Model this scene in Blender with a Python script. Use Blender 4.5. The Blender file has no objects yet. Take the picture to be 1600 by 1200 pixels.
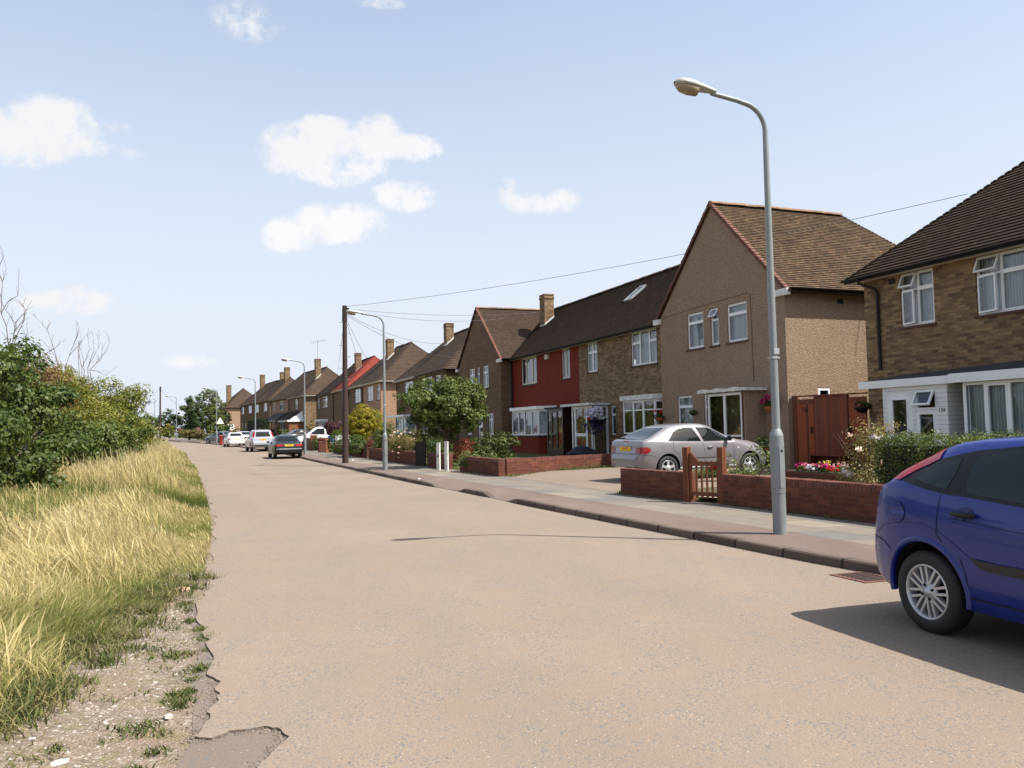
EXPOSURE = 1.1
SKYSTR = 0.10
HAZE0, HAZE1 = .98, .26
HAZEC = (.378, .400, .450, 1)
CLOUDC = (.45, .45, .455, 1)
import bpy, bmesh, math, random
import numpy as np
from mathutils import Vector, Matrix, geometry
from mathutils.bvhtree import BVHTree
R = math.radians
random.seed(7)
COL = bpy.context.scene.collection
SC = bpy.context.scene

# ------------------------------------------------------------------ camera
FPX, HCAM, PIT, ROL = 1294.0, 1.6, math.atan(69/1294), 0.020
fwd = Vector((0, math.cos(PIT), math.sin(PIT)))
_u = Vector((0, -math.sin(PIT), math.cos(PIT))); _x = Vector((1, 0, 0))
rgt = math.cos(ROL)*_x - math.sin(ROL)*_u
upv = math.cos(ROL)*_u + math.sin(ROL)*_x
cam = bpy.data.cameras.new('camera'); camo = bpy.data.objects.new('camera', cam); COL.objects.link(camo)
m = Matrix((rgt, upv, -fwd)).transposed().to_4x4(); m.translation = (0, 0, HCAM); camo.matrix_world = m
cam.sensor_width = 36; cam.lens = 36*FPX/1600; cam.clip_start = 0.05; cam.clip_end = 3000
SC.camera = camo

def pray(px, py):
    return fwd + rgt*((px-800)/FPX) - upv*((py-600)/FPX)

# ------------------------------------------------------------------ light
SUN_EL = R(55)
sun_dir = Vector((0.94*math.cos(SUN_EL), -0.345*math.cos(SUN_EL), math.sin(SUN_EL))).normalized()   # towards the sun
sl = bpy.data.lights.new('sun', 'SUN'); sl.energy = 3.9; sl.angle = R(0.53); sl.color = (1.0, 0.955, 0.87)
so = bpy.data.objects.new('sun', sl); COL.objects.link(so)
so.rotation_euler = (-sun_dir).to_track_quat('-Z', 'Y').to_euler()
SC.view_settings.view_transform = 'Standard'; SC.view_settings.look = 'None'
SC.view_settings.gamma = 1; SC.view_settings.use_curve_mapping = False
SC.view_settings.exposure = EXPOSURE
world = bpy.data.worlds.new('World'); SC.world = world; world.use_nodes = True
wn = world.node_tree; wn.nodes.clear()
def WN(t, **k):
    n = wn.nodes.new(t)
    for a, b in k.items(): setattr(n, a, b)
    return n
def WM(op, a, b=None, c=None, clamp=False):
    n = WN('ShaderNodeMath', operation=op, use_clamp=clamp)
    for i, v in enumerate((a, b, c)):
        if v is None: continue
        if isinstance(v, (int, float)): n.inputs[i].default_value = v
        else: wn.links.new(v, n.inputs[i])
    return n.outputs[0]
sky = WN('ShaderNodeTexSky', sky_type='NISHITA', sun_disc=False, sun_elevation=SUN_EL,
         sun_rotation=math.atan2(sun_dir.x, sun_dir.y), altitude=20, air_density=1.15, dust_density=2.6, ozone_density=1.0)
tc = WN('ShaderNodeTexCoord'); dirv = tc.outputs['Generated']
nz = WN('ShaderNodeTexNoise'); nz.inputs['Scale'].default_value = 22; nz.inputs['Detail'].default_value = 8; nz.inputs['Roughness'].default_value = .62
wn.links.new(dirv, nz.inputs['Vector'])
nz2 = WN('ShaderNodeTexNoise'); nz2.inputs['Scale'].default_value = 5; nz2.inputs['Detail'].default_value = 6
wn.links.new(dirv, nz2.inputs['Vector'])
# fair-weather clouds: direction, half width and half height (radians), strength
CL = [(35,212,62,36,1),(85,196,55,36,1.1),(5,222,60,28,.8),(140,232,66,12,.6),(190,200,30,9,.35),
      (465,238,52,40,1.05),(520,240,62,46,1.15),(500,212,40,28,1),(592,218,36,34,1.05),(645,233,42,20,1.0),(560,262,44,20,.9),
      (716,240,10,8,.5),(470,366,52,26,1),(515,350,52,30,1.1),(555,350,46,30,1.1),(440,380,30,14,.8),
      (632,305,46,24,.9),(605,300,24,16,.7),(792,298,18,20,.65),(845,318,50,18,.75),(880,314,26,18,.7),
      (65,476,30,18,.7),(122,470,40,20,.85),(385,33,46,26,.5),(590,5,40,8,.4),(300,565,44,12,.3)]
acc = None
for (px, py, a, b, s) in CL:
    c = pray(px, py).normalized()
    h = Vector((c.y, -c.x, 0)).normalized(); v = h.cross(c)
    sub = WN('ShaderNodeVectorMath', operation='SUBTRACT'); wn.links.new(dirv, sub.inputs[0]); sub.inputs[1].default_value = c
    outs = []
    for ax, sz in ((h, a), (v, b)):
        dt = WN('ShaderNodeVectorMath', operation='DOT_PRODUCT'); wn.links.new(sub.outputs[0], dt.inputs[0])
        dt.inputs[1].default_value = ax*(FPX/sz/1.22)
        outs.append(dt.outputs['Value'])
    r2 = WM('ADD', WM('MULTIPLY', outs[0], outs[0]), WM('MULTIPLY', outs[1], outs[1]))
    mk = WM('MULTIPLY', WM('MAXIMUM', WM('SUBTRACT', 1.0, r2), 0.0), s)
    mk = WM('MINIMUM', mk, 1.0)
    acc = mk if acc is None else WM('SUBTRACT', WM('ADD', acc, mk), WM('MULTIPLY', acc, mk))
nz3 = WN('ShaderNodeTexNoise'); nz3.inputs['Scale'].default_value = 62; nz3.inputs['Detail'].default_value = 7; nz3.inputs['Roughness'].default_value = .65; wn.links.new(dirv, nz3.inputs['Vector'])
nmix = WM('SUBTRACT', WM('ADD', WM('MULTIPLY', nz.outputs['Fac'], .72), WM('MULTIPLY', nz3.outputs['Fac'], .34)), 0.53)
dens = WM('ADD', WM('MULTIPLY', acc, 1.15), WM('MULTIPLY', WM('MULTIPLY', nmix, 5.4), WM('MULTIPLY', acc, 2.6, clamp=True)))
mr = WN('ShaderNodeMapRange', interpolation_type='SMOOTHSTEP'); wn.links.new(dens, mr.inputs['Value'])
mr.inputs['From Min'].default_value = 0.0; mr.inputs['From Max'].default_value = 1.2
cloud = WM('MULTIPLY', mr.outputs['Result'], 0.93, clamp=True)
# thin high veil
veil = WN('ShaderNodeMapRange', interpolation_type='SMOOTHSTEP'); wn.links.new(nz2.outputs['Fac'], veil.inputs['Value'])
veil.inputs['From Min'].default_value = .42; veil.inputs['From Max'].default_value = .75; veil.inputs['To Max'].default_value = .025
cf = WM('MAXIMUM', cloud, veil.outputs['Result'])
bg = WN('ShaderNodeBackground'); bg.inputs['Strength'].default_value = SKYSTR; wn.links.new(sky.outputs['Color'], bg.inputs['Color'])
# atmospheric whitening of the lower sky, summer haze
sep = WN('ShaderNodeSeparateXYZ'); wn.links.new(dirv, sep.inputs[0])
hz = WN('ShaderNodeMapRange', interpolation_type='SMOOTHSTEP'); wn.links.new(sep.outputs['Z'], hz.inputs['Value'])
hz.inputs['From Min'].default_value = -0.02; hz.inputs['From Max'].default_value = 0.62; hz.inputs['To Min'].default_value = HAZE0; hz.inputs['To Max'].default_value = HAZE1
bgh = WN('ShaderNodeBackground'); bgh.inputs['Color'].default_value = HAZEC; bgh.inputs['Strength'].default_value = 1.0
mxh = WN('ShaderNodeMixShader'); wn.links.new(hz.outputs['Result'], mxh.inputs[0]); wn.links.new(bg.outputs[0], mxh.inputs[1]); wn.links.new(bgh.outputs[0], mxh.inputs[2])
bgc = WN('ShaderNodeBackground'); ccm = WN('ShaderNodeMix', data_type='RGBA'); wn.links.new(nz2.outputs['Fac'], ccm.inputs[0]); ccm.inputs[6].default_value = tuple(x*.86 for x in CLOUDC[:3])+(1,); ccm.inputs[7].default_value = tuple(x*1.12 for x in CLOUDC[:3])+(1,); wn.links.new(ccm.outputs[2], bgc.inputs['Color']); bgc.inputs['Strength'].default_value = 1.0
mx = WN('ShaderNodeMixShader'); wn.links.new(cf, mx.inputs[0]); wn.links.new(mxh.outputs[0], mx.inputs[1]); wn.links.new(bgc.outputs[0], mx.inputs[2])
wo = WN('ShaderNodeOutputWorld'); wn.links.new(mx.outputs[0], wo.inputs['Surface'])
world.cycles.sampling_method = 'MANUAL'; world.cycles.sample_map_resolution = 512
SC.cycles.max_bounces = 8; SC.cycles.transparent_max_bounces = 10
SC.cycles.sample_clamp_indirect = 6; SC.cycles.caustics_reflective = False; SC.cycles.caustics_refractive = False

# ------------------------------------------------------------------ terrain and street lines (metres, camera over the origin)
_ty = [0, 42, 56, 72, 90, 110, 130, 165, 230]; _tz = [0, 0, .12, .26, .42, .72, .95, 1.2, 1.35]
_yy = np.arange(-40, 620, 1.0); _zz = np.interp(_yy, _ty, _tz); _zz = np.convolve(np.pad(_zz, 4, 'edge'), np.ones(9)/9, 'valid')
def zg(y): return float(np.interp(y, _yy, _zz))
def mkline(pts, smooth):
    ys = np.arange(-12, 420, .5); xs = np.interp(ys, [p[1] for p in pts], [p[0] for p in pts])
    # linear ends
    (x0, y0), (x1, y1) = pts[0], pts[1]; xs = np.where(ys < y0, x0+(ys-y0)*(x1-x0)/(y1-y0), xs)
    (x0, y0), (x1, y1) = pts[-2], pts[-1]; xs = np.where(ys > y1, x1+(ys-y1)*(x1-x0)/(y1-y0), xs)
    k = smooth*2+1; xs = np.convolve(np.pad(xs, smooth, 'edge'), np.ones(k)/k, 'valid')
    return lambda y: float(np.interp(y, ys, xs))
kx = mkline([(8.6,-4),(6.95,2),(5.8,5.2),(4.75,7),(3.75,8.51),(3.0,10.5),(2.49,11.64),(1.47,14.14),(.02,17.67),(-.8,19.86),(-1.42,21.42),(-2.56,23.89),
             (-8.41,38.96),(-12.39,48.7),(-17.6,61.5),(-22.2,70.6),(-26.6,80),(-32,90.2),(-38.9,101.3),(-46.2,112),(-60,137),(-75,168),(-100,215)], 3)
wx = mkline([(9.8,2),(7.0,7.9),(5.21,11.9),(4.75,13.2),(4.3,14.14),(3.88,15.37),(3.33,16.02),(2.28,18.15),(-.45,25.49),(-7.95,44.8),(-12.3,55.5),(-18.2,68),(-23.6,79),
             (-29.2,91),(-36,103),(-43.2,114),(-57,139),(-72,170)], 2)
ex = mkline([(-.9,-2),(-1.5,3.2),(-1.85,5.1),(-2.15,6),(-2.97,7.75),(-3.98,10.92),(-5.31,14.74),(-9.2,24.6),(-15.0,39.2),(-19.2,49),(-24.2,61.5),(-28.9,70.6),(-33.2,80),(-38.6,90.2),
             (-45.5,101.3),(-52.8,112),(-66.6,137),(-82,168),(-107,215)], 2)
AN = R(20.9); NV = Vector((math.cos(AN), math.sin(AN))); DV = Vector((-math.sin(AN), math.cos(AN)))
def DN(D, N): return (N*NV.x + D*DV.x, N*NV.y + D*DV.y)
def at(px, Y):   # x of the point seen at image column px, Y metres ahead, near eye height
    r = pray(px, 675 - (px-500)*.02); return r.x/r.y*Y
def gp(px, py, dz=0):
    r = pray(px, py); z = dz; p = None
    for _ in range(50):
        t = (z-HCAM)/r.z; p = Vector((0, 0, HCAM)) + r*t; z = .5*z + .5*(zg(p.y)+dz)
    return p

# ------------------------------------------------------------------ object helpers
def new_obj(name, data, parent=None, loc=None):
    o = bpy.data.objects.new(name, data); COL.objects.link(o)
    if parent is not None: o.parent = parent
    if loc is not None: o.location = loc
    return o
def tag(o, label=None, cat=None, group=None, kind=None):
    for k, v in (('label', label), ('category', cat), ('group', group), ('kind', kind)):
        if v: o[k] = v
    return o
def thing(name, label, cat, loc=(0, 0, 0), rz=0, group=None):
    o = new_obj(name, None); o.location = loc; o.rotation_euler = (0, 0, rz); o.empty_display_size = .2
    return tag(o, label, cat, group)
def copy_tree(o, parent=None):
    c = o.copy(); COL.objects.link(c); c.parent = parent
    for ch in list(o.children): copy_tree(ch, c)
    return c

class MB:
    def __init__(s): s.v = []; s.f = []; s.uv = []; s.mi = []; s.sm = []
    def face(s, pts, mi=0, uv=None, sm=False):
        pts = [Vector(p) for p in pts]; i = len(s.v); s.v += pts; s.f.append(tuple(range(i, i+len(pts)))); s.mi.append(mi); s.sm.append(sm)
        if uv is None:
            n = Vector((0, 0, 0))
            for a in range(len(pts)): n += (pts[a]-pts[0]).cross(pts[(a+1) % len(pts)]-pts[0])
            if n.length < 1e-12: n = Vector((0, 0, 1))
            n.normalize()
            t = Vector((1, 0, 0)) if abs(n.z) > .98 else Vector((0, 0, 1)).cross(n).normalized()
            b = n.cross(t); uv = [(p.dot(t), p.dot(b)) for p in pts]
            if abs(n.z) < .02: uv = [(p.dot(t), p.z) for p in pts]
        s.uv.append(uv)
    def box(s, x0, y0, z0, x1, y1, z1, mi=0, M=None):
        if x0 > x1: x0, x1 = x1, x0
        if y0 > y1: y0, y1 = y1, y0
        if z0 > z1: z0, z1 = z1, z0
        c = [Vector(p) for p in ((x0,y0,z0),(x1,y0,z0),(x1,y1,z0),(x0,y1,z0),(x0,y0,z1),(x1,y0,z1),(x1,y1,z1),(x0,y1,z1))]
        if M is not None: c = [M @ p for p in c]
        for q in ((0,3,2,1),(4,5,6,7),(0,1,5,4),(1,2,6,5),(2,3,7,6),(3,0,4,7)): s.face([c[i] for i in q], mi)
    def tube(s, pts, rad, n=8, mi=0, cap=True, sm=True):
        pts = [Vector(p) for p in pts]; rad = rad if isinstance(rad, (list, tuple)) else [rad]*len(pts)
        rings = []; pa = None
        for i, p in enumerate(pts):
            t = (pts[min(i+1, len(pts)-1)]-pts[max(i-1, 0)]).normalized()
            if pa is None: a = t.orthogonal().normalized()
            else: a = (pa - t*pa.dot(t)).normalized()
            pa = a; b = t.cross(a)
            rings.append([p+(a*math.cos(2*math.pi*k/n)+b*math.sin(2*math.pi*k/n))*rad[i] for k in range(n)])
        base = len(s.v)
        for r in rings: s.v += r
        L = 0
        for i in range(len(rings)-1):
            l2 = L+(pts[i+1]-pts[i]).length
            for k in range(n):
                a = base+i*n+k; b = base+i*n+(k+1) % n
                s.f.append((a, b, b+n, a+n)); s.mi.append(mi); s.sm.append(sm)
                c0 = 2*math.pi*rad[i]*k/n; c1 = 2*math.pi*rad[i]*(k+1)/n; s.uv.append([(c0, L), (c1, L), (c1, l2), (c0, l2)])
            L = l2
        if cap:
            s.face(list(reversed(rings[0])), mi); s.face(rings[-1], mi)
    def lathe(s, prof, n=24, mi=0, M=None, sm=True, a0=0, a1=2*math.pi):   # prof (r, h), axis z
        full = abs(a1-a0-2*math.pi) < 1e-6; cnt = n if full else n+1
        base = len(s.v)
        for (r, h) in prof:
            for k in range(cnt):
                a = a0+(a1-a0)*k/n; p = Vector((r*math.cos(a), r*math.sin(a), h)); s.v.append(M @ p if M is not None else p)
        for i in range(len(prof)-1):
            for k in range(n):
                a = base+i*cnt+k; b = base+i*cnt+((k+1) % cnt)
                s.f.append((a, b, b+cnt, a+cnt)); s.mi.append(mi); s.sm.append(sm)
                s.uv.append([(k*.1, prof[i][1]), (k*.1+.1, prof[i][1]), (k*.1+.1, prof[i+1][1]), (k*.1, prof[i+1][1])])
    def build(s, name, mats, parent=None, loc=None):
        me = bpy.data.meshes.new(name); me.from_pydata([tuple(v) for v in s.v], [], s.f)
        for mt in (mats if isinstance(mats, (list, tuple)) else [mats]): me.materials.append(mt)
        ul = me.uv_layers.new(name='UVMap'); flat = [c for f in s.uv for p in f for c in p]; ul.data.foreach_set('uv', flat)
        me.polygons.foreach_set('material_index', s.mi); me.polygons.foreach_set('use_smooth', s.sm); me.update()
        return new_obj(name, me, parent, loc)

def npmesh(name, V, n_per, mats, parent=None, v=None, mi=None, smooth=False):
    """V (faces, n_per, 3): one face each; v (faces,) a per-face random kept as a colour attribute."""
    F = V.shape[0]; me = bpy.data.meshes.new(name)
    me.vertices.add(F*n_per); me.vertices.foreach_set('co', V.astype(np.float32).ravel())
    me.loops.add(F*n_per); me.loops.foreach_set('vertex_index', np.arange(F*n_per, dtype=np.int32))
    me.polygons.add(F); me.polygons.foreach_set('loop_start', np.arange(0, F*n_per, n_per, dtype=np.int32))
    try: me.polygons.foreach_set('loop_total', np.full(F, n_per, dtype=np.int32))
    except Exception: pass
    for mt in (mats if isinstance(mats, (list, tuple)) else [mats]): me.materials.append(mt)
    if mi is not None: me.polygons.foreach_set('material_index', mi.astype(np.int32))
    if v is not None:
        at_ = me.attributes.new('v', 'FLOAT', 'FACE'); at_.data.foreach_set('value', v.astype(np.float32))
    me.update(calc_edges=True); me.validate()
    return new_obj(name, me, parent)

# ------------------------------------------------------------------ materials
class NT:
    def __init__(s, name):
        s.m = bpy.data.materials.new(name); s.m.use_nodes = True; s.t = s.m.node_tree; s.t.nodes.clear()
        s.out = s.n('ShaderNodeOutputMaterial')
    def n(s, ty, **k):
        nd = s.t.nodes.new(ty)
        for a, b in k.items(): setattr(nd, a, b)
        return nd
    def set(s, sock, v):
        if v is None: return
        if hasattr(v, 'is_output') or isinstance(v, bpy.types.NodeSocket): s.t.links.new(v, sock)
        else: sock.default_value = v
    def math(s, op, a, b=None, c=None, clamp=False):
        nd = s.n('ShaderNodeMath', operation=op, use_clamp=clamp)
        for i, v in enumerate((a, b, c)): s.set(nd.inputs[i], v)
        return nd.outputs[0]
    def mix(s, f, a, b, blend='MIX'):
        nd = s.n('ShaderNodeMix', data_type='RGBA', blend_type=blend); s.set(nd.inputs[0], f); s.set(nd.inputs[6], a); s.set(nd.inputs[7], b)
        return nd.outputs[2]
    def noise(s, vec, scale, detail=4, rough=.55, dist=0):
        nd = s.n('ShaderNodeTexNoise'); s.set(nd.inputs['Vector'], vec); nd.inputs['Scale'].default_value = scale
        nd.inputs['Detail'].default_value = detail; nd.inputs['Roughness'].default_value = rough; nd.inputs['Distortion'].default_value = dist
        return nd.outputs['Fac']
    def ramp(s, f, pts):
        nd = s.n('ShaderNodeValToRGB'); s.set(nd.inputs[0], f); e = nd.color_ramp.elements
        while len(e) < len(pts): e.new(.5)
        for i, (p, c) in enumerate(pts): e[i].position = p; e[i].color = (*c, 1) if len(c) == 3 else c
        return nd.outputs[0]
    def rng(s, f, a, b, c=0., d=1.):
        nd = s.n('ShaderNodeMapRange'); s.set(nd.inputs[0], f)
        for i, v in enumerate((a, b, c, d)): nd.inputs[i+1].default_value = v
        return nd.outputs[0]
    def bump(s, h, strength, dist):
        nd = s.n('ShaderNodeBump'); nd.inputs['Strength'].default_value = strength; nd.inputs['Distance'].default_value = dist; s.set(nd.inputs['Height'], h)
        return nd.outputs[0]
    def uv(s): return s.n('ShaderNodeTexCoord').outputs['UV']
    def obj(s): return s.n('ShaderNodeTexCoord').outputs['Object']
    def pos(s): return s.n('ShaderNodeNewGeometry').outputs['Position']
    def sc(s, v, k):
        nd = s.n('ShaderNodeVectorMath', operation='MULTIPLY'); s.set(nd.inputs[0], v); nd.inputs[1].default_value = k; return nd.outputs[0]
    def pbsdf(s, col, rough=.7, metal=0, spec=.5, nrm=None, coat=0, **k):
        b = s.n('ShaderNodeBsdfPrincipled'); s.set(b.inputs['Base Color'], col if not isinstance(col, tuple) or len(col) == 4 else (*col, 1))
        s.set(b.inputs['Roughness'], rough); b.inputs['Metallic'].default_value = metal; b.inputs['Specular IOR Level'].default_value = spec
        if nrm is not None: s.set(b.inputs['Normal'], nrm)
        b.inputs['Coat Weight'].default_value = coat
        for a, v in k.items(): s.set(b.inputs[a], v)
        s.t.links.new(b.outputs[0], s.out.inputs[0]); return b
def c4(c): return (*c, 1)

def m_plain(name, c, rough=.6, metal=0, spec=.5, var=.12, scale=6, bump=0, coat=0):
    t = NT(name); p = t.obj()
    n = t.noise(p, scale, 5); col = t.mix(t.rng(n, .3, .7), c4(tuple(x*(1-var) for x in c)), c4(tuple(min(1, x*(1+var)) for x in c)))
    t.pbsdf(col, t.rng(n, .3, .7, rough*.9, min(1, rough*1.1)), metal, spec, t.bump(t.noise(p, scale*12, 3), .3, bump) if bump else None, coat)
    return t.m
def m_brick(name, c1, c2, c3, mortar, dirt=.5, damp=False):
    t = NT(name); uv = t.uv()
    b = t.n('ShaderNodeTexBrick'); t.set(b.inputs['Vector'], uv)
    b.inputs['Scale'].default_value = 1; b.inputs['Brick Width'].default_value = .235; b.inputs['Row Height'].default_value = .078
    b.inputs['Mortar Size'].default_value = .006; b.inputs['Mortar Smooth'].default_value = .3; b.inputs['Bias'].default_value = 0
    b.inputs['Color1'].default_value = (0, 0, 0, 1); b.inputs['Color2'].default_value = (1, 1, 1, 1); b.inputs['Mortar'].default_value = (.5, .5, .5, 1)
    r = t.ramp(b.outputs['Color'], [(0, c1), (.35, c2), (.7, c3), (1, c2)])
    n1 = t.noise(uv, 1.3, 4); n2 = t.noise(uv, 9, 5)
    cl = t.noise(t.sc(uv, (1.1, 4.2, 1)), 1.6, 3, .6)
    r = t.mix(t.rng(cl, .50, .68, 0, .32), r, c4(tuple(x*.7 for x in c1)))
    r = t.mix(t.rng(n2, .3, .75, 0, .30), r, c4(tuple(x*.6 for x in c2)))
    r = t.mix(b.outputs['Fac'], r, c4(mortar))
    r = t.mix(t.rng(n1, .35, .7, 0, dirt), r, c4(tuple(x*.62 for x in c1)))
    if damp:
        sv = t.n('ShaderNodeSeparateXYZ'); t.set(sv.inputs[0], uv); lo = t.rng(t.math('ADD', sv.outputs[1], t.math('MULTIPLY', t.noise(uv, 3.5, 5, .7), -.30)), -.16, .06, .75, 0)
        r = t.mix(lo, r, (.055, .045, .028, 1)); r = t.mix(t.rng(t.noise(t.sc(uv, (1, .4, 1)), 2.2, 5, .65), .5, .7, 0, .5), r, c4(tuple(x*.55 for x in c1)))
    h = t.math('SUBTRACT', t.math('MULTIPLY', n2, .35), b.outputs['Fac'])
    t.pbsdf(r, .9, spec=.2, nrm=t.bump(h, .8, .01))
    return t.m
def m_pebble(name, c, var=.35):
    t = NT(name); uv = t.uv()
    v = t.n('ShaderNodeTexVoronoi'); t.set(v.inputs['Vector'], uv); v.inputs['Scale'].default_value = 46
    sepc = t.n('ShaderNodeSeparateColor'); t.set(sepc.inputs[0], v.outputs['Color'])
    n = t.noise(uv, 1.1, 5); n3 = t.noise(uv, 14, 6, .7)
    col = t.ramp(sepc.outputs[0], [(0, tuple(x*(1-var*1.2) for x in c)), (.45, c), (1, tuple(min(1, x*(1+var)) for x in c))])
    col = t.mix(t.rng(n, .3, .7, 0, .35), col, c4(tuple(x*.72 for x in c)))
    col = t.mix(t.rng(n3, .35, .7, 0, .45), col, c4(tuple(x*.6 for x in c)))
    st = t.noise(t.sc(uv, (3.2, .25, 1)), 1.5, 4, .6)
    col = t.mix(t.rng(st, .52, .75, 0, .35), col, c4(tuple(x*.7 for x in c)))
    t.pbsdf(col, .95, spec=.15, nrm=t.bump(t.math('MULTIPLY', v.outputs['Distance'], -1), 1, .012))
    return t.m
def m_tile(name, c1, c2, c3, row=.1, w=.165, moss=None, mossk=.6):
    t = NT(name); uv = t.uv()
    b = t.n('ShaderNodeTexBrick'); t.set(b.inputs['Vector'], uv)
    b.inputs['Scale'].default_value = 1; b.inputs['Brick Width'].default_value = w; b.inputs['Row Height'].default_value = row
    b.inputs['Mortar Size'].default_value = .004; b.inputs['Mortar Smooth'].default_value = .2
    b.inputs['Color1'].default_value = (0, 0, 0, 1); b.inputs['Color2'].default_value = (1, 1, 1, 1); b.inputs['Mortar'].default_value = (.1, .1, .1, 1)
    r = t.ramp(b.outputs['Color'], [(0, c1), (.5, c2), (1, c3)])
    n1 = t.noise(uv, .8, 5, .6); n2 = t.noise(uv, 6, 5, .7)
    r = t.mix(t.rng(n2, .35, .7, 0, .5), r, c4(tuple(x*.6 for x in c1)))
    r = t.mix(t.rng(n1, .4, .68, 0, .55), r, c4(tuple(x*.75 for x in c1)))
    if moss: r = t.mix(t.rng(t.noise(uv, 2.3, 6, .75), .5, .68, 0, mossk), r, c4(moss))
    r = t.mix(t.math('MULTIPLY', b.outputs['Fac'], .6), r, c4(tuple(x*.4 for x in c1)))
    t.pbsdf(r, .9, spec=.15, nrm=t.bump(t.math('SUBTRACT', n2, b.outputs['Fac']), .5, .008))
    return t.m
def m_leaf(name, cols, rough=.5, trans=.35, spec=.35):
    """cols: ramp colours along the per-leaf random v"""
    t = NT(name); a = t.n('ShaderNodeAttribute', attribute_name='v')
    k = len(cols); col = t.ramp(a.outputs['Fac'], [(i/max(1, k-1), c) for i, c in enumerate(cols)])
    p = t.n('ShaderNodeBsdfPrincipled'); t.set(p.inputs['Base Color'], col); p.inputs['Roughness'].default_value = rough; p.inputs['Specular IOR Level'].default_value = spec
    tr = t.n('ShaderNodeBsdfTranslucent'); t.set(tr.inputs['Color'], t.mix(.5, col, (.25, .4, .03, 1), 'MULTIPLY') if False else col)
    mx_ = t.n('ShaderNodeMixShader'); mx_.inputs[0].default_value = trans
    t.t.links.new(p.outputs[0], mx_.inputs[1]); t.t.links.new(tr.outputs[0], mx_.inputs[2]); t.t.links.new(mx_.outputs[0], t.out.inputs[0])
    return t.m
def m_glass(name='window_glass', tint=(.80, .86, .86), refl=1.0):
    t = NT(name); tr = t.n('ShaderNodeBsdfTransparent'); tr.inputs[0].default_value = c4(tint)
    gl = t.n('ShaderNodeBsdfGlossy'); gl.inputs['Roughness'].default_value = .015; gl.inputs[0].default_value = (.95, .97, 1, 1)
    n = t.noise(t.pos(), .9, 2); t.set(gl.inputs['Normal'], t.bump(n, .12, .12))
    fr = t.n('ShaderNodeFresnel'); fr.inputs[0].default_value = 1.6
    mx_ = t.n('ShaderNodeMixShader'); t.set(mx_.inputs[0], t.math('MINIMUM', t.math('MULTIPLY', fr.outputs[0], 1.35*refl), .95))
    t.t.links.new(tr.outputs[0], mx_.inputs[1]); t.t.links.new(gl.outputs[0], mx_.inputs[2]); t.t.links.new(mx_.outputs[0], t.out.inputs[0])
    return t.m
def m_wood(name, c1, c2, plank=.12, rough=.6):
    t = NT(name); uv = t.uv()
    sp = t.n('ShaderNodeSeparateXYZ'); t.set(sp.inputs[0], uv)
    q = t.math('DIVIDE', sp.outputs[0], plank); fl = t.math('FLOOR', q); fr = t.math('FRACT', q)
    w = t.n('ShaderNodeTexWhiteNoise', noise_dimensions='1D'); t.set(w.inputs['W'], fl)
    g = t.noise(t.sc(uv, (18, 1.2, 1)), 2.5, 5, .6, 1)
    col = t.mix(t.rng(t.math('ADD', t.math('MULTIPLY', w.outputs['Value'], .6), t.math('MULTIPLY', g, .5)), .15, .95), c4(c1), c4(c2))
    edge = t.math('LESS_THAN', fr, .035)
    col = t.mix(t.math('MULTIPLY', edge, .8), col, c4(tuple(x*.2 for x in c1)))
    t.pbsdf(col, rough, spec=.35, nrm=t.bump(t.math('SUBTRACT', g, edge), .4, .006))
    return t.m
def m_paint(name, c, flake=.0, rough=.35, coat=.8):
    t = NT(name); p = t.obj()
    n = t.noise(p, 2.2, 5); d = t.noise(p, 40, 3)
    col = t.mix(t.rng(n, .35, .7, 0, .12), c4(c), c4(tuple(min(1, x*.85+.02) for x in c)))
    b = t.pbsdf(col, t.rng(d, .3, .7, rough*.8, rough*1.2), flake, .35, t.bump(t.noise(p, 3.0, 2), .05, .02), coat=coat)
    b.inputs['Coat Roughness'].default_value = .04
    return t.m
M = {}
M['white'] = m_plain('white_upvc', (.78, .78, .77), .35, var=.06, scale=3)
M['whitepaint'] = m_plain('weathered_white_paint', (.62, .61, .57), .6, var=.22, scale=7)
M['cream'] = m_plain('cream_paint', (.66, .60, .49), .6, var=.1)
M['black'] = m_plain('black_plastic', (.012, .012, .013), .45, spec=.25)
M['felt'] = m_plain('roofing_felt', (.022, .022, .026), .85, bump=.004)
M['rubber'] = m_plain('tyre_rubber', (.014, .014, .015), .75, bump=.002)
M['void'] = m_plain('dark_underside', (.006, .006, .007), .9)
M['brick'] = m_brick('brown_stock_brick', (.14, .090, .052), (.23, .148, .082), (.36, .25, .135), (.19, .16, .12))
M['brickmix'] = m_brick('mottled_brick', (.115, .070, .042), (.225, .140, .074), (.36, .235, .115), (.19, .155, .11), .35)
M['brickdark'] = m_brick('dark_brown_brick', (.19, .115, .068), (.14, .085, .052), (.235, .155, .085), (.15, .12, .09))  # darker brown brick of the second gable and further terraces
M['redbrick'] = m_brick('red_garden_brick', (.155, .048, .030), (.105, .036, .025), (.215, .075, .040), (.14, .09, .07), .35, True)
M['orangebrick'] = m_brick('orange_brick', (.33, .125, .06), (.26, .09, .045), (.37, .16, .08), (.2, .14, .1), .2)
M['redpaint'] = m_brick('red_painted_brick', (.20, .030, .017), (.19, .028, .016), (.215, .034, .019), (.165, .024, .014), .25)
M['pebble'] = m_pebble('brown_pebbledash', (.325, .232, .160))
M['pink'] = m_pebble('pink_render', (.44, .27, .18), .1)
M['pinkfar'] = m_pebble('dusky_render', (.36, .235, .165), .1)
M['tile'] = m_tile('dark_brown_tiles', (.030, .020, .015), (.042, .027, .019), (.062, .039, .027), moss=(.06, .055, .035), mossk=.3)
M['tileB'] = m_tile('mossy_brown_tiles', (.07, .045, .030), (.115, .073, .044), (.19, .118, .066), moss=(.13, .115, .06))
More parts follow.
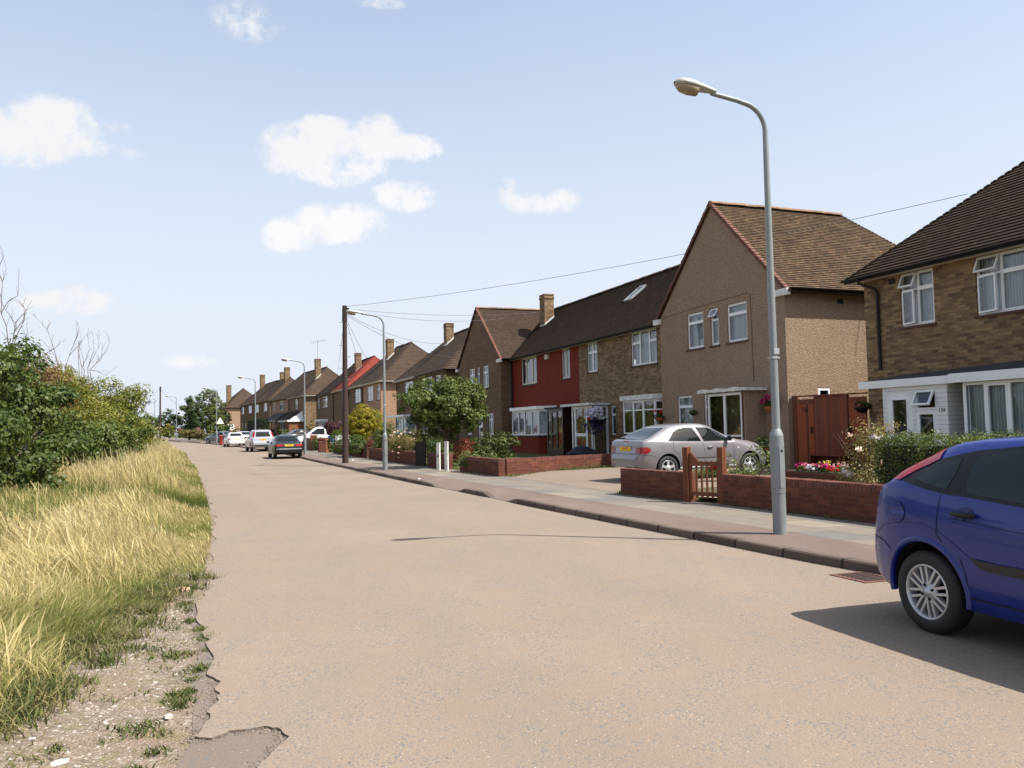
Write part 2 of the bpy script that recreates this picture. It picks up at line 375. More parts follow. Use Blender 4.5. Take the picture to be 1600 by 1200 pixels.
M['tileD'] = m_tile('brown_tiles', (.062, .043, .032), (.08, .054, .039), (.105, .068, .046), moss=(.08, .07, .04), mossk=.35)
M['tilered'] = m_tile('red_coated_tiles', (.23, .045, .034), (.25, .05, .037), (.27, .056, .04))
M['ridge'] = m_plain('terracotta_ridge', (.20, .115, .065), .85, var=.6, scale=1.6)
M['ridged'] = m_plain('dark_ridge_tile', (.10, .065, .045), .85, var=.4, scale=3)
M['verge'] = m_plain('red_verge_tile', (.13, .052, .033), .85, var=.35, scale=6)
M['lead'] = m_plain('pale_flashing', (.55, .55, .53), .6)
M['mortar'] = m_plain('cement', (.36, .33, .28), .9)
M['sill'] = m_plain('dark_red_sill_tile', (.07, .028, .02), .7)
M['glass'] = m_glass(); M['carglass'] = m_plain('tinted_car_glass', (.010, .013, .013), .03, spec=.42, var=.3, scale=1.5)
def m_curtain():
    t = NT('net_curtain'); uv = t.uv(); w = t.n('ShaderNodeTexWave', wave_type='BANDS', bands_direction='X'); t.set(w.inputs['Vector'], uv)
    w.inputs['Scale'].default_value = 4.2; w.inputs['Distortion'].default_value = 2.5; w.inputs['Detail'].default_value = 3; w.inputs['Detail Scale'].default_value = .7
    t.pbsdf(t.mix(w.outputs['Fac'], (.42, .46, .52, 1), (.72, .75, .80, 1)), .9, spec=.1); return t.m
M['curtain'] = m_curtain()
M['blind'] = m_plain('cream_blind', (.55, .53, .48), .8)
M['cloth'] = m_plain('ochre_curtain', (.16, .11, .05), .9, var=.4, scale=4)
M['gate'] = m_wood('red_stained_timber', (.22, .040, .010), (.38, .076, .017), 2.0, .4)
M['fence'] = m_wood('red_brown_boards', (.12, .026, .012), (.23, .05, .018), .11, .5)
M['gatewood'] = m_wood('brown_gate_timber', (.13, .040, .018), (.20, .065, .028), .5)
M['pole'] = m_wood('creosoted_pole', (.030, .018, .016), (.06, .036, .03), 3.0, .8)
M['darkwood'] = m_wood('dark_timber', (.03, .02, .015), (.05, .035, .025), .12)
M['door'] = m_plain('dark_brown_door', (.028, .010, .008), .35)
M['galv'] = m_plain('grey_green_painted_steel', (.205, .225, .225), .45, metal=.1, var=.12, scale=2.5)
M['galvl'] = m_plain('galvanised_steel', (.32, .33, .34), .45, metal=.2, var=.1)
M['lampcase'] = m_plain('lamp_casing', (.35, .36, .32), .45, var=.1)
M['lens'] = m_plain('lamp_bowl', (.27, .205, .125), .2, var=.25, scale=10)
M['trunk'] = m_plain('bark', (.09, .065, .05), .95, var=.4, scale=8, bump=.02)
M['twig'] = m_plain('bare_twig', (.13, .10, .085), .9, var=.3)
M['terracotta'] = m_plain('terracotta_pot', (.36, .13, .05), .8)
M['soil'] = m_plain('garden_soil', (.07, .05, .035), .95, var=.5, scale=2, bump=.03)
M['alloy'] = m_plain('alloy_wheel', (.50, .50, .51), .35, metal=.45, var=.05)
M['redlens'] = m_plain('red_lamp_lens', (.27, .006, .009), .15, var=.2, coat=.3)
M['redpillar'] = m_plain('red_paint', (.30, .03, .018), .6)
M['plate'] = m_plain('yellow_plate', (.72, .42, .03), .4)
M['chrome'] = m_plain('bright_trim', (.6, .6, .6), .2, metal=.9)
M['stone'] = m_plain('pale_stone', (.5, .45, .38), .85, var=.4, scale=9)
M['litter'] = m_plain('white_litter', (.8, .8, .8), .6)
M['brickbat'] = m_plain('pale_pink_brick', (.6, .36, .24), .85, var=.2)
# ================================================================== ground
def m_road(name, base, worn, seed=0, dark=1.0):
    t = NT(name); p = t.pos()
    n1 = t.noise(p, .35, 6, .6); n2 = t.noise(p, 2.4, 6, .65); n3 = t.noise(p, 95, 3, .7)
    st = t.noise(t.sc(p, (1.6, .28, 1)), 1.2, 5, .6)
    v = t.n('ShaderNodeTexVoronoi'); t.set(v.inputs['Vector'], p); v.inputs['Scale'].default_value = 75
    v2 = t.n('ShaderNodeTexVoronoi'); t.set(v2.inputs['Vector'], p); v2.inputs['Scale'].default_value = 17
    col = t.mix(t.rng(n1, .35, .68), c4(base), c4(tuple(x*.84 for x in base)))
    col = t.mix(t.rng(st, .45, .72, 0, .75), col, c4(worn))
    col = t.mix(t.rng(n2, .45, .75, 0, .38), col, c4(tuple(x*1.13 for x in base)))
    dd_ = t.n('ShaderNodeVectorMath', operation='DOT_PRODUCT'); t.set(dd_.inputs[0], p); dd_.inputs[1].default_value = (.93, .37, 0)
    de_ = t.n('ShaderNodeVectorMath', operation='DOT_PRODUCT'); t.set(de_.inputs[0], p); de_.inputs[1].default_value = (-.37*.05, .93*.05, 0)
    cv = t.n('ShaderNodeCombineXYZ'); t.set(cv.inputs[0], dd_.outputs['Value']); t.set(cv.inputs[1], de_.outputs['Value'])
    tk = t.noise(cv.outputs[0], .85, 3, .5); col = t.mix(t.rng(tk, .42, .66, 0, .30), col, c4((base[0]*.74, base[1]*.76, base[2]*.80)))
    oil = t.noise(t.sc(p, (1, .6, 1)), .55, 5, .6, .4); col = t.mix(t.rng(oil, .66, .76, 0, .45), col, (.10, .09, .08, 1))
    tc_ = t.noise(t.sc(p, (1, .45, 1)), .9, 4, .5); col = t.mix(t.rng(tc_, .48, .72, 0, .30), col, c4((base[0]*.78, base[1]*.80, base[2]*.86)))
    sp = t.n('ShaderNodeSeparateColor'); t.set(sp.inputs[0], v.outputs['Color'])
    gr = t.math('MULTIPLY', t.rng(sp.outputs[0], .66, .92), t.rng(n2, .38, .56))
    col = t.mix(t.math('MULTIPLY', gr, .85), col, (.12, .125, .13, 1))
    wt = t.math('MULTIPLY', t.math('GREATER_THAN', sp.outputs[1], .975), t.math('LESS_THAN', v.outputs['Distance'], .35))
    col = t.mix(t.math('MULTIPLY', wt, .5), col, (.55, .52, .48, 1))
    sp2 = t.n('ShaderNodeSeparateColor'); t.set(sp2.inputs[0], v2.outputs['Color'])
    bk = t.math('MULTIPLY', t.math('GREATER_THAN', sp2.outputs[0], .985), t.math('LESS_THAN', v2.outputs['Distance'], .16))
    col = t.mix(t.math('MULTIPLY', bk, .7), col, (.05, .045, .04, 1))
    col = t.mix(t.rng(n3, .3, .7, .0, .22), col, c4(tuple(x*.6 for x in base)))
    t.pbsdf(col, .88, spec=.25, nrm=t.bump(t.math('ADD', t.math('MULTIPLY', v.outputs['Distance'], -.7), n3), .55, .006))
    return t.m
M['road'] = m_road('tan_asphalt', (.246, .190, .142), (.205, .168, .134))
M['roadold'] = m_road('old_asphalt', (.175, .137, .107), (.15, .124, .102))
M['tarmac'] = m_road('reddish_footway_tarmac', (.165, .115, .092), (.20, .15, .12))
M['drive'] = m_road('concrete_drive', (.23, .172, .126), (.20, .155, .12))
def m_slab():
    t = NT('paving_slabs'); uv = t.uv()
    b = t.n('ShaderNodeTexBrick'); t.set(b.inputs['Vector'], uv); b.inputs['Scale'].default_value = 1
    b.inputs['Brick Width'].default_value = .92; b.inputs['Row Height'].default_value = .61; b.inputs['Mortar Size'].default_value = .009
    b.inputs['Color1'].default_value = (0, 0, 0, 1); b.inputs['Color2'].default_value = (1, 1, 1, 1); b.inputs['Mortar'].default_value = (.5, .5, .5, 1)
    c = t.ramp(b.outputs['Color'], [(0, (.135, .13, .125)), (.3, (.155, .14, .125)), (.55, (.19, .16, .128)), (.8, (.165, .145, .125)), (1, (.24, .205, .155))])
    n = t.noise(t.pos(), 3, 6, .65); c = t.mix(t.rng(n, .35, .7, 0, .4), c, (.13, .11, .09, 1))
    c = t.mix(t.math('MULTIPLY', b.outputs['Fac'], .8), c, (.07, .055, .04, 1))
    t.pbsdf(c, .85, spec=.25, nrm=t.bump(t.math('SUBTRACT', t.noise(t.pos(), 60, 3), b.outputs['Fac']), .5, .006)); return t.m
M['slab'] = m_slab()
def m_kerb():
    t = NT('kerb_stone'); uv = t.uv()
    b = t.n('ShaderNodeTexBrick'); t.set(b.inputs['Vector'], uv); b.inputs['Scale'].default_value = 1
    b.inputs['Brick Width'].default_value = .915; b.inputs['Row Height'].default_value = 4; b.inputs['Mortar Size'].default_value = .02
    b.inputs['Color1'].default_value = (0, 0, 0, 1); b.inputs['Color2'].default_value = (1, 1, 1, 1); b.offset = 0
    c = t.ramp(b.outputs['Color'], [(0, (.085, .062, .05)), (1, (.165, .125, .10))]); n = t.noise(t.pos(), 7, 6, .7)
    c = t.mix(t.rng(n, .35, .7, 0, .6), c, (.09, .07, .055, 1)); c = t.mix(b.outputs['Fac'], c, (.03, .025, .02, 1))
    t.pbsdf(c, .85, spec=.25, nrm=t.bump(t.noise(t.pos(), 50, 4), .4, .006)); return t.m
M['kerb'] = m_kerb()
def m_gravel():
    t = NT('gravel_and_soil'); p = t.pos()
    v = t.n('ShaderNodeTexVoronoi'); t.set(v.inputs['Vector'], p); v.inputs['Scale'].default_value = 55
    sp = t.n('ShaderNodeSeparateColor'); t.set(sp.inputs[0], v.outputs['Color'])
    c = t.ramp(sp.outputs[0], [(0, (.12, .10, .08)), (.5, (.19, .15, .115)), (.9, (.25, .21, .17)), (1, (.45, .43, .38))])
    n = t.noise(p, 1.6, 6, .65); c = t.mix(t.rng(n, .4, .66, .15, .85), c, (.20, .15, .105, 1))
    n2 = t.noise(p, 5, 6, .7); c = t.mix(t.rng(n2, .52, .7, 0, .7), c, (.15, .14, .05, 1))
    t.pbsdf(c, .95, spec=.15, nrm=t.bump(t.math('SUBTRACT', n2, v.outputs['Distance']), .8, .015)); return t.m
M['gravel'] = m_gravel()
def m_field():
    t = NT('dry_grass_ground'); p = t.pos(); n = t.noise(p, .6, 6, .65); n2 = t.noise(p, 12, 5, .7)
    c = t.ramp(n, [(.3, (.10, .10, .035)), (.55, (.22, .18, .075)), (.75, (.28, .22, .11))]); c = t.mix(t.rng(n2, .3, .7, 0, .4), c, (.07, .065, .03, 1))
    t.pbsdf(c, .95, spec=.1, nrm=t.bump(n2, .6, .04)); return t.m
M['field'] = m_field()
def m_lawn():
    t = NT('garden_lawn_soil'); p = t.pos(); n = t.noise(p, .9, 5, .6); n2 = t.noise(p, 20, 5, .7)
    c = t.ramp(n, [(.35, (.05, .065, .02)), (.6, (.10, .10, .035)), (.8, (.12, .095, .05))]); c = t.mix(t.rng(n2, .3, .7, 0, .5), c, (.035, .04, .015, 1))
    t.pbsdf(c, .95, spec=.1, nrm=t.bump(n2, .6, .03)); return t.m
M['lawn'] = m_lawn()

def ysteps(y0, y1):
    out = []; y = y0
    while y < y1 - 1e-6: out.append(y); y += .25 if y < 26 else (.5 if y < 60 else 1.5)
    out.append(y1); return out
def strip(name, y0, y1, profile, mats, kind='structure', parent=None, mifn=None):
    """profile(y) -> list of (x, z above terrain, v); one sheet along the street"""
    mb = MB(); ys = ysteps(y0, y1); prev = None; L = 0
    for y in ys:
        cur = profile(y)
        if prev is not None:
            dl = math.hypot(cur[0][0]-prev[0][0], y-py_); 
            for i in range(len(cur)-1):
                a, b, c, d = prev[i], prev[i+1], cur[i+1], cur[i]
                pts = [(a[0], py_, zg(py_)+a[1]), (b[0], py_, zg(py_)+b[1]), (c[0], y, zg(y)+c[1]), (d[0], y, zg(y)+d[1])]
                mb.face(pts, mifn(i) if mifn else 0, [(L, a[2]), (L, b[2]), (L+dl, c[2]), (L+dl, d[2])])
            L += dl
        prev = cur; py_ = y
    o = mb.build(name, mats, parent); return tag(o, kind=kind)

# far ground, one sheet to the horizon
def gprof(y): return [(x, -.09, 0) for x in (-900, -300, -120, -60, -30, -15, 0, 15, 40, 90, 200, 900)]
mb = MB(); gy = [-60, -20, 0, 20] + list(range(30, 240, 4)) + [300, 500, 900, 1600]
gx = (-1600, -300, -120, -60, -30, -15, 0, 15, 40, 90, 200, 1600)
for a, b in zip(gy[:-1], gy[1:]):
    for c, d in zip(gx[:-1], gx[1:]):
        mb.face([(c, a, zg(a)-.12), (d, a, zg(a)-.12), (d, b, zg(b)-.12), (c, b, zg(b)-.12)])
tag(mb.build('ground', M['field']), kind='structure')

def poly_sheet(name, pts, z, mat, skirt=0, kind='structure', smi=None):
    mb = MB(); P = [Vector((p[0], p[1], z)) for p in pts]
    for tri in geometry.tessellate_polygon([P]):
        q = [P[i] for i in tri]
        if (q[1]-q[0]).cross(q[2]-q[0]).z < 0: q.reverse()
        mb.face(q, 0, [(p.x, p.y) for p in q])
    if skirt:
        for i in range(len(P)):
            a, b = P[i], P[(i+1) % len(P)]
            mb.face([a, b, b-Vector((0, 0, skirt)), a-Vector((0, 0, skirt))], 1 if smi else 0)
    o = mb.build(name, [mat, smi] if smi else mat); return tag(o, kind=kind)
rnd = random.Random(3)
edge_px = [(305,941),(309,956),(306,965),(312,975),(322,983),(317,988),(319,995),(328,998),(322,1003),(323,1009),(334,1025),(330,1035),(327,1044),(323,1053),(334,1058),(345,1064),(340,1071),
           (336,1078),(344,1083),(339,1088),(342,1094),(333,1102),(323,1112),(329,1117),(328,1123),(316,1137),(305,1150),(318,1152),(331,1153),(345,1148),(359,1141),(386,1139),(412,1134),(424,1136),(433,1136),
           (442,1144),(452,1150),(444,1159),(431,1169),(420,1182),(403,1197),(395,1215)]
Ledge = []
for k in range(60):
    y = 14 - k*(14-8.05)/59; Ledge.append((ex(y)+rnd.uniform(-.015, .015)+.05*math.sin(y*3.1), y))
for i, q in enumerate(edge_px):
    p = gp(*q)
    if i:   # jag
        mx_, my_ = (p.x+Ledge[-1][0])/2, (p.y+Ledge[-1][1])/2
        Ledge.append((mx_+rnd.uniform(-.008, .008), my_+rnd.uniform(-.008, .008)))
    Ledge.append((p.x, p.y))
Ledge += [(-1.15, 3.3), (-1.0, 2), (-.9, 0), (-.9, -8)]
Redge = [(kx(y)+.06, y) for y in np.arange(-8, 14.01, .5)]
poly = list(reversed(Ledge)); poly = Redge + Ledge
poly_sheet('road', poly, .0, M['road'], .018, smi=M['roadold'])
def far_edge(y): return ex(y)+.07*math.sin(y*1.7)+.05*math.sin(y*4.3+1)
strip('road', 14, 400, lambda y: [(kx(y)+.06, 0, 0), ((kx(y)+ex(y))/2, 0, 0), (far_edge(y), 0, 0), (far_edge(y)-.03, -.05, 0)], M['road'])
base_px = [(294,956),(300,981),(312,1000),(311,1016),(308,1034),(302,1052),(298,1069),(301,1078),(306,1087),(305,1098),(303,1109),(300,1131),(303,1150),(296,1165),(284,1181),(275,1200),(268,1225)]
b = [(ex(9.2)+.05, 9.2), (ex(8.3)-.02, 8.3)] + [(gp(*q, -.015).x, gp(*q, -.015).y) for q in base_px] + [(-1.7, 3), (-1.6, 1), (-1.5, -8)]
poly_sheet('road_base', [(1.2, -8), (1.2, 9.2)] + b, -.015, M['roadold'], .03)

def dropk(y):   # kerb upstand, two dropped crossings
    def dip(a, b, r=.45):
        return max(0, min(1, (y-a)/r, (b-y)/r)) if a < y < b else 0
    d = max(dip(17.75, 19.75), dip(21.0, 23.6), dip(56, 59.5), dip(82, 88), dip(95, 98), dip(104, 108)); return .105*(1-d)+.012*d
def kerbprof(y):
    h = dropk(y); x = kx(y); s = .02
    return [(x, -.04, 0), (x+.012, h-.018, .12), (x+.03, h, .15), (x+.15, h+.002, .27)]
strip('kerb', -8, 400, kerbprof, M['kerb'])
def pav(y):
    h = dropk(y); x = kx(y)+.152; w = wx(y)
    return [(x, h-.002, 0), (x+.45, max(h, .06+h*.4)+.004, .45), (x+.95, .112, .95)]
strip('pavement', -8, 400, pav, M['tarmac'])
strip('pavement', -8, 400, lambda y: [(kx(y)+1.102, .113, 0), (wx(y)+.16, .128, max(.3, wx(y)-kx(y)-1))], [M['slab']])
# gardens behind the boundary walls, out past the houses
def gard(y):
    w = wx(y); k = 1 if y < 16.9 or y > 27.4 else .45+.55*abs((y-22.1)/5.3)**6; return [(w+.10, .09*k, 0), (w+.35, .19*k, 0), (w+3.5, .23*k, 0), (w+9, .25*k, 0), (w+35, .25, 0), (w+120, .3, 0)]
strip('garden_ground', -8, 240, gard, M['lawn'])
mb = MB(); rows = []
for k in range(9):
    y = 18.0+7.75*k/8; A = Vector((wx(y)+.165, y)); fN = (A.x*NV.x+A.y*NV.y); fD = A.x*DV.x+A.y*DV.y; row = []
    for N_, z_ in ((fN, .131), (fN+.6, .165), (10.6, .205), (13, .235), (15.9, .262)):
        p = DN(fD+(.035*(N_-fN)*(k-3)), max(N_, fN)); row.append((p[0], p[1], z_))
    rows.append(row)
for r0, r1 in zip(rows[:-1], rows[1:]):
    for i in range(4): mb.face([r0[i], r0[i+1], r1[i+1], r1[i]])
for i in range(4):
    for r_ in (rows[0], rows[-1]): mb.face([r_[i], r_[i+1], (*r_[i+1][:2], r_[i+1][2]-.12), (*r_[i][:2], r_[i][2]-.12)])
tag(mb.build('driveway', M['drive']), kind='structure')
# verge
def vz(off, y):  # terrain bump left of the road edge
    return -.020+.045*min(1, off/1.2)+.16*min(1, max(0, (off-1.2)/3))
def verge(y):
    e = ex(y); k = min(1, max(0, (y-7.6)/1.2)); return [(e+.55, -.05, 0)] + [(e-o, vz(o, y)+k*.014*max(0, 1-o/1.2), 0) for o in (0, .4, .8, 1.2, 2, 3, 4.5, 6.5, 12, 40)]
strip('verge', -8, 400, verge, [M['gravel']])

# ---------------------------------------------------------------- grass
rg = np.random.default_rng(11)
exv = np.vectorize(ex); zgv = np.vectorize(zg)
def vfun(off): return -.020+.045*np.minimum(1, off/1.2)+.16*np.minimum(1, np.maximum(0, (off-1.2)/3))
def snoise(x, y, s, seed=0):
    r = np.random.default_rng(seed); out = 0
    for k in range(6):
        a = r.uniform(0, 6.28); f = s*r.uniform(.6, 1.7); out = out+np.sin((x*np.cos(a)+y*np.sin(a))*f+r.uniform(0, 6.28))
    return out/6**.5/1.2
def blades(X, Y, Z, h, w, lean_dir, lean, v, head=None):
    n = len(X); ts = np.array([0, .4, .75, 1.0]); wd = np.array([.8, 1, .7, .12])
    ld = np.stack([np.cos(lean_dir), np.sin(lean_dir)], 1)
    fa = rg.uniform(0, 6.28, n); fc = np.stack([np.cos(fa), np.sin(fa)], 1)
    C = []; W = []
    for i, t in enumerate(ts):
        hor = lean*h*t**1.8; up = h*t*np.sqrt(np.maximum(.15, 1-(lean*.75*t)**2))
        C.append(np.stack([X+ld[:, 0]*hor, Y+ld[:, 1]*hor, Z+up], 1))
        ww = w*wd[i]
        if head is not None: ww = np.where(head, w*[.45, .4, 1.9, .5][i], ww)
        W.append(np.stack([fc[:, 0]*ww/2, fc[:, 1]*ww/2, np.zeros(n)], 1))
    q = [np.stack([C[i]-W[i], C[i]+W[i], C[i+1]+W[i+1], C[i+1]-W[i+1]], 1) for i in range(3)]
    return np.concatenate(q, 0), np.tile(v, 3)
def sample(y0, y1, o0, o1, n):
    Y = rg.uniform(y0, y1, n); off = rg.uniform(o0, o1, n); return Y, off
PV, PVv = [], []
def patch(y0, y1, o0, o1, n, hs, ws, straw, gm=None, leanm=.5):
    Y, off = sample(y0, y1, o0, o1, n); X = exv(Y)-off
    cl = snoise(X, Y, 2.2, 5); cl2 = snoise(X, Y, .7, 9); cl3 = snoise(X, Y, 5.5, 21)
    keep = rg.uniform(0, 1, n) < np.clip(.72+.4*cl3, .15, 1)
    if gm is not None: keep &= gm(X, Y, off)
    X, Y, off, cl, cl2, cl3 = [a[keep] for a in (X, Y, off, cl, cl2, cl3)]; n = len(X)
    edge = np.clip(off/1.3, .28, 1)
    h = rg.uniform(.55, 1.12, n)*hs*edge*(1+.22*cl+.15*cl2); w = ws*rg.uniform(.6, 1.4, n)
    ld = 2.6+1.1*cl2+rg.normal(0, .8, n)+.9*cl; ln = np.clip(np.abs(rg.normal(leanm, .28, n))+.15*cl3, 0.03, 1.15)
    s = straw+.24*cl2+.20*cl-.30*(1-np.clip(off/1.7, 0, 1))+rg.normal(0, .20, n)
    v = np.clip(s, 0, 1); head = (rg.uniform(0, 1, n) < .22) & (v > .55)
    h = np.where(head, h*1.22, h); ln = np.where(head, ln*.6, ln)
    q, vv = blades(X, Y, zgv(Y)+vfun(off)-.02, h, w, ld, ln, v, head); PV.append(q); PVv.append(vv)
def near_mask(X, Y, off):   # keep the gravel patch bare
    bx = np.interp(Y, [2, 5, 5.9, 7.5, 8.6, 9.4, 10.2], [-2.95, -3.05, -3.2, -3.5, -3.6, -3.9, -9]); bx = bx+.16*np.sin(Y*5)+.1*np.sin(Y*13)
    return (X < bx) | (Y > 10.1) | ((Y > 8.9) & (off > .12+.0*Y) & (rg.uniform(0, 1, len(X)) < .55))
patch(2.6, 9.5, .1, 6.5, 125000, .36, .0052, .64, near_mask, .85)
patch(8.5, 14, .02, 5.5, 100000, .42, .0062, .56, lambda X, Y, o: (Y > 9.6) | (o > .4), .75)
patch(13, 20, .02, 4.5, 95000, .50, .008, .50, None, .6)
patch(19, 32, .0, 4.6, 85000, .66, .010, .52, None, .45)
patch(32, 58, .0, 4.6, 60000, .78, .016, .60, None, .4)
patch(58, 115, .0, 5.0, 42000, .82, .032, .58, None, .35)
# rank weeds at the foot of the thicket
patch(8, 22, 2.3, 4.8, 60000, .58, .012, .10, None, .6)
grs = npmesh('tall_grass', np.concatenate(PV), 4, m_leaf('dry_tall_grass', [(.085, .110, .022), (.165, .185, .045), (.275, .265, .095), (.43, .355, .160), (.55, .455, .235), (.66, .57, .34)], .7, .42, .12), v=np.concatenate(PVv))
tag(grs, 'tall straw yellow and green roadside grass between the road and the thicket', 'grass', kind='stuff')
# low weeds along the broken asphalt edge and on the gravel
PV, PVv = [], []
def tuft(x, y, n, r, h, v0):
    X = x+rg.normal(0, r, n); Y = y+rg.normal(0, r, n); off = exv(Y)-X
    q, vv = blades(X, Y, vfun(np.maximum(off, 0))-.01, h*rg.uniform(.5, 1.2, n), rg.uniform(.005, .012, n), rg.uniform(0, 6.28, n), rg.uniform(.3, 1.2, n), np.clip(rg.normal(v0, .2, n), 0, 1)); PV.append(q); PVv.append(vv)
for k in range(42):
    y = rnd.uniform(3.2, 9.2); e = float(np.interp(y, [3.2, 3.9, 4.1, 5.1, 6.6, 7.8, 9.2], [-1.75, -1.82, -1.75, -1.98, -2.38, -3.05, -3.4]))
    tuft(e-abs(rnd.gauss(0, .05))-.02, y, rnd.randint(30, 90), rnd.uniform(.02, .05), rnd.uniform(.025, .06), rnd.choice([.12, .25, .4]))
for k in range(110):
    y = rnd.uniform(3.2, 9.5); lo = float(np.interp(y, [3, 5, 7.5, 9], [-3.2, -3.2, -3.6, -4])); x = rnd.uniform(lo, ex(y)-.15)
    tuft(x, y, rnd.randint(10, 50), rnd.uniform(.02, .07), rnd.uniform(.02, .06), rnd.choice([.15, .35, .6]))
for k in range(110):   # fringe where grass meets gravel
    y = rnd.uniform(3, 9.3); x = float(np.interp(y, [2, 5, 5.9, 7.5, 8.6, 9.4], [-2.95, -3.05, -3.2, -3.5, -3.6, -3.7]))+rnd.uniform(-.25, .3)
    tuft(x, y, rnd.randint(50, 120), rnd.uniform(.05, .12), rnd.uniform(.06, .16), rnd.choice([.2, .4, .6]))
for px, py in [(50,1128),(212,1140),(222,1015),(275,1025)]:
    p = gp(px, py); tuft(p.x, p.y, 120, .07, .06, .15)
for k in range(26):   # weeds at the kerb, wall feet and driveway
    y = rnd.uniform(11, 40); tuft(kx(y)-.02, y, 12, .04, .03, .4)
def weedline(p, q, n, hh, sp=.09):
    k = rg.uniform(0, 1, n); k = np.clip(k+.08*np.sin(k*40), 0, 1); X = p[0]+(q[0]-p[0])*k+rg.normal(0, sp, n); Y = p[1]+(q[1]-p[1])*k+rg.normal(0, sp, n)
    h = hh*rg.uniform(.3, 1.2, n)*(.6+.5*np.sin(k*23+1)**2); qd, vv = blades(X, Y, np.full(n, p[2]), h, rg.uniform(.01, .02, n), rg.uniform(0, 6.28, n), rg.uniform(.3, 1.1, n), np.clip(rg.normal(.28, .16, n), 0, 1)); PV.append(qd); PVv.append(vv)
weedline((-.15, 25.15, .14), (1.35, 26.75, .18), 500, .10); weedline((1.5, 26.8, .19), (3.9, 28.4, .2), 1500, .16, .16)
weedline((2.35, 18.3, .12), (2.75, 18.0, .12), 260, .12); weedline((3.95, 15.0, .11), (5.0, 12.3, .11), 220, .09, .04)
weedline((-.9, 25.9, .12), (-2.2, 29.0, .12), 130, .07, .04); weedline((2.3, 18.0, .12), (3.2, 16.1, .12), 120, .06, .04)
wd = npmesh('low_weeds', np.concatenate(PV), 4, m_leaf('green_weeds', [(.06, .085, .024), (.11, .125, .038), (.20, .18, .075), (.32, .26, .13)], .7, .25, .15), v=np.concatenate(PVv))
tag(wd, 'low green weeds along the broken road edge and on the gravel', 'weeds', kind='stuff')
# loose stones
N = 9000; Y = rg.uniform(3, 9.6, N); lo = np.interp(Y, [3, 5, 7.5, 9], [-3.4, -3.4, -3.7, -4]); e = np.interp(Y, [3, 4, 5.1, 6.6, 7.8, 9.6], [-1.75, -1.8, -2.0, -2.4, -3.05, -3.5])
X = lo+(e-lo)*rg.uniform(0, 1, N)**.8; S = np.exp(rg.normal(math.log(.0065), .5, N)).clip(.003, .026)
base = np.array([(1,0,0),(0,1,0),(-1,0,0),(0,-1,0),(0,0,.6)]); tri = [(0,1,4),(1,2,4),(2,3,4),(3,0,4)]
ang = rg.uniform(0, 6.28, N); ca, sa = np.cos(ang), np.sin(ang)
P = np.zeros((N, 5, 3)); jit = rg.uniform(.6, 1.3, (N, 5, 1))
bb = base[None]*jit; P[:, :, 0] = bb[:, :, 0]*ca[:, None]-bb[:, :, 1]*sa[:, None]; P[:, :, 1] = bb[:, :, 0]*sa[:, None]+bb[:, :, 1]*ca[:, None]; P[:, :, 2] = bb[:, :, 2]
P *= S[:, None, None]; P += np.stack([X, Y, vfun(np.maximum(exv(Y)-X, 0))-.002], 1)[:, None, :]
CR = [];
for q in edge_px+base_px+edge_px:
    e_ = gp(*q)
    for k in range(14): CR.append((e_.x-abs(rnd.gauss(0, .035))+.004, e_.y+rnd.gauss(0, .03)))
CR = np.array(CR); n2_ = len(CR); P2_ = base[None]*rg.uniform(.6, 1.3, (n2_, 5, 1)); P2_ = P2_*np.exp(rg.normal(math.log(.0055), .45, n2_)).clip(.002, .014)[:, None, None]
P2_ += np.stack([CR[:, 0], CR[:, 1], np.full(n2_, -.013)], 1)[:, None, :]
P = np.concatenate([P, P2_]); V = np.concatenate([P[:, t] for t in tri]); vv = np.tile(np.concatenate([rg.uniform(0, 1, N), rg.uniform(0, .4, n2_)]), 4)
st = npmesh('gravel', V, 3, m_leaf('stones', [(.10, .085, .07), (.17, .14, .11), (.23, .19, .15), (.27, .24, .21), (.50, .47, .43)], .85, 0, .3), v=vv); tag(st, 'scattered pale stones on the bare patch beside the road', 'gravel', kind='stuff')
# ================================================================== houses
def slope(mb, E0, E1, R0, R1, row=.1, lift=.03, mi=0, under=None, step=(0, 0)):
    """tiled slope: eave E0->E1, ridge R0->R1, real overlapping courses; hips come out stepped"""
    E0, E1, R0, R1 = map(Vector, (E0, E1, R0, R1)); n = (E1-E0).cross(R0-E0).normalized()
    if n.length < .5: n = (E1-E0).cross(R1-E0).normalized()
    if n.z < 0: n = -n
    t = (E1-E0).normalized(); up = n.cross(t)
    if up.z < 0: up = -up
    H = (R0-E0).dot(up); K = max(2, int(round(H/row)))
    for k in range(K):
        a, b = k/K, (k+1)/K; A0, A1 = E0.lerp(R0, a), E1.lerp(R1, a); w = up*(H/K)
        if (A1-A0).dot(t) < .02: continue
        A0 = A0-t*step[0]; A1 = A1+t*step[1]; B0, B1 = A0+w, A1+w
        pts = [A0+n*lift, A1+n*lift, B1+n*.004, B0+n*.004]; u0 = A0.dot(t); u1 = A1.dot(t); off = k*H/K
        uv = [(u0, off), (u1, off), (u1, off+H/K), (u0, off+H/K)]
        mb.face(pts, mi, uv); mb.face([A0-n*.012, A1-n*.012, A1+n*lift, A0+n*lift], mi, [(u0, off), (u1, off), (u1, off+.01), (u0, off+.01)])
        for (P, Q, s) in ((A0, B0, 0), (A1, B1, 1)): mb.face([P-n*.012, P+n*lift, Q+n*.004, Q-n*.012], mi)
    mb.face([E0-n*.03, E1-n*.03, R1-n*.03, R0-n*.03] if (R1-R0).length > .05 else [E0-n*.03, E1-n*.03, R0-n*.03], mi if under is None else under)

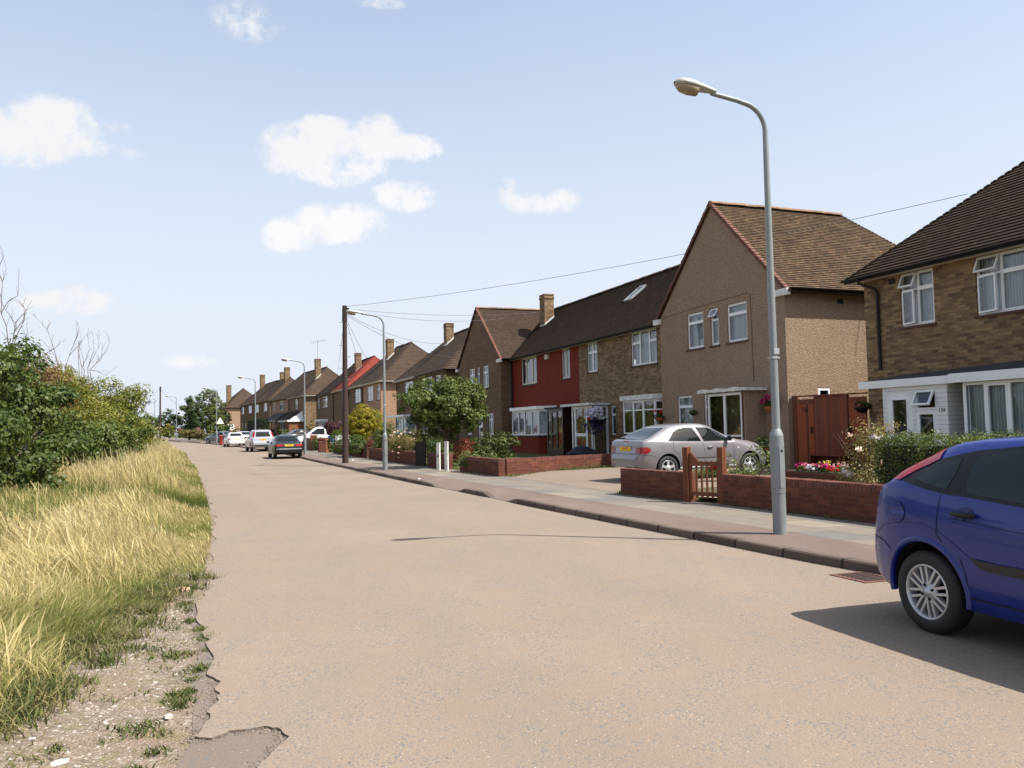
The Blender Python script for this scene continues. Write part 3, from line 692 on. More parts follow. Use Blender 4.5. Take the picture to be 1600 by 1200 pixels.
def wallp(mb, p0, p1, z0, z1, ops=(), mi=0, rev=.1, rmi=None, u00=0.):
    """wall from p0 to p1 (outward normal to the right of travel) with real openings (u0,u1,z0,z1)"""
    p0 = Vector((p0[0], p0[1])); p1 = Vector((p1[0], p1[1])); L = (p1-p0).length; t = (p1-p0)/L; n = Vector((t.y, -t.x))
    us = sorted({0, L} | {max(0, min(L, o[i])) for o in ops for i in (0, 1)}); zs = sorted({z0, z1} | {max(z0, min(z1, o[i])) for o in ops for i in (2, 3)})
    def P(u, z, d=0): q = p0+t*u-n*d; return (q.x, q.y, z)
    for a, b in zip(us[:-1], us[1:]):
        for c, d in zip(zs[:-1], zs[1:]):
            if b-a < 1e-4 or d-c < 1e-4: continue
            mu, mz = (a+b)/2, (c+d)/2
            if any(o[0] < mu < o[1] and o[2] < mz < o[3] for o in ops): continue
            mb.face([P(a, c), P(b, c), P(b, d), P(a, d)], mi, [(u00+a, c), (u00+b, c), (u00+b, d), (u00+a, d)])
    r = mi if rmi is None else rmi
    for o in ops:
        a, b, c, d = o[:4]
        mb.face([P(a, c), P(a, d), P(a, d, rev), P(a, c, rev)], r); mb.face([P(b, c), P(b, c, rev), P(b, d, rev), P(b, d)], r)
        mb.face([P(a, d), P(b, d), P(b, d, rev), P(a, d, rev)], r); mb.face([P(a, c), P(a, c, rev), P(b, c, rev), P(b, c)], r)

def frameM(p0, p1):
    p0 = Vector((p0[0], p0[1], 0)); t = (Vector((p1[0], p1[1], 0))-p0).normalized(); n = Vector((t.y, -t.x, 0))
    m_ = Matrix((t, n, Vector((0, 0, 1)))).transposed().to_4x4(); m_.translation = p0; return m_   # (u, outward, z)

def window(parent, p0, p1, op, cols, curtain='net', fm='white', sill='sill', rec=.055, bar=.045, name='window', opens=(), pane=True, label=None):
    u0, u1, z0, z1 = op[:4]; Mx = frameM(p0, p1); mb = MB(); g = MB(); W = u1-u0; H = z1-z0
    d0, d1 = -rec-.06, -rec
    def bx(a, b, c, d, e0=d0, e1=d1): mb.box(a, e0, c, b, e1, d, 0, Mx)
    bx(u0, u0+bar, z0, z1); bx(u1-bar, u1, z0, z1); bx(u0+bar, u1-bar, z0, z0+bar*1.2); bx(u0+bar, u1-bar, z1-bar, z1)
    x = u0; panes = []
    for i, (fr, tr) in enumerate(cols):
        xn = x+W*fr; a = u0+bar if i == 0 else x+bar*.5; b = u1-bar if i == len(cols)-1 else xn-bar*.5
        if i < len(cols)-1: bx(xn-bar*.55, xn+bar*.55, z0+bar, z1-bar, d0, d1+.004)
        zt = z1-H*tr if tr > 0 else None
        segs = [(z0+bar*1.2, z1-bar)] if zt is None else [(z0+bar*1.2, zt-bar*.5), (zt+bar*.5, z1-bar)]
        if zt is not None: bx(a, b, zt-bar*.5, zt+bar*.5, d0, d1+.002)
        for j, (c, d) in enumerate(segs):
            if (i, j) in opens:      # open casement, hinged at the top or side
                ang = opens[(i, j)]; sash = MB()
                if ang > 0: Rm = Mx @ Matrix.Translation((0, d1, d)) @ Matrix.Rotation(R(ang), 4, 'X') @ Matrix.Translation((0, -d1, -d))
                else: Rm = Mx @ Matrix.Translation((a, d1, 0)) @ Matrix.Rotation(R(-ang), 4, 'Z') @ Matrix.Translation((-a, -d1, 0))
                e = .04
                for q in ((a, a+e, c, d), (b-e, b, c, d), (a+e, b-e, c, c+e), (a+e, b-e, d-e, d)): mb.box(q[0], d1, q[2], q[1], d1+.045, q[3], 0, Rm)
                g.face([Rm @ Vector(p) for p in ((a+e, d1+.02, c+e), (b-e, d1+.02, c+e), (b-e, d1+.02, d-e), (a+e, d1+.02, d-e))])
                continue
            e = .028
            for q in ((a, a+e, c, d), (b-e, b, c, d), (a+e, b-e, c, c+e), (a+e, b-e, d-e, d)): bx(q[0], q[1], q[2], q[3], d0+.01, d1+.010)
            g.face([Mx @ Vector(p) for p in ((a+e, d1-.02, c+e), (b-e, d1-.02, c+e), (b-e, d1-.02, d-e), (a+e, d1-.02, d-e))])
        x = xn
    o = mb.build(name, M[fm], parent)
    if pane: g.build('pane', M['glass'], o)
    if sill:
        s = MB(); s.box(u0-.05, -rec, z0-.06, u1+.05, .045, z0-.001, 0, Mx); s.build('sill', M[sill], o)
    if curtain:
        cm = {'net': 'curtain', 'blind': 'blind', 'ochre': 'cloth'}[curtain]; cb = MB(); n = max(6, int(W/.045)); dd = -rec-.17
        for k in range(n):
            a, b = u0+W*k/n, u0+W*(k+1)/n; da = dd-.02*(k % 2)-.008*math.sin(k*1.7); db = dd-.02*((k+1) % 2)-.008*math.sin((k+1)*1.7)
            if curtain == 'blind': da = db = dd
            if curtain == 'ochre' and .42 < (k/n) < .9: continue
            cb.face([Mx @ Vector(p) for p in ((a, da, z0), (b, db, z0), (b, db, z1), (a, da, z1))], 0, [(a, z0), (b, z0), (b, z1), (a, z1)], sm=False)
        cb.build('curtain', M[cm], o)
    if label: o['label'] = label
    return o

class House:
    """local frame: x = -(metres along the street away from the right-hand corner), y = metres back from the street front"""
    def __init__(s, name, label, cat, O, ang, z0, group=None):
        s.z0 = z0; s.O = Vector(O); s.a = ang; s.n = Vector((math.cos(ang), math.sin(ang))); s.d = Vector((-math.sin(ang), math.cos(ang)))
        s.r = thing(name, label, cat, (O[0], O[1], z0), ang-math.pi/2, group)
    def sx(s, px, y=0., z=3):   # metres along the front at image column px
        r = pray(px, 640); o = s.O+s.n*y; k = r.x/r.y   # o + s*d on the ray x = k y
        return (k*o.y-o.x)/(s.d.x-k*s.d.y)
    def front(s, mb, s0, s1, y, z0, z1, ops, mi=0, **k):   # ops in street metres (sa, sb, z0, z1), sa<sb
        L = s1-s0; wallp(mb, (-s1, y), (-s0, y), z0, z1, [(s1-o[1], s1-o[0], o[2], o[3]) for o in ops], mi, **k)
    def fwin(s, s1, y, o, cols, **k):  # window in the front wall whose far end is s1; cols listed left to right in the picture
        return window(s.r, (-s1, y), (0, y), (s1-o[1], s1-o[0], o[2], o[3]), cols, **k)

def gutter(parent, a, b, mat='black', r=.055, name='gutter', dn=None):
    a, b = Vector(a), Vector(b); t = (b-a).normalized(); n = t.cross(Vector((0, 0, 1))); mb = MB(); k = 6
    for i in range(k):
        q0 = math.pi*i/k; q1 = math.pi*(i+1)/k
        f = lambda q, p: p-n*math.cos(q)*r-Vector((0, 0, 1))*math.sin(q)*r
        mb.face([f(q0, a), f(q0, b), f(q1, b), f(q1, a)]); 
    for p in (a, b): mb.face([p-n*math.cos(math.pi*i/k)*r-Vector((0, 0, 1))*math.sin(math.pi*i/k)*r for i in range(k+1)])
    return mb.build(name, M[mat], parent)
def pipe(parent, pts, r=.036, mat='black', name='downpipe'):
    mb = MB(); mb.tube(pts, r, 8)
    return mb.build(name, M[mat], parent)
def fbox(parent, name, mat, *b):
    mb = MB(); mb.box(*b); return mb.build(name, M[mat], parent)
def ridge_tiles(parent, a, b, mat='ridge', r=.12, name='ridge_tiles', seg=.45):
    a, b = Vector(a), Vector(b); L = (b-a).length; n = max(1, int(L/seg)); mb = MB(); t = (b-a)/L; sd = t.cross(Vector((0, 0, 1))).normalized(); u = sd.cross(t)
    rr = random.Random(int(L*100))
    for k in range(n):
        p = a+t*(L*k/n+.006); q = a+t*(L*(k+1)/n-.006); jz = rr.uniform(-.008, .012); m_ = 7
        ring = lambda c, e: [c+sd*math.cos(math.pi*i/m_)*(r+e)+u*(math.sin(math.pi*i/m_)*(r+e)*.8+jz-.02) for i in range(m_+1)]
        A, B = ring(p, 0), ring(q, .01)
        for i in range(m_): mb.face([A[i], A[i+1], B[i+1], B[i]])
        mb.face(A); mb.face(B[::-1])
    return mb.build(name, M[mat], parent)
def chimney(parent, x, y, w, dpt, zb, zt, mat='brick', pots=0, flash=None):
    mb = MB()
    for a, b, z0, z1, e in ((0, 0, zb, zt-.28, 0), (0, 0, zt-.28, zt-.18, .035), (0, 0, zt-.18, zt-.06, .0), (0, 0, zt-.06, zt, .03)): mb.box(x-w/2-e, y-dpt/2-e, z0, x+w/2+e, y+dpt/2+e, z1)
    c = mb.build('chimney', M[mat], parent)
    for k in range(pots):
        pm = MB(); pm.lathe([(.11, zt), (.10, zt+.22), (.12, zt+.25), (.085, zt+.26)], 12, M=Matrix.Translation((x+(k-(pots-1)/2)*.32, y, 0))); pm.build('chimney_pot', M['terracotta'], c)
    if flash:
        f = MB(); z_at = flash
        f.face([(x+w/2+.006, y-dpt/2, z_at(y-dpt/2)-.02), (x+w/2+.006, y+dpt/2, z_at(y+dpt/2)-.02), (x+w/2+.006, y+dpt/2, z_at(y+dpt/2)+.14), (x+w/2+.006, y-dpt/2, z_at(y-dpt/2)+.14)])
        f.face([(x-w/2, y-dpt/2-.006, z_at(y-dpt/2)-.03), (x+w/2, y-dpt/2-.006, z_at(y-dpt/2)-.03), (x+w/2, y-dpt/2-.006, z_at(y-dpt/2)+.09), (x-w/2, y-dpt/2-.006, z_at(y-dpt/2)+.09)])
        f.build('flashing', M['lead'], c)
    return c

def gable_unit(h, W, depth, ze, za, wallm, tilem, ridge_y, ops, sideops_r=(), back=True, u_off=0, row=.11):
    """front-gabled house: front y=0, s 0..W; eave height ze, apex za (local z)"""
    r = h.r; mb = MB(); xm = -W/2
    h.front(mb, 0, W, 0, -.3, ze, ops)
    n = 10
    mb.face([(-W, 0, ze), (0, 0, ze), (xm, 0, za-.05)], 0, [(0, ze), (W, ze), (W/2, za-.05)])
    wallp(mb, (0, 0), (0, depth), -.3, ze, sideops_r); wallp(mb, (0, depth), (-W, depth), -.3, ze); wallp(mb, (-W, depth), (-W, 0), -.3, ze)
    mb.build('wall', M[wallm], r)
    ov = .28; sl = (za-ze)/(W/2); zo = ze-ov*sl+.19; yo = -.07; dr = depth+ov
    rb = MB()
    run = dr-ridge_y
    slope(rb, (ov, yo, zo), (ov, dr, zo), (xm, yo, za), (xm, ridge_y, za), row, step=(0, .06))
    slope(rb, (-W-ov, dr, zo), (-W-ov, yo, zo), (xm, ridge_y, za), (xm, yo, za), row)
    slope(rb, (ov, dr, zo), (-W-ov, dr, zo), (xm, ridge_y, za), (xm, ridge_y, za), row)
    ro = rb.build('roof', M[tilem], r)
    ridge_tiles(ro, (xm, yo, za+.03), (xm, ridge_y, za+.03))
    # verge tiles along the front gable
    vb = MB(); sgn = ((ov, xm), (-W-ov, xm))
    for a, b in sgn:
        A = Vector((a, 0, zo)); B = Vector((b, 0, za+.01)); L = (B-A).length; k = int(L/.165); up = (B-A).cross(Vector((0, 1, 0))).normalized()
        if up.z < 0: up = -up
        for i in range(k):
            p = A.lerp(B, i/k); q = A.lerp(B, (i+.94)/k); j = .012*((i*7) % 3)
            P = [p-up*.07, q-up*.07, q+up*.035, p+up*(.055)]; f0 = [v+Vector((0, yo-.03-j*.5, 0)) for v in P]; f1 = [v+Vector((0, .05, 0)) for v in P]
            vb.face(f0); vb.face([f0[3], f0[2], f1[2], f1[3]]); vb.face([f0[0], f0[3], f1[3], f1[0]])
    vb.build('verge', M['verge'], ro)
    # boxed eaves
    for x0, x1, xe in ((0, ov, ov), (-W-ov, -W, -W-ov)):
        e = MB(); e.box(x0-(.42 if x0 == 0 else 0), -.13, ze-.17, x1+(.12 if x0 != 0 else 0), -.002, ze+.03); e.build('eaves_box', M['whitepaint'], r)
        so_ = MB(); so_.box(x0, .022, ze-.06, x1, dr-.02, ze-.03); so_.build('soffit', M['cream'], r)
        fb = MB(); fb.box(xe-.012, .03, ze-.10, xe+.012, dr, ze+.06); fb.build('fascia', M['black'], r)
    gutter(r, (ov+.065, -.05, ze+.04), (ov+.065, dr, ze+.04)); gutter(r, (-W-ov-.065, dr, ze+.04), (-W-ov-.065, -.05, ze+.04))
    return ro

def main_unit(h, L, depth, ze, zr, wallm, tilem, ops, hipR=0, hipL=0, extR=0, extL=0, side_ops=(), row=.1, gut='black', fascia='black', wallR=True, ov=.28, sidem=None, ridge='ridged', hstep=.07):
    """ridge parallel to the street; s 0..L. hipR/hipL: run of hip at that end; extR/extL: how far roof runs on into a neighbouring valley at ridge level"""
    r = h.r; mb = MB(); h.front(mb, 0, L, 0, -.3, ze, ops)
    bw = MB(); wallp(mb if (hipR or hipL) else bw, (0, depth), (-L, depth), -.3, ze)
    if not (hipR or hipL): bw.build('rear_wall', M[wallm], r)
    if hipL: wallp(mb, (-L, depth), (-L, 0), -.3, ze)
    if hipR: wallp(mb, (0, 0), (0, depth), -.3, ze, side_ops)
    mb.build('wall', M[wallm], r)
    ym = depth/2; sl = (zr-ze)/(ym+ov); zo = ze+.03
    e0 = ov if hipR else 0.0; e1 = -L-ov if hipL else -L
    r0 = -hipR if hipR else extR; r1 = -L+hipL if hipL else -L-extL
    rb = MB()
    slope(rb, (e1, -ov, zo), (e0, -ov, zo), (r1, ym, zr), (r0, ym, zr), row, step=(hstep if hipL else 0, hstep if hipR else 0))
    slope(rb, (e0, depth+ov, zo), (e1, depth+ov, zo), (r0, ym, zr), (r1, ym, zr), row)
    if hipR: slope(rb, (e0, -ov, zo), (e0, depth+ov, zo), (r0, ym, zr), (r0, ym, zr), row)
    if hipL: slope(rb, (e1, depth+ov, zo), (e1, -ov, zo), (r1, ym, zr), (r1, ym, zr), row)
    ro = rb.build('roof', M[tilem], r)
    ridge_tiles(ro, (r1, ym, zr+.02), (r0, ym, zr+.02), ridge)
    s = MB(); s.box(e1, -ov+.02, ze-.02, e0, -.002, ze+.01)
    if hipR: s.box(.002, -.002, ze-.02, e0-.02, depth+ov, ze+.01)
    if hipL: s.box(-L-.002, -.002, ze-.02, e1+.02, depth+ov, ze+.01)
    s.build('soffit', M['cream'], r)
    f = MB(); f.box(e1, -ov-.012, ze-.05, e0, -ov+.016, ze+.07)
    if hipR: f.box(e0-.014, -ov+.02, ze-.05, e0+.014, depth+ov, ze+.07)
    f.build('fascia', M[fascia], r)
    gutter(r, (e1, -ov-.07, ze+.05), (e0+(.08 if hipR else 0), -ov-.07, ze+.05), gut)
    if hipR: gutter(r, (e0+.07, -ov-.08, ze+.05), (e0+.07, depth+ov, ze+.05), gut)
    return ro

def bay(h, s0, s1, proj, z0, z1, basem, n=3, splay=.35, curtain='net', fascia=.16, fm='white', tr=.0, basetop=None, y0=0., name='bay_window', fasciamat='white', over=.12, sill='sill'):
    P = [(-s1, y0), (-s1+splay, y0-proj), (-s0-splay, y0-proj), (-s0, y0)]
    b = MB()
    for p, q in zip(P[:-1], P[1:]): wallp(b, p, q, -.3, z0)
    bo = b.build(name, M[basem], h.r)
    for i, (p, q) in enumerate(zip(P[:-1], P[1:])):
        L = math.hypot(q[0]-p[0], q[1]-p[1]); k = n if i == 1 else 1
        Mx = frameM(p, q); mb = MB(); g = MB(); bar = .045
        mb.box(0, -.07, z0+.002, L, -.005, z0+.06, 0, Mx); mb.box(0, -.07, z1-.07, L, -.005, z1-.002, 0, Mx)
        for j in range(k+1):
            u = L*j/k; mb.box(max(0, u-.035), -.07, z0+.06, min(L, u+.035), -.003, z1-.07, 0, Mx)
        for j in range(k):
            a, c = L*j/k+.035, L*(j+1)/k-.035
            if (j+i) % 2 == 0:
                for q_ in ((a, a+.035, z0+.06, z1-.07), (c-.035, c, z0+.06, z1-.07), (a+.035, c-.035, z0+.06, z0+.1), (a+.035, c-.035, z1-.11, z1-.07)): mb.box(q_[0], -.06, q_[2], q_[1], .008, q_[3], 0, Mx)
            if tr: zz = z1-(z1-z0)*tr; mb.box(a, -.06, zz-.025, c, .004, zz+.025, 0, Mx)
            g.face([Mx @ Vector(v) for v in ((a, -.04, z0+.06), (c, -.04, z0+.06), (c, -.04, z1-.07), (a, -.04, z1-.07))])
        w = mb.build('window_frame', M[fm], bo); g.build('pane', M['glass'], bo)
        if curtain:
            cm = {'net': 'curtain', 'blind': 'blind', 'ochre': 'cloth'}[curtain]; cb = MB(); kk = max(4, int(L/.05))
            for j in range(kk):
                a, c = L*j/kk, L*(j+1)/kk
                cb.face([Mx @ Vector(v) for v in ((a, -.13-.02*(j % 2), z0), (c, -.13-.02*((j+1) % 2), z0), (c, -.13-.02*((j+1) % 2), z1), (a, -.13-.02*(j % 2), z1))], 0, [(a, z0), (c, z0), (c, z1), (a, z1)])
            cb.build('curtain', M[cm], bo)
    f = MB(); e = over; Q = [(-s1-e, y0-.0), (-s1+splay-e*.5, y0-proj-e), (-s0-splay+e*.5, y0-proj-e), (-s0+e, y0-.0)]
    top, bot = z1+fascia, z1
    f.face([(x, y, top) for x, y in Q][::-1]); f.face([(x, y, bot) for x, y in Q])
    for p, q in zip(Q[:-1], Q[1:]): f.face([(*p, bot), (*q, bot), (*q, top), (*p, top)])
    f.build('bay_roof', M[fasciamat], bo)
    sb = MB(); 
    for p, q in zip(P[:-1], P[1:]):
        L = math.hypot(q[0]-p[0], q[1]-p[1]); sb.box(0, 0, z0-.07, L, .05, z0, 0, frameM(p, q))
    if sill: sb.build('sill', M[sill], bo)
    return bo

# ---------------------------------------------------------------- number 1: the hipped brick house on the right
Z0 = .22
h = House('brick_house', 'brown brick house with white flat-roofed glazed porch and open windows, furthest right', 'house', DN(9.2, 17.2), AN, Z0)
def S(D): return D-9.2
ops = [(S(15.41), S(16.46), 3.80, 5.19), (S(12.1), S(14.22), 3.80, 5.19), (S(10.3), S(11.2), 3.8, 5.19)]
ro = main_unit(h, S(17.7), 8.2, 5.22, 9.12, 'brickmix', 'tile', ops, hipR=0, hipL=4.2, row=.15, ov=.36, hstep=.13)
wallp_mb = MB(); wallp(wallp_mb, (0, 0), (0, 8.2), -.3, 5.2); wallp_mb.build('wall', M['brickmix'], h.r)
LL = S(17.7)
h.fwin(LL, 0, ops[0], [(.5, .32), (.5, .32)], opens={(0, 1): 24, (0, 0): -12})
h.fwin(LL, 0, ops[1], [(.30, .32), (.36, .32), (.34, .32)], opens={(0, 1): 24, (0, 0): -12})
h.fwin(LL, 0, ops[2], [(.5, .32), (.5, .32)])
pipe(h.r, [(-LL+.22, -.42, 5.24), (-LL+.22, -.40, 5.12), (-LL+.50, -.10, 4.92), (-LL+.52, -.06, 4.8), (-LL+.52, -.06, 2.75)], .042)
fbox(h.r, 'air_brick', 'black', -LL+.88, -.012, 4.98, -LL+1.10, .01, 5.12)
# lean-to roof, fascias
mb = MB(); xa, xb = -S(16.75), -S(9.3)
mb.face([(xa, -1.15, 2.39), (xb, -1.15, 2.41), (xb, -.003, 2.78), (xa, -.003, 2.55)]); mb.face([(xa, -1.15, 2.39), (xa, -.003, 2.55), (xa, -.003, 2.30)]); mb.face([(xb, -1.15, 2.41), (xb, -.003, 2.3), (xb, -.003, 2.78)])
mb.build('canopy_roof', M['felt'], h.r)
fbox(h.r, 'canopy_fascia', 'white', xa-.05, -1.20, 2.20, -S(13.92), -1.153, 2.385)
fbox(h.r, 'canopy_fascia', 'white', -S(13.92)+.002, -1.36, 2.20, xb, -1.31, 2.405)
fbox(h.r, 'canopy_soffit', 'cream', xa, -1.15, 2.215, -S(13.95), -.005, 2.24); fbox(h.r, 'canopy_soffit', 'cream', -S(13.92)+.01, -1.305, 2.215, xb, -.005, 2.24)
fbox(h.r, 'canopy_deck', 'felt', -S(13.92)+.01, -1.308, 2.385, xb, -1.153, 2.41)
# porch box
pr = new_obj('porch', None, h.r); x0, x1, yf = -S(16.1), -S(14.19), -1.1
mb = MB(); ops_ = [(S(15.16)-0, 0, 0, 0)]
def U(D): return S(16.1)-S(D)
pops = [(U(15.98), U(15.20), .02, 2.06), (U(15.10), U(14.50), .02, 2.10)]
wallp(mb, (x0, yf), (x1, yf), 0, 2.2, pops, rev=.06)
wallp(mb, (x1, yf), (x1, -.002), 0, 2.2); wallp(mb, (x0, -.002), (x0, yf), 0, 2.2)
M['shiplap'] = m_wood('white_shiplap', (.70, .70, .69), (.78, .78, .77), 50, .4)
t = NT('white_shiplap_boards'); uvn = t.uv(); sp = t.n('ShaderNodeSeparateXYZ'); t.set(sp.inputs[0], uvn); fr = t.math('FRACT', t.math('DIVIDE', sp.outputs[1], .105))
e_ = t.math('LESS_THAN', fr, .09); t.pbsdf(t.mix(e_, (.74, .74, .73, 1), (.35, .35, .36, 1)), .4, nrm=t.bump(fr, .6, .012)); M['shiplap'] = t.m
mb.build('cladding', M['shiplap'], pr)
d = window(pr, (x0, yf), (x1, yf), pops[0], [(1, 0)], curtain=None, sill=None, bar=.15, rec=.01, name='porch_door', fm='white')
w = window(pr, (x0, yf), (x1, yf), (pops[1][0], pops[1][1], 1.62, 2.10), [(1, 0)], curtain=None, sill=None, bar=.045, rec=.01, opens={(0, 0): 28}, fm='white', name='top_vent')
w = window(pr, (x0, yf), (x1, yf), (pops[1][0], pops[1][1], .04, 1.615), [(1, 0)], curtain='ochre', sill=None, bar=.075, rec=.01, fm='white')
def text_on(parent, s, size, loc, rot, mat, name='lettering', ext=.002):
    c = bpy.data.curves.new(name, 'FONT'); c.body = s; c.size = size; c.extrude = ext; c.align_x = 'CENTER'; c.align_y = 'CENTER'
    t_ = bpy.data.objects.new('tmp', c); COL.objects.link(t_); me = bpy.data.meshes.new_from_object(t_.evaluated_get(bpy.context.evaluated_depsgraph_get())); bpy.data.objects.remove(t_)
    me.name = name; me.materials.clear(); me.materials.append(mat); o = new_obj(name, me, parent, loc); o.rotation_euler = rot; return o
text_on(pr, '124', .12, (-S(14.35), yf-.006, 1.60), (R(90), 0, 0), M['black'], 'house_number')
fbox(pr, 'door_handle', 'chrome', x0+U(15.3), yf-.05, 1.0, x0+U(15.27), yf-.01, 1.14)
# recessed entrance and bay
fbox(h.r, 'door', 'white', -S(14.12), -.30, 0, -S(13.95), -.26, 2.2)
bay(h, S(9.6), S(13.83), 1.22, .62, 2.2, 'brickmix', 7, splay=.16, fascia=.0001, curtain='net', over=.0, sill='whitepaint')

# ---------------------------------------------------------------- terrace: pebbledash gable, brown brick, red painted, brick gable
h = House('gable_house', 'pebbledashed house with steep front gable and mossy tiled roof behind the nearest lamp post', 'house', DN(20.15, 16.5), AN, Z0)
def S(D): return D-20.15
W = 7.15
ops = [(S(24.42), S(25.44), 4.06, 5.33), (S(23.52), S(24.0), 4.06, 5.33), (S(21.98), S(23.05), 4.06, 5.33), (S(25.25), S(26.24), 1.05, 2.42), (S(24.0), S(24.55), .95, 2.42)]
so_ = [(1.12, 1.60, 1.72, 2.42)]
gable_unit(h, W, 8.3, 5.36, 8.92, 'pebble', 'tileB', 5.6, ops, so_)
h.fwin(W, 0, ops[0], [(1, .27)]); h.fwin(W, 0, ops[1], [(1, .30)], opens={(0, 1): 32}); h.fwin(W, 0, ops[2], [(1, .27)])
h.fwin(W, 0, ops[3], [(1, .28)]); h.fwin(W, 0, ops[4], [(1, .3)])
window(h.r, (0, 0), (0, 8.3), so_[0], [(1, 0)], curtain=None, rec=.01, bar=.055)
fbox(h.r, 'air_brick', 'black', .0, 2.0, 5.02, .012, 2.22, 5.17)
pr = new_obj('porch', None, h.r); x0, x1, yf = -S(23.2), -S(21.2), -.78
mb = MB(); wallp(mb, (x1, yf), (x1, -.002), -.2, 2.38); mb.box(x1-.13, yf+.001, -.2, x1-.001, yf+.06, 2.38); mb.build('porch_wall', M['pebble'], pr); mb = MB(); wallp(mb, (x0, -.002), (x0, yf), -.2, 2.38); mb.box(x0+.001, yf+.001, -.2, x0+.06, yf+.06, 2.38); mb.build('porch_wall', M['pebble'], pr)
window(pr, (x0, yf), (x1, yf), (.06, x1-x0-.13, .1, 2.36), [(.5, .0), (.5, .0)], curtain=None, sill=None, rec=0, bar=.055, name='sliding_door')
mb = MB(); mb.box(x0+.1, yf-.012, .98, x1-.15, yf+.01, 1.03); mb.box(x0+.1, yf-.012, .72, x1-.15, yf+.01, .76); mb.build('door_rail', M['white'], pr)
mb = MB(); mb.box(x0-.25, yf-.16, 2.39, x1+.12, -.002, 2.43); 
for k in range(14):
    a = x0-.26+k*(x1-x0+.4)/14; mb.box(a, yf-.2, 2.395+.012*math.sin(k*2.1), a+(x1-x0+.4)/14, yf-.165, 2.50+.02*math.sin(k*1.3))
mb.box(x1+.125, yf-.16, 2.40, x1+.15, -.05, 2.49)
mb.build('porch_roof', M['whitepaint'], pr)
fbox(pr, 'door_jamb', 'sill', x1-.125, yf-.02, -.1, x1-.06, yf-.001, 2.38)
# surface cables on the render
mb = MB(); mb.tube([(-S(21.9), -.02, 5.55), (-S(21.75), -.02, 5.5), (-S(21.72), -.02, 2.7)], .008, 5); mb.tube([(-S(27.1), -.02, 5.42), (-S(24), -.02, 5.52), (-S(21.9), -.02, 5.56)], .006, 5); mb.build('cable', M['darkwood'], h.r)

hb = h
h = House('terraced_house', 'brown brick middle house with white glazed porch, left of the pebbledash gable', 'house', DN(27.32, 17.2), AN, Z0, 'houses in the near terrace')
def S(D): return D-27.32
L = 35.96-27.32
ops = [(S(28.75), S(30.85), 3.88, 5.3), (S(33.99), S(35.05), 3.90, 5.28), (S(32.36), S(32.82), .98, 2.28)]
ro = main_unit(h, L, 8.2, 5.30, 8.85, 'brick', 'tile', ops, extR=3.3, extL=0)
h.fwin(L, 0, ops[0], [(.34, .33), (.36, .0), (.30, .33)]); h.fwin(L, 0, ops[1], [(.5, .33), (.5, .33)]); h.fwin(L, 0, ops[2], [(1, .3)])
bay(h, S(27.42), S(30.5), .8, 1.05, 2.4, 'brick', 3, splay=.3, curtain='ochre', fascia=.19, tr=.3, fasciamat='whitepaint')
pr = new_obj('porch', None, h.r); x0, x1, yf = -S(35.2), -S(33.06), -.8
mb = MB(); mb.box(x0-.75, yf-.2, 2.34, x1+.15, -.002, 2.40); mb.box(x0-.78, yf-.24, 2.33, x1+.18, yf-.205, 2.44); mb.box(x1+.155, yf-.2, 2.33, x1+.185, -.01, 2.43); mb.build('porch_roof', M['whitepaint'], pr)
window(pr, (x0, yf), (x1, yf), (0, x1-x0, .02, 2.32), [(.17, 0), (.56, .0), (.27, 0)], curtain=None, sill=None, rec=0, bar=.085, name='porch_screen')
fbox(pr, 'door_rail', 'white', x0+.4, yf-.012, .95, x0+1.55, yf+.01, 1.08)
window(pr, (x1, yf), (x1, -.002), (0, .79, .02, 2.32), [(1, .25)], curtain=None, sill=None, rec=0, bar=.07, name='porch_screen')
# skylight on the roof slope
ym = 4.1; slp = (8.85-5.33)/(ym+.28)
def rz(y): return 5.33+(y+.28)*slp
sk = MB(); a, b = -S(35.6)+.80, -S(35.6)+0.15; y0_, y1_ = 2.25, 3.2
nrm = Vector((0, -slp, 1)).normalized()
def q(x, y, k): return Vector((x, y, rz(y)))+nrm*k
for (xa_, xb_, ya_, yb_) in ((b, b+.08, y0_, y1_), (a-.08, a, y0_, y1_), (b, a, y0_, y0_+.1), (b, a, y1_-.1, y1_)):
    lo = [q(xa_, ya_, .0), q(xb_, ya_, .0), q(xb_, yb_, .0), q(xa_, yb_, .0)]; hi = [q(xa_, ya_, .11), q(xb_, ya_, .11), q(xb_, yb_, .11), q(xa_, yb_, .11)]
    sk.face(hi)
    for i in range(4): sk.face([lo[i], lo[(i+1) % 4], hi[(i+1) % 4], hi[i]])
sko = sk.build('skylight', M['galvl'], ro); g = MB(); g.face([q(b+.08, y0_+.1, .08), q(a-.08, y0_+.1, .08), q(a-.08, y1_-.1, .08), q(b+.08, y1_-.1, .08)]); g.build('pane', M['carglass'], sko)

h = House('terraced_house', 'middle house with front painted red and dark brown front door', 'house', DN(35.965, 17.2), AN, Z0, 'houses in the near terrace')
def S(D): return D-35.965
L = 45-35.965
ops = [(S(36.99), S(37.98), 3.80, 5.30), (S(41.26), S(43.54), 3.78, 5.28)]
ro = main_unit(h, L, 8.2, 5.30, 8.85, 'redpaint', 'tile', ops, extR=0, extL=3.9)
h.fwin(L, 0, ops[0], [(.45, 0), (.55, 0)], fm='cream', sill='black'); h.fwin(L, 0, ops[1], [(.3, 0), (.4, 0), (.3, 0)], fm='cream', sill='black')
bay(h, S(38.85), S(43.5), .8, .98, 2.32, 'redpaint', 4, splay=.45, curtain='net', fascia=.17, sill='black')
fbox(h.r, 'flue', 'blind', -S(39.95), -.10, 4.95, -S(39.55), 0, 5.2)
pr = new_obj('porch', None, h.r); x0, x1, yf = -S(38.4), -S(36.45), -.7
fbox(pr, 'porch_roof', 'felt', x0-.05, yf-.12, 2.30, x1+.5, -.002, 2.37)
mb = MB(); 
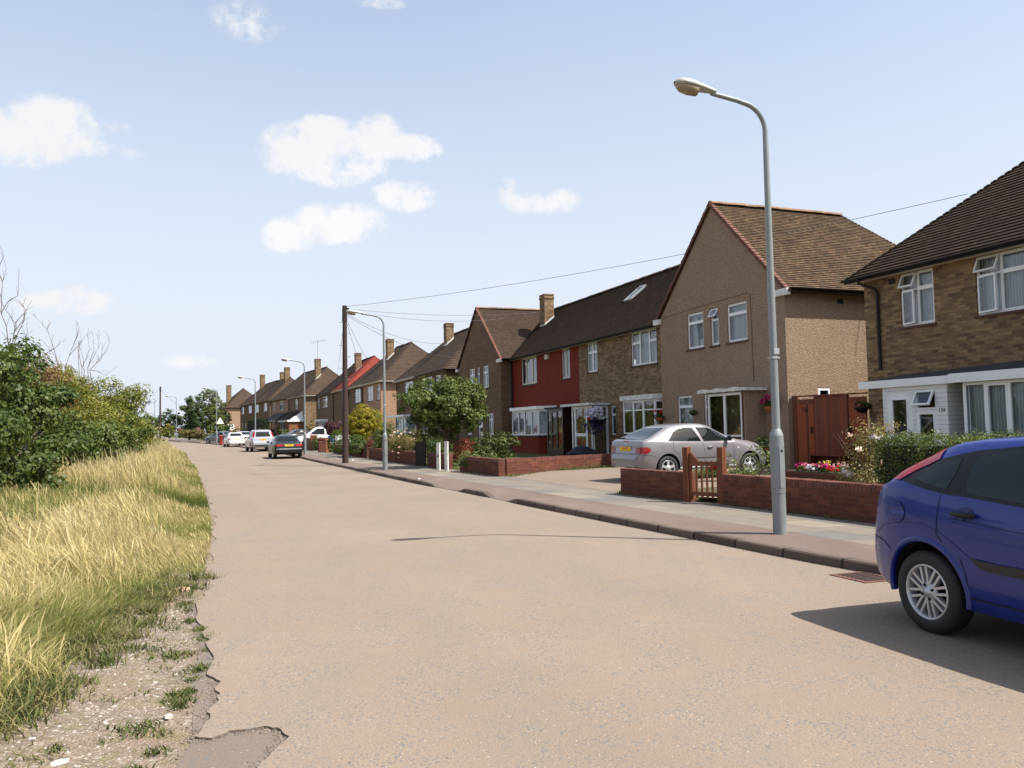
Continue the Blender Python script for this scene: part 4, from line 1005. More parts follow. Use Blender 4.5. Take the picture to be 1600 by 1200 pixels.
for a, b, c, d_ in ((x0, x0+.12, 0, 2.3), (x0+.5, x0+.64, 0, 2.3), (x0+1.15, x0+1.3, 0, 2.3), (x1-.12, x1, 0, 2.3), (x0+.64, x0+1.15, 0, .3), (x0+.64, x0+1.15, 1.0, 1.12), (x0+.64, x0+1.15, 2.1, 2.3), (x0+.12, x0+.5, 0, .35), (x0+1.3, x1-.12, 0, .35), (x0+.12, x0+.5, 2.15, 2.3), (x0+1.3, x1-.12, 2.15, 2.3)): mb.box(a, yf, c, b, yf+.07, d_)
mb.box(x1-.07, yf+.07, 0, x1, -.002, 2.3)
do_ = mb.build('door', M['door'], pr); g = MB(); g.face([(x0+.12, yf+.03, .3), (x1-.12, yf+.03, .3), (x1-.12, yf+.03, 2.2), (x0+.12, yf+.03, 2.2)]); g.build('pane', M['glass'], do_)
slz = lambda y: 5.33+(y+.28)*(8.85-5.33)/4.38
chimney(h.r, -S(46.05), 2.75, .75, .62, 6.6, 9.45, 'brick', 0, slz)
pipe(h.r, [(-L+.12, -.1, 5.25), (-L+.12, -.08, 5.0), (-L+.12, -.06, .1)], .04)

h = House('gable_house', 'dark brown brick house with steep front gable, behind the broad green tree', 'house', DN(45.02, 16.5), AN, Z0+.05)
def S(D): return D-45.02
W = 8.25
ops = [(S(49.83), S(50.94), 3.82, 5.17), (S(48.81), S(49.36), 3.82, 5.17), (S(47.18), S(48.24), 3.82, 5.17), (S(46.42), S(47.32), .95, 2.25), (S(48.4), S(49.3), .05, 2.1), (S(50.6), S(51.6), .95, 2.25)]
gable_unit(h, W, 8.3, 5.33, 8.9, 'brickdark', 'tileD', 5.6, ops)
for o in ops[:3]: h.fwin(W, 0, o, [(.5, .3), (.5, .3)] if o[1]-o[0] > .8 else [(1, .3)])
h.fwin(W, 0, ops[3], [(.5, .3), (.5, .3)]); h.fwin(W, 0, ops[4], [(1, .3)], curtain=None, sill=None, bar=.12, name='front_door'); h.fwin(W, 0, ops[5], [(.5, .3), (.5, .3)])

# ---------------------------------------------------------------- the further terraces
def wins(h, L, pxs, z0, z1, two=True):
    out = []
    for px0, px1 in pxs:
        a, b = h.sx(px1), h.sx(px0)
        if b-a > .3 and a > .1 and b < L-.1: out.append((a, b, z0, z1))
    return out
def far_unit(name, label, O, ang, s0, s1, ze, zr, wallm, tilem, pxs, hipR=0, hipL=0, group=None, cur='net', depth=8, gmat=None, ground=True, row=.2, wmat='white', ridge='ridged'):
    d = Vector((-math.sin(ang), math.cos(ang))); o = Vector(O)+d*s0; z0 = zg(o.y)+.22
    h = House(name, label, 'house', o, ang, z0, group); L = s1-s0
    ops = wins(h, L, pxs, ze-z0-1.55, ze-z0-.2)
    if ground:
        n = max(1, int(L/4)); gops = [(L*(k+.5)/n-.7, L*(k+.5)/n+.7, .95, 2.2) for k in range(n)]
    else: gops = []
    main_unit(h, L, depth, ze-z0, zr-z0, wallm, tilem, ops+gops, hipR, hipL, row=row, gut=gmat or 'black', fascia=gmat or 'black', ridge=ridge)
    for o_ in ops: h.fwin(L, 0, o_, [(.5, .3), (.5, .3)] if o_[1]-o_[0] > 1.0 else [(1, .3)], curtain=cur, fm=wmat)
    for o_ in gops: h.fwin(L, 0, o_, [(.5, .3), (.5, .3)], curtain=cur, fm=wmat)
    pipe(h.r, [(-L+.1, -.1, ze-z0-.1), (-L+.1, -.06, 0)], .05)
    return h, L
# C
OC = DN(55.05, 16.2); zC, rC = 5.72, 9.55
h, L = far_unit('terraced_house', 'brown brick hip-roofed house partly hidden by the broad tree, beyond the dark brick gable', OC, AN, 0, 8.0, zC, rC, 'brickdark', 'tileD', [(658, 676), (681, 689)], hipR=4, group='houses in the further terraces')
h, L = far_unit('terraced_house', 'brown brick house with white gutter and blank white upstairs blinds', OC, AN, 8.0, 15.0, zC+.02, rC, 'brickdark', 'tileD', [(620.5, 626), (632, 646)], hipL=4, group='houses in the further terraces', cur='blind', gmat='whitepaint', ground=False)
bay(h, L-6.2, L-2.2, .8, .95, 2.25, 'brickdark', 4, splay=.3, fascia=.17); fbox(h.r, 'canopy', 'white', -L-.3, -1.1, 2.26, -L+6.4, -.93, 2.42)
chimney(h.r, -1.1, 2.9, .8, .62, 6.6, 10.05-.3, 'brick', 0, lambda y: (zC-zg(57)-.22)+.03+(y+.28)*(rC-zC)/4.28)
# D
OD = (-11.65, 73.4); aD = R(22.9); zD, rD = 5.95, 9.95
h, L = far_unit('terraced_house', 'pale pink rendered end house behind the second lamp post', OD, aD, 0, 7.0, zD, rD, 'pink', 'tileD', [(573.5, 583), (589, 594)], hipR=4, group='houses in the further terraces', gmat='whitepaint')
h, L = far_unit('terraced_house', 'brown brick house between the pink house and the telegraph pole', OD, aD, 7.0, 13.4, zD+.03, rD+.03, 'brickdark', 'tileD', [(545.5, 550), (554, 563.5)], hipL=4, group='houses in the further terraces', gmat='whitepaint')
chimney(h.r, -.1, 2.7, .85, .65, 6.3, 10.0, 'brick', 0, lambda y: 5.5+(y+.28)*(rD-zD)/4.28)
# E
OE = (-17.75, 88.2); aE = R(21.6); zE, rE = 6.08, 10.05
h, L = far_unit('terraced_house', 'brick house with bright red roof beyond the telegraph pole', OE, aE, 0, 7.6, zE, rE, 'brickdark', 'tilered', [(521, 528.5), (534, 538)], hipR=4, group='houses in the further terraces', gmat='whitepaint', ridge='verge')
chimney(h.r, -6.4, 2.6, .9, .65, 6.2, 9.95, 'brick', 0, lambda y: 5.4+(y+.28)*(rE-zE)/4.28)
h, L = far_unit('terraced_house', 'brown brick house with dark roof and white bay, left of the red-roofed house', OE, aE, 7.61, 20.4, zE+.05, rE+.05, 'brickdark', 'tile', [(496.5, 499.5), (504, 511.5)], hipL=4, group='houses in the further terraces', ground=False)
bay(h, L-8.5, L-3.8, .8, .9, 2.2, 'brickdark', 3, splay=.3, fascia=.2)
# F
OF = (-27.3, 108.9); aF = R(27.5); zF, rF = 6.35, 10.55
h, L = far_unit('terraced_house', 'brick end house with sunlit orange side wall and white-gabled porch', OF, aF, 0, 9.2, zF, rF, 'brick', 'tileD', [(450, 457), (461, 465)], hipR=4, group='houses in the further terraces', gmat='whitepaint', cur='blind')
chimney(h.r, -2.6, 2.4, .8, .7, 5.9, 10.6, 'brick', 0, lambda y: 5.5+(y+.28)*(rF-zF)/4.28); CHF = (h, -2.6, 2.4, 10.6)
mb = MB(); mb.face([(-8.6, -2.1, 2.25), (-.6, -2.1, 2.25), (-1.4, -.003, 3.6), (-8.6, -.003, 3.6)]); mb.box(-8.6, -2.08, 2.1, -.6, -2.02, 2.24); pq = mb.build('porch_roof', M['tile'], h.r)
mb = MB(); mb.face([(-.62, -2.1, 2.15), (-.62, -.003, 2.15), (-1.42, -.003, 3.56)]); mb.face([(-.6, -2.15, 2.1), (-.6, .0, 2.1), (-.6, 0, 2.35), (-.6, -2.15, 2.35)]); mb.box(-6.5, -2.14, 2.12, -.58, -2.1, 2.3); mb.build('porch_gable', M['white'], h.r)
fbox(h.r, 'porch_wall', 'orangebrick', -3.4, -1.9, 0, -.8, -.003, 2.1); window(h.r, (-6.2, -1.9), (-3.4, -1.9), (0, 2.8, .6, 2.1), [(.5, 0), (.5, 0)], sill=None)
h, L = far_unit('terraced_house', 'dusky rendered middle house with dark canopy porch, third from the pink corner house', OF, aF, 9.2, 21.5, zF+.08, rF+.05, 'pinkfar', 'tileD', [(427, 430), (437, 443)], hipL=4, group='houses in the further terraces', ground=False)
mb = MB(); mb.face([(-9.6, -2.2, 2.2), (-.3, -2.2, 2.2), (-.3, -.003, 3.5), (-9.6, -.003, 3.5)]); mb.box(-9.6, -2.22, 2.05, -.3, -2.16, 2.2); mb.build('porch_roof', M['felt'], h.r)
OG = (-38.4, 131.0); aG = R(26.2); zF2 = 6.68; rF2 = 10.75
h, L = far_unit('terraced_house', 'brown brick house in the long far terrace, second from the pink corner house', OG, aG, 0, 15, zF2, rF2, 'brickdark', 'tileD', [(412, 417), (399, 404)], hipR=4, group='houses in the further terraces', ground=True)
chimney(h.r, -4.5, 3.6, 1.0, .8, 7.5, 11.2, 'brick', 0, None); chimney(h.r, -11.5, 4.2, 1.0, .8, 8.5, 10.9, 'brick')
h, L = far_unit('terraced_house', 'furthest brown brick house of the long terrace, next to the pink corner house', OG, aG, 15, 31, zF2+.1, rF2+.1, 'brickdark', 'tileD', [(371.5, 375), (377, 381), (388, 393)], hipL=4, group='houses in the further terraces', ground=True)
chimney(h.r, -12.2, 3.4, 1.1, .8, 7.2, 11.4, 'brickmix', 0, None)
h, L = far_unit('corner_house', 'pink rendered corner house with tall side chimney, at the far end of the street', (-61.5, 178), R(30), 0, 9, 7.15, 11.6, 'pinkfar', 'tileD', [], hipR=4.2, hipL=4, depth=9, ground=False)
chimney(h.r, -5.5, 1.6, 1.1, .9, 5.5, 10.9, 'brickmix', 0, None)
window(h.r, (0, 0), (0, 9), (.2, 1.6, .95, 2.15), [(.5, .5), (.5, .5)], rec=-.02, bar=.12, curtain=None, sill=None)
# television aerial on the chimney of the sunlit end house
hh, x, y, z = CHF
w_ = hh.r.matrix_basis @ Vector((x, y, z))
ae = thing('television_aerial', 'thin television aerial on a tall mast above the chimney behind the third lamp post', 'aerial', tuple(w_), 0)
mb = MB(); mb.tube([(0, 0, -.4), (0, 0, 2.5)], .03, 6); mb.build('mast', M['galvl'], ae)
mb = MB(); mb.tube([(-1.0, .3, 2.35), (1.2, -.3, 2.5)], .025, 5)
for k in range(7): mb.tube([(-.9+k*.32, .27-k*.09-.1, 2.36+k*.02-.28), (-.9+k*.32, .27-k*.09+.1, 2.36+k*.02+.28)], .018, 4)
mb.build('antenna', M['galvl'], ae)

# timber gates closing the gap beside the pebbledash house
gA = Vector(DN(17.72, 17.16)); gB = Vector(DN(20.13, 16.62)); gdir = (gA-gB).normalized()
gt = thing('timber_gate_screen', 'tall red-stained timber gates and boarded panel between the pebbledash and the right-hand brick house', 'gate', (gA.x, gA.y, Z0), math.atan2(gdir.y, gdir.x))
def gx(D): return -(D-17.72)*(gA-gB).length/2.41
ht = 2.11
fbox(gt, 'gate_post', 'fence', gx(20.1), 0, 0, gx(20.0), .12, ht+.015); fbox(gt, 'gate_post', 'fence', gx(18.42), -.02, 0, gx(18.32), .10, ht+.015)
for (a, b, num) in ((19.98, 19.42, '126'), (18.30, 17.76, '124')):
    mb = MB(); mb.box(gx(a), .02, .03, gx(b), .06, ht-.05)
    g_ = mb.build('gate', M['gate'], gt)
    for z in (.06, ht-.19): fbox(g_, 'rail', 'fence', gx(a), .003, z, gx(b), .019, z+.12)
    text_on(g_, num, .17, ((gx(a)+gx(b))/2, -.0, ht-.36), (R(90), 0, 0), M['black'], 'gate_number')
    fbox(g_, 'latch', 'black', gx(b)-.09, -.02, 1.05, gx(b)-.05, .018, 1.25) if num == '126' else fbox(g_, 'latch', 'black', gx(a)+.03, -.02, 1.02, gx(a)+.07, .018, 1.28)
mb = MB(); mb.box(gx(19.41), .03, .02, gx(18.43), .055, ht+.02)
pn = mb.build('board_panel', M['fence'], gt); mb = MB(); mb.box(gx(20.12), -.03, ht+.02, gx(17.74), .09, ht+.06); mb.build('capping', M['fence'], gt)
# ================================================================== walls, gates, lamps, poles
def gwall(label, pts, top, mat='redbrick', th=.215, name='garden_wall', z_base=-.05, cope=True, group=None, seed=1):
    """low brick wall along a polyline of (x, y); top is metres above the terrain"""
    r = thing(name, label, 'wall', (pts[0][0], pts[0][1], zg(pts[0][1])), 0, group); O = Vector((pts[0][0], pts[0][1], zg(pts[0][1])))
    mb = MB(); cp = MB(); rr = random.Random(seed); acc_ = 0
    for (a, b) in zip(pts[:-1], pts[1:]):
        a3 = Vector((*a, zg(a[1])))-O; b3 = Vector((*b, zg(b[1])))-O; t = Vector((b3.x-a3.x, b3.y-a3.y, 0)); L = t.length; t /= L; n = Vector((t.y, -t.x, 0))*th/2
        hz_ = top-(.11 if cope else 0)
        A = [a3-n, b3-n, b3+n, a3+n]; lo = [p+Vector((0, 0, z_base)) for p in A]; hi = [p+Vector((0, 0, hz_)) for p in A]
        for i in range(4):
            j = (i+1) % 4; P = [lo[i], lo[j], hi[j], hi[i]]; l = (lo[j]-lo[i]).length; u0 = acc_
            mb.face(P, 0, [(u0, P[0].z), (u0+l, P[1].z), (u0+l, P[2].z), (u0, P[3].z)])
        mb.face(hi); acc_ += L
        if cope:
            k = max(1, int(L/.078)) if a[1] < 40 else max(1, int(L/.6))
            for i in range(k):
                u0, u1 = (i+.05)/k, (i+.95)/k; j = rr.uniform(-.004, .005); p0 = a3.lerp(b3, u0); p1 = a3.lerp(b3, u1); nn = n*(1.03+rr.uniform(-.02, .03))
                q = [p0-nn, p1-nn, p1+nn, p0+nn]; l_ = [v+Vector((0, 0, hz_-.004)) for v in q]; h_ = [v+Vector((0, 0, top+j)) for v in q]
                for e in range(4): f = (e+1) % 4; cp.face([l_[e], l_[f], h_[f], h_[e]], rr.choice((0, 0, 1)))
                cp.face(h_, rr.choice((0, 0, 1)))
            cp.face([a3-n+Vector((0, 0, top-.03)), b3-n+Vector((0, 0, top-.03)), b3+n+Vector((0, 0, top-.03)), a3+n+Vector((0, 0, top-.03))], 2)
    mb.build('brickwork', M[mat], r)
    if cope: cp.build('coping', [M['cope1'], M['cope2'], M['mortar']], r)
    return r
M['cope1'] = m_plain('coping_brick', (.145, .048, .030), .85, var=.35, scale=5); M['cope2'] = m_plain('dark_coping_brick', (.105, .036, .026), .85, var=.35, scale=5)
def wl(y0, y1, n=4, off=0): return [(wx(y0+(y1-y0)*i/n)+off, y0+(y1-y0)*i/n) for i in range(n+1)]
gwall('red brick garden wall right of the wooden gate, running behind the nearest lamp post and the blue car', wl(15.25, 8.2, 8, .1), .68, seed=2)
gwall('short red brick garden wall between the wooden gate and the driveway', wl(16.1, 18.15, 3, .1), .68, seed=3)
gwall('red brick garden wall along the far side of the driveway, edged with weeds', [(wx(25.55)+.2, 25.6), (1.4, 27.0), (3.5, 28.45), DN(25.7, 15.6)], .66, seed=4)
gwall('red brick front wall from the driveway corner to the white gate posts', wl(25.5, 29.2, 3, .1), .66, seed=5)
gwall('short red brick front wall left of the white gate posts', wl(30.6, 33.2, 2, .1), .68, seed=6)
gwall('long red brick front wall behind the second lamp post', wl(34.6, 44.1, 4, .1), .69, seed=7)
gwall('red brick front wall behind the telegraph pole, under the clipped bushes', wl(44.9, 54.0, 4, .1), .69, seed=8)
gwall('low front wall in front of the corner shrubs at the far end of the street', wl(101, 113, 4, .2), .9, seed=9)
gwall('low grey and brick front wall beyond the side turning', wl(59.5, 66, 3, .1), 1.0, mat='brickdark', seed=10)
def pillar(label, p, h, w=.42, mat='orangebrick'):
    r = thing('brick_pillar', label, 'pillar', (p[0], p[1], zg(p[1])+.08), R(21))
    fbox(r, 'shaft', mat, -w/2, -w/2, 0, w/2, w/2, h-.1); fbox(r, 'cap', mat, -w/2-.04, -w/2-.04, h-.1, w/2+.04, w/2+.04, h); return r
pillar('taller orange brick gate pillar with a dark hole low in its face', (at(490, 60.5)-.0, 60.5), 1.15)
pillar('wide brick gate pillar with a capped top, joined to the front wall', (at(504, 56.0), 56.0), 1.0, .55, 'redbrick')
pillar('small orange brick gate pillar beside the wide one', (at(512, 54.6), 54.6), .95, .3)
# wooden gate
g0, g1 = Vector((3.33, 15.97, 0)), Vector((3.84, 15.35, 0)); t = (g1-g0).normalized(); Lg = (g1-g0).length
gt = thing('garden_gate', 'small brown picket gate with a dipped top rail between two square posts', 'gate', (g0.x, g0.y, .11), math.atan2(t.y, t.x))
for x in (0, Lg): fbox(gt, 'gate_post', 'gatewood', x-.06, -.06, 0, x+.06, .06, 1.06)
mb = MB()
mb.box(.075, -.02, .14, Lg-.075, .02, .22)
n = 14
for i in range(n):
    a, b = .075+(Lg-.15)*i/n, .075+(Lg-.15)*(i+1)/n; f = abs((i+.5)/n*2-1)
    zc = .76+.0*f
    mb.box(a, -.022, zc-.05, b, .022, zc+.03)
for i in range(6):
    s_ = .06; mb.box(.075+s_*i*.55, -.021, .79, .075+s_*(i*.55+.55), .021, .96-.03*i*1.0)
mb.build('gate_rail', M['gatewood'], gt)
for i in range(6):
    x = .10+(Lg-.2)*i/5; fbox(gt, 'picket', 'gatewood', x-.018, -.012, .10, x+.018, .012, .80)
fbox(gt, 'stile', 'gatewood', .065, -.024, .06, .105, .024, .92); fbox(gt, 'stile', 'gatewood', Lg-.105, -.024, .06, Lg-.065, .024, .80)
poly_sheet('garden_path', [(3.45, 15.95), (3.80, 15.45), (5.6, 17.1), (5.1, 17.8)], .232, m_plain('pale_concrete_path', (.40, .34, .26), .9))
# white and dark gate posts
for i, (px, y, h) in enumerate(((684.5, 30.25, 1.0), (697, 29.35, 1.05))):
    p = (at(px, y), y); r = thing('gate_post', ('left' if i == 0 else 'right')+' one of the two white painted gate posts', 'post', (*p, .1), R(-20), 'white gate posts')
    fbox(r, 'shaft', 'whitepaint', -.06, -.05, 0, .06, .05, h); fbox(r, 'cap', 'whitepaint', -.065, -.055, h, .065, .055, h+.03)
    if i == 0: fbox(r, 'latch', 'black', -.02, -.062, .5, .02, -.051, .58)
for px, y, h, w, l in ((655, 34.2, 1.0, .34, 'dark timber gate and post between the brick walls right of the second lamp post'), (571.5, 44.5, .75, .12, 'narrow dark gate post right of the clipped dome bushes'), (663, 33.5, 1.15, .10, 'slim dark gate post next to the dark timber gate')):
    r = thing('dark_gate', l, 'gate', (at(px, y), y, zg(y)+.1), R(-20)); fbox(r, 'boards', 'darkwood', -w/2, -.04, 0, w/2, .04, h); fbox(r, 'cap', 'darkwood', -w/2-.01, -.05, h, w/2+.01, .05, h+.03)

# street lamps
def lamp_proto():
    r = thing('street_lamp', 'x', 'street lamp', (0, 0, 0), 0, 'street lamps along the pavement')
    mb = MB(); mb.lathe([(.090, -.1), (.090, 1.30), (.090, 1.315)], 20); mb.lathe([(.094, .55), (.094, 1.24)], 20); mb.lathe([(.090, 1.315), (.082, 1.35), (.060, 1.40), (.055, 1.41)], 20)
    b = mb.build('base', M['galv'], r)
    mb = MB(); mb.box(-.035, -.0955, .62, .035, -.085, 1.18); mb.build('access_door', M['galv'], b); mb = MB(); mb.box(-.012, -.101, 1.1, .012, -.094, 1.13); mb.build('door_lock', M['black'], b)
    pts = [(0, 0, 1.38), (0, 0, 3.5), (0, 0, 5.50)]; rad = [.055, .048, .036]
    for k in range(1, 8):
        a = math.pi/2*k/8; pts.append((-.36*(1-math.cos(a)), 0, 5.50+.36*math.sin(a)*1.0)); rad.append(.034)
    pts += [(-.46, 0, 5.885), (-.86, 0, 5.93)]; rad += [.032, .030]
    mb = MB(); mb.tube(pts, rad, 14); mb.build('column', M['galv'], r)
    mb = MB(); mb.box(-.058, -.058, 2.36, .058, .058, 2.385); mb.box(-.035, -.062, 2.42, .05, -.05, 2.5); mb.build('bracket', M['galvl'], r)
    # lantern, long axis x
    hd = MB(); bl = MB(); st = [(-.80, .045, .05, .02), (-.92, .07, .065, .03), (-1.05, .095, .08, .045), (-1.20, .115, .09, .055), (-1.32, .110, .08, .06), (-1.40, .07, .05, .045), (-1.43, .02, .015, .02)]
    n = 16; base = len(hd.v)
    for x, w, up_, dn_ in st:
        for k in range(n):
            a = 2*math.pi*k/n; zz = math.sin(a); hd.v.append(Vector((x, w*math.cos(a), 5.945+(x+.8)*-.10+(up_*zz if zz > 0 else dn_*zz*.55))))
    for i in range(len(st)-1):
        for k in range(n):
            a = base+i*n+k; b_ = base+i*n+(k+1) % n; hd.f.append((a, a+n, b_+n, b_)); hd.mi.append(0); hd.sm.append(True); hd.uv.append([(0, 0)]*4)
    hd.face([hd.v[base+k] for k in range(n)])
    h_ = hd.build('lamp_head', M['lampcase'], r)
    st = [(-1.08, .05, .06), (-1.10, .088, .085), (-1.22, .098, .095), (-1.33, .088, .08), (-1.39, .05, .045)]; base = 0
    for x, w, dn_ in st:
        for k in range(n):
            a = math.pi*k/(n-1); bl.v.append(Vector((x, w*math.cos(a), 5.93+(x+.8)*-.10-dn_*math.sin(a)-.012)))
    for i in range(len(st)-1):
        for k in range(n-1):
            a = i*n+k; bl.f.append((a, a+1, a+n+1, a+n)); bl.mi.append(0); bl.sm.append(True); bl.uv.append([(0, 0)]*4)
    bl.face([bl.v[k] for k in range(n)]); bl.face([bl.v[(len(st)-1)*n+k] for k in range(n)])
    bl.build('lens', M['lens'], h_)
    mb = MB(); mb.lathe([(.0, 6.075), (.03, 6.07), (.034, 6.045), (.034, 6.0)], 12, M=Matrix.Translation((-1.13, 0, -.02))); mb.build('photocell', M['white'], h_)
    return r
lamps = [(3.56, 11.22, 'nearest and tallest street lamp, grey-green, standing alone by the kerb near the wooden gate'), (-4.86, 31.47, 'street lamp in front of the flowering bush, just right of the telegraph pole'),
         (-13.1, 52.2, 'street lamp right beside the dark green saloon'), (at(399, 70), 70, 'street lamp behind the silver estate car'),
         (-31.8, 89.0, 'street lamp carrying the triangular warning sign'), (at(275.5, 111.5), 111.5, 'distant street lamp between the dark round tree and the tall conifers'),
         (at(241.5, 136), 136, 'far street lamp just left of the distant pole'), (at(228.5, 167), 167, 'farthest street lamp, half hidden by the end of the thicket')]
proto = lamp_proto()
for i, (x, y, l) in enumerate(lamps):
    o = proto if i == 0 else copy_tree(proto)
    e = 1.0; dx = kx(y+e)-kx(y-e); a = math.atan2(2*e, dx)-math.pi/2   # local +y along the street
    a = AN*1.0 if y < 30 else a
    o.location = (x, y, zg(y)+.11); o.rotation_euler = (0, 0, a); o['label'] = l
# road warning sign on the fifth lamp
p = Vector((-31.8, 89.0, zg(89)+.11)); sg = thing('warning_sign', 'white triangular road warning sign with red border fixed to a distant street lamp', 'sign', (p.x+.42, p.y-.1, p.z+2.15), R(20))
mb = MB(); mb.face([(-.42, -.01, 0), (.42, -.01, 0), (0, -.01, .74)]); mb.face([(.42, .012, 0), (-.42, .012, 0), (0, .012, .74)]); mb.build('plate', M['white'], sg)
mb = MB(); 
T = [Vector((-.42, -.016, 0)), Vector((.42, -.016, 0)), Vector((0, -.016, .74))]; c = (T[0]+T[1]+T[2])/3; I = [c+(p_-c)*.90 for p_ in T]
for i in range(3): mb.face([T[i], T[(i+1) % 3], I[(i+1) % 3], I[i]])
mb.build('border', m_plain('faded_red_border', (.55, .36, .33), .6), sg); fbox(sg, 'symbol', 'black', -.03, -.02, .18, .03, -.012, .42); fbox(sg, 'clip', 'galvl', -.46, .012, .2, .1, .04, .24)
# telegraph poles
def tpole(label, x, y, H, lean=0, steps=True):
    r = thing('telegraph_pole', label, 'telegraph pole', (x, y, zg(y)+.1), 0); r.rotation_euler = (0, lean, 0)
    mb = MB(); mb.tube([(0, 0, -.2), (0, 0, .15), (0, 0, 2.5), (0, 0, H)], [.165, .15, .135, .10], 14); mb.build('shaft', M['pole'], r)
    mb = MB(); mb.tube([(0, 0, H-.75), (0, 0, H-.05)], [.125, .118], 14); mb.build('pole_cap', M['darkwood'], r)
    if steps:
        for k in range(7):
            z = 3.4+k*.55; s = 1 if k % 2 else -1; mb = MB(); mb.tube([(0, 0, z), (s*.26, 0, z), (s*.27, 0, z+.04)], .011, 5); mb.build('step', M['galvl'], r)
        fbox(r, 'terminal_box', 'black', .08, -.09, H-.32, .2, .09, H-.12)
    return r
tpole('tall dark wooden telegraph pole with climbing steps at the edge of the pavement', -7.95, 39.3, 7.5, .004)
tpole('distant wooden telegraph pole beyond the end of the parked cars', at(250, 124), 124, 7.9, .004, False)
PT = Vector((-7.93, 39.3, 7.55))
def wire(label, A, B, sag=.6, r=.009):
    n = 18; A, B = Vector(A), Vector(B); pts = [A.lerp(B, i/n)-Vector((0, 0, sag*4*(i/n)*(1-i/n))) for i in range(n+1)]
    mb = MB(); mb.tube(pts, r, 5); return tag(mb.build('telephone_wire', M['wire'], None), label, 'wire', 'telephone wires from the wooden pole')
M['wire'] = m_plain('grey_wire', (.10, .10, .11), .6)
def hp(px, py, Y): r = pray(px, py); return Vector((r.x/r.y*Y, Y, HCAM+r.z/r.y*Y))
wire('long telephone wire rising from the pole past the pebbledash gable to the right-hand roof', PT, hp(1512, 303, 24.5), .35)
wire('telephone wire from the pole to the eaves of the red painted house', PT+Vector((0, 0, -.1)), hp(841, 488, 52.5), .25)
wire('telephone wire from the pole to the brick gable, upper of two close wires', PT+Vector((0, 0, -.15)), hp(838, 489, 55), .55)
wire('telephone wire from the pole down to the roof of the first further terrace', PT+Vector((0, 0, -.3)), hp(700, 536, 60), .5)
wire('telephone wire from the pole to the gutter of the dark brick gable house', PT+Vector((0, 0, -.35)), hp(720, 560, 50.5), .45)
wire('steep telephone wire from the pole to the pale pink house', PT+Vector((0, 0, -.4)), hp(603, 598, 72), .5)
wire('steepest telephone wire from the pole to the chimneyed house behind it', PT+Vector((0, 0, -.4)), hp(578, 600, 80), .5)
wire('telephone wire dropping left of the pole', PT+Vector((0, 0, -.4)), hp(523, 604, 92), .5)
P2 = Vector((at(250, 124), 124, zg(124)+7.7))
wire('faint wire leaving the distant pole to the left', P2, hp(205, 634, 150), .5, .014); wire('faint wire leaving the distant pole to the right', P2, hp(285, 635, 135), .4, .014)
# small red pillar, drain cover, litter, stones
r = thing('red_pillar', 'squat bright red pillar standing on the pavement beyond the white saloon', 'pillar', (at(345.5, 88.5), 88.5, zg(88.5)+.1), 0)
mb = MB(); mb.lathe([(.19, 0), (.19, .82), (.22, .85), (.22, .90), (.10, .95), (0, .96)], 20); mb.build('shaft', M['redpillar'], r)
g = gp(1356, 902); r = thing('drain_cover', 'rusty slotted drain cover in the gutter behind the blue car', 'drain cover', (g.x-.02, g.y, .006), R(20))
fbox(r, 'frame', 'verge', -.24, -.26, -.01, .2, .26, .003)
mb = MB()
for k in range(7): mb.box(-.19, -.21+k*.062, .003, .15, -.18+k*.062, .008)
mb.build('grating', M['void'], r)
def lump(name, label, cat, p, s, mat, sq=.6, seed=0, ng=None, grp=None):
    bm = bmesh.new(); bmesh.ops.create_icosphere(bm, subdivisions=2, radius=1); rr = random.Random(seed)
    for v in bm.verts: v.co = Vector((v.co.x*s[0], v.co.y*s[1], v.co.z*s[2]))*(1+rr.uniform(-.22, .18))
    me = bpy.data.meshes.new(name); bm.to_mesh(me); bm.free(); me.materials.append(M[mat]); o = new_obj(name, me, None, p); o.rotation_euler = (0, 0, rr.uniform(0, 3)); return tag(o, label, cat, grp)
for (px, py, s, mat, l) in ((283, 922, (.085, .06, .035), 'brickbat', 'pale pink broken brick lying at the end of the gravel patch'), (257, 916, (.035, .03, .025), 'litter', 'small white stone left of the pale pink broken brick'),
                            (250, 925, (.05, .03, .02), 'stone', 'grey stone next to the small white stone in the grass edge'), (49, 1157, (.03, .025, .015), 'litter', 'white pebble at the bottom left of the gravel'),
                            (92, 1192, (.05, .03, .015), 'stone', 'pale flat stone near the lower edge of the gravel'), (263, 1120, (.03, .025, .015), 'stone', 'pale pebble close to the broken asphalt edge')):
    p = gp(px, py, 0); lump('stone', l, 'stone', (p.x, p.y, p.z+.0), s, mat, seed=px)
for (px, py) in ((655, 749), (551, 719)):
    p = gp(px, py, .115); lump('litter', 'scrap of white litter on the pavement '+('by the dropped kerb' if px > 600 else 'next to the telegraph pole'), 'litter', (p.x, p.y, .13), (.06, .05, .02), 'litter', seed=px)

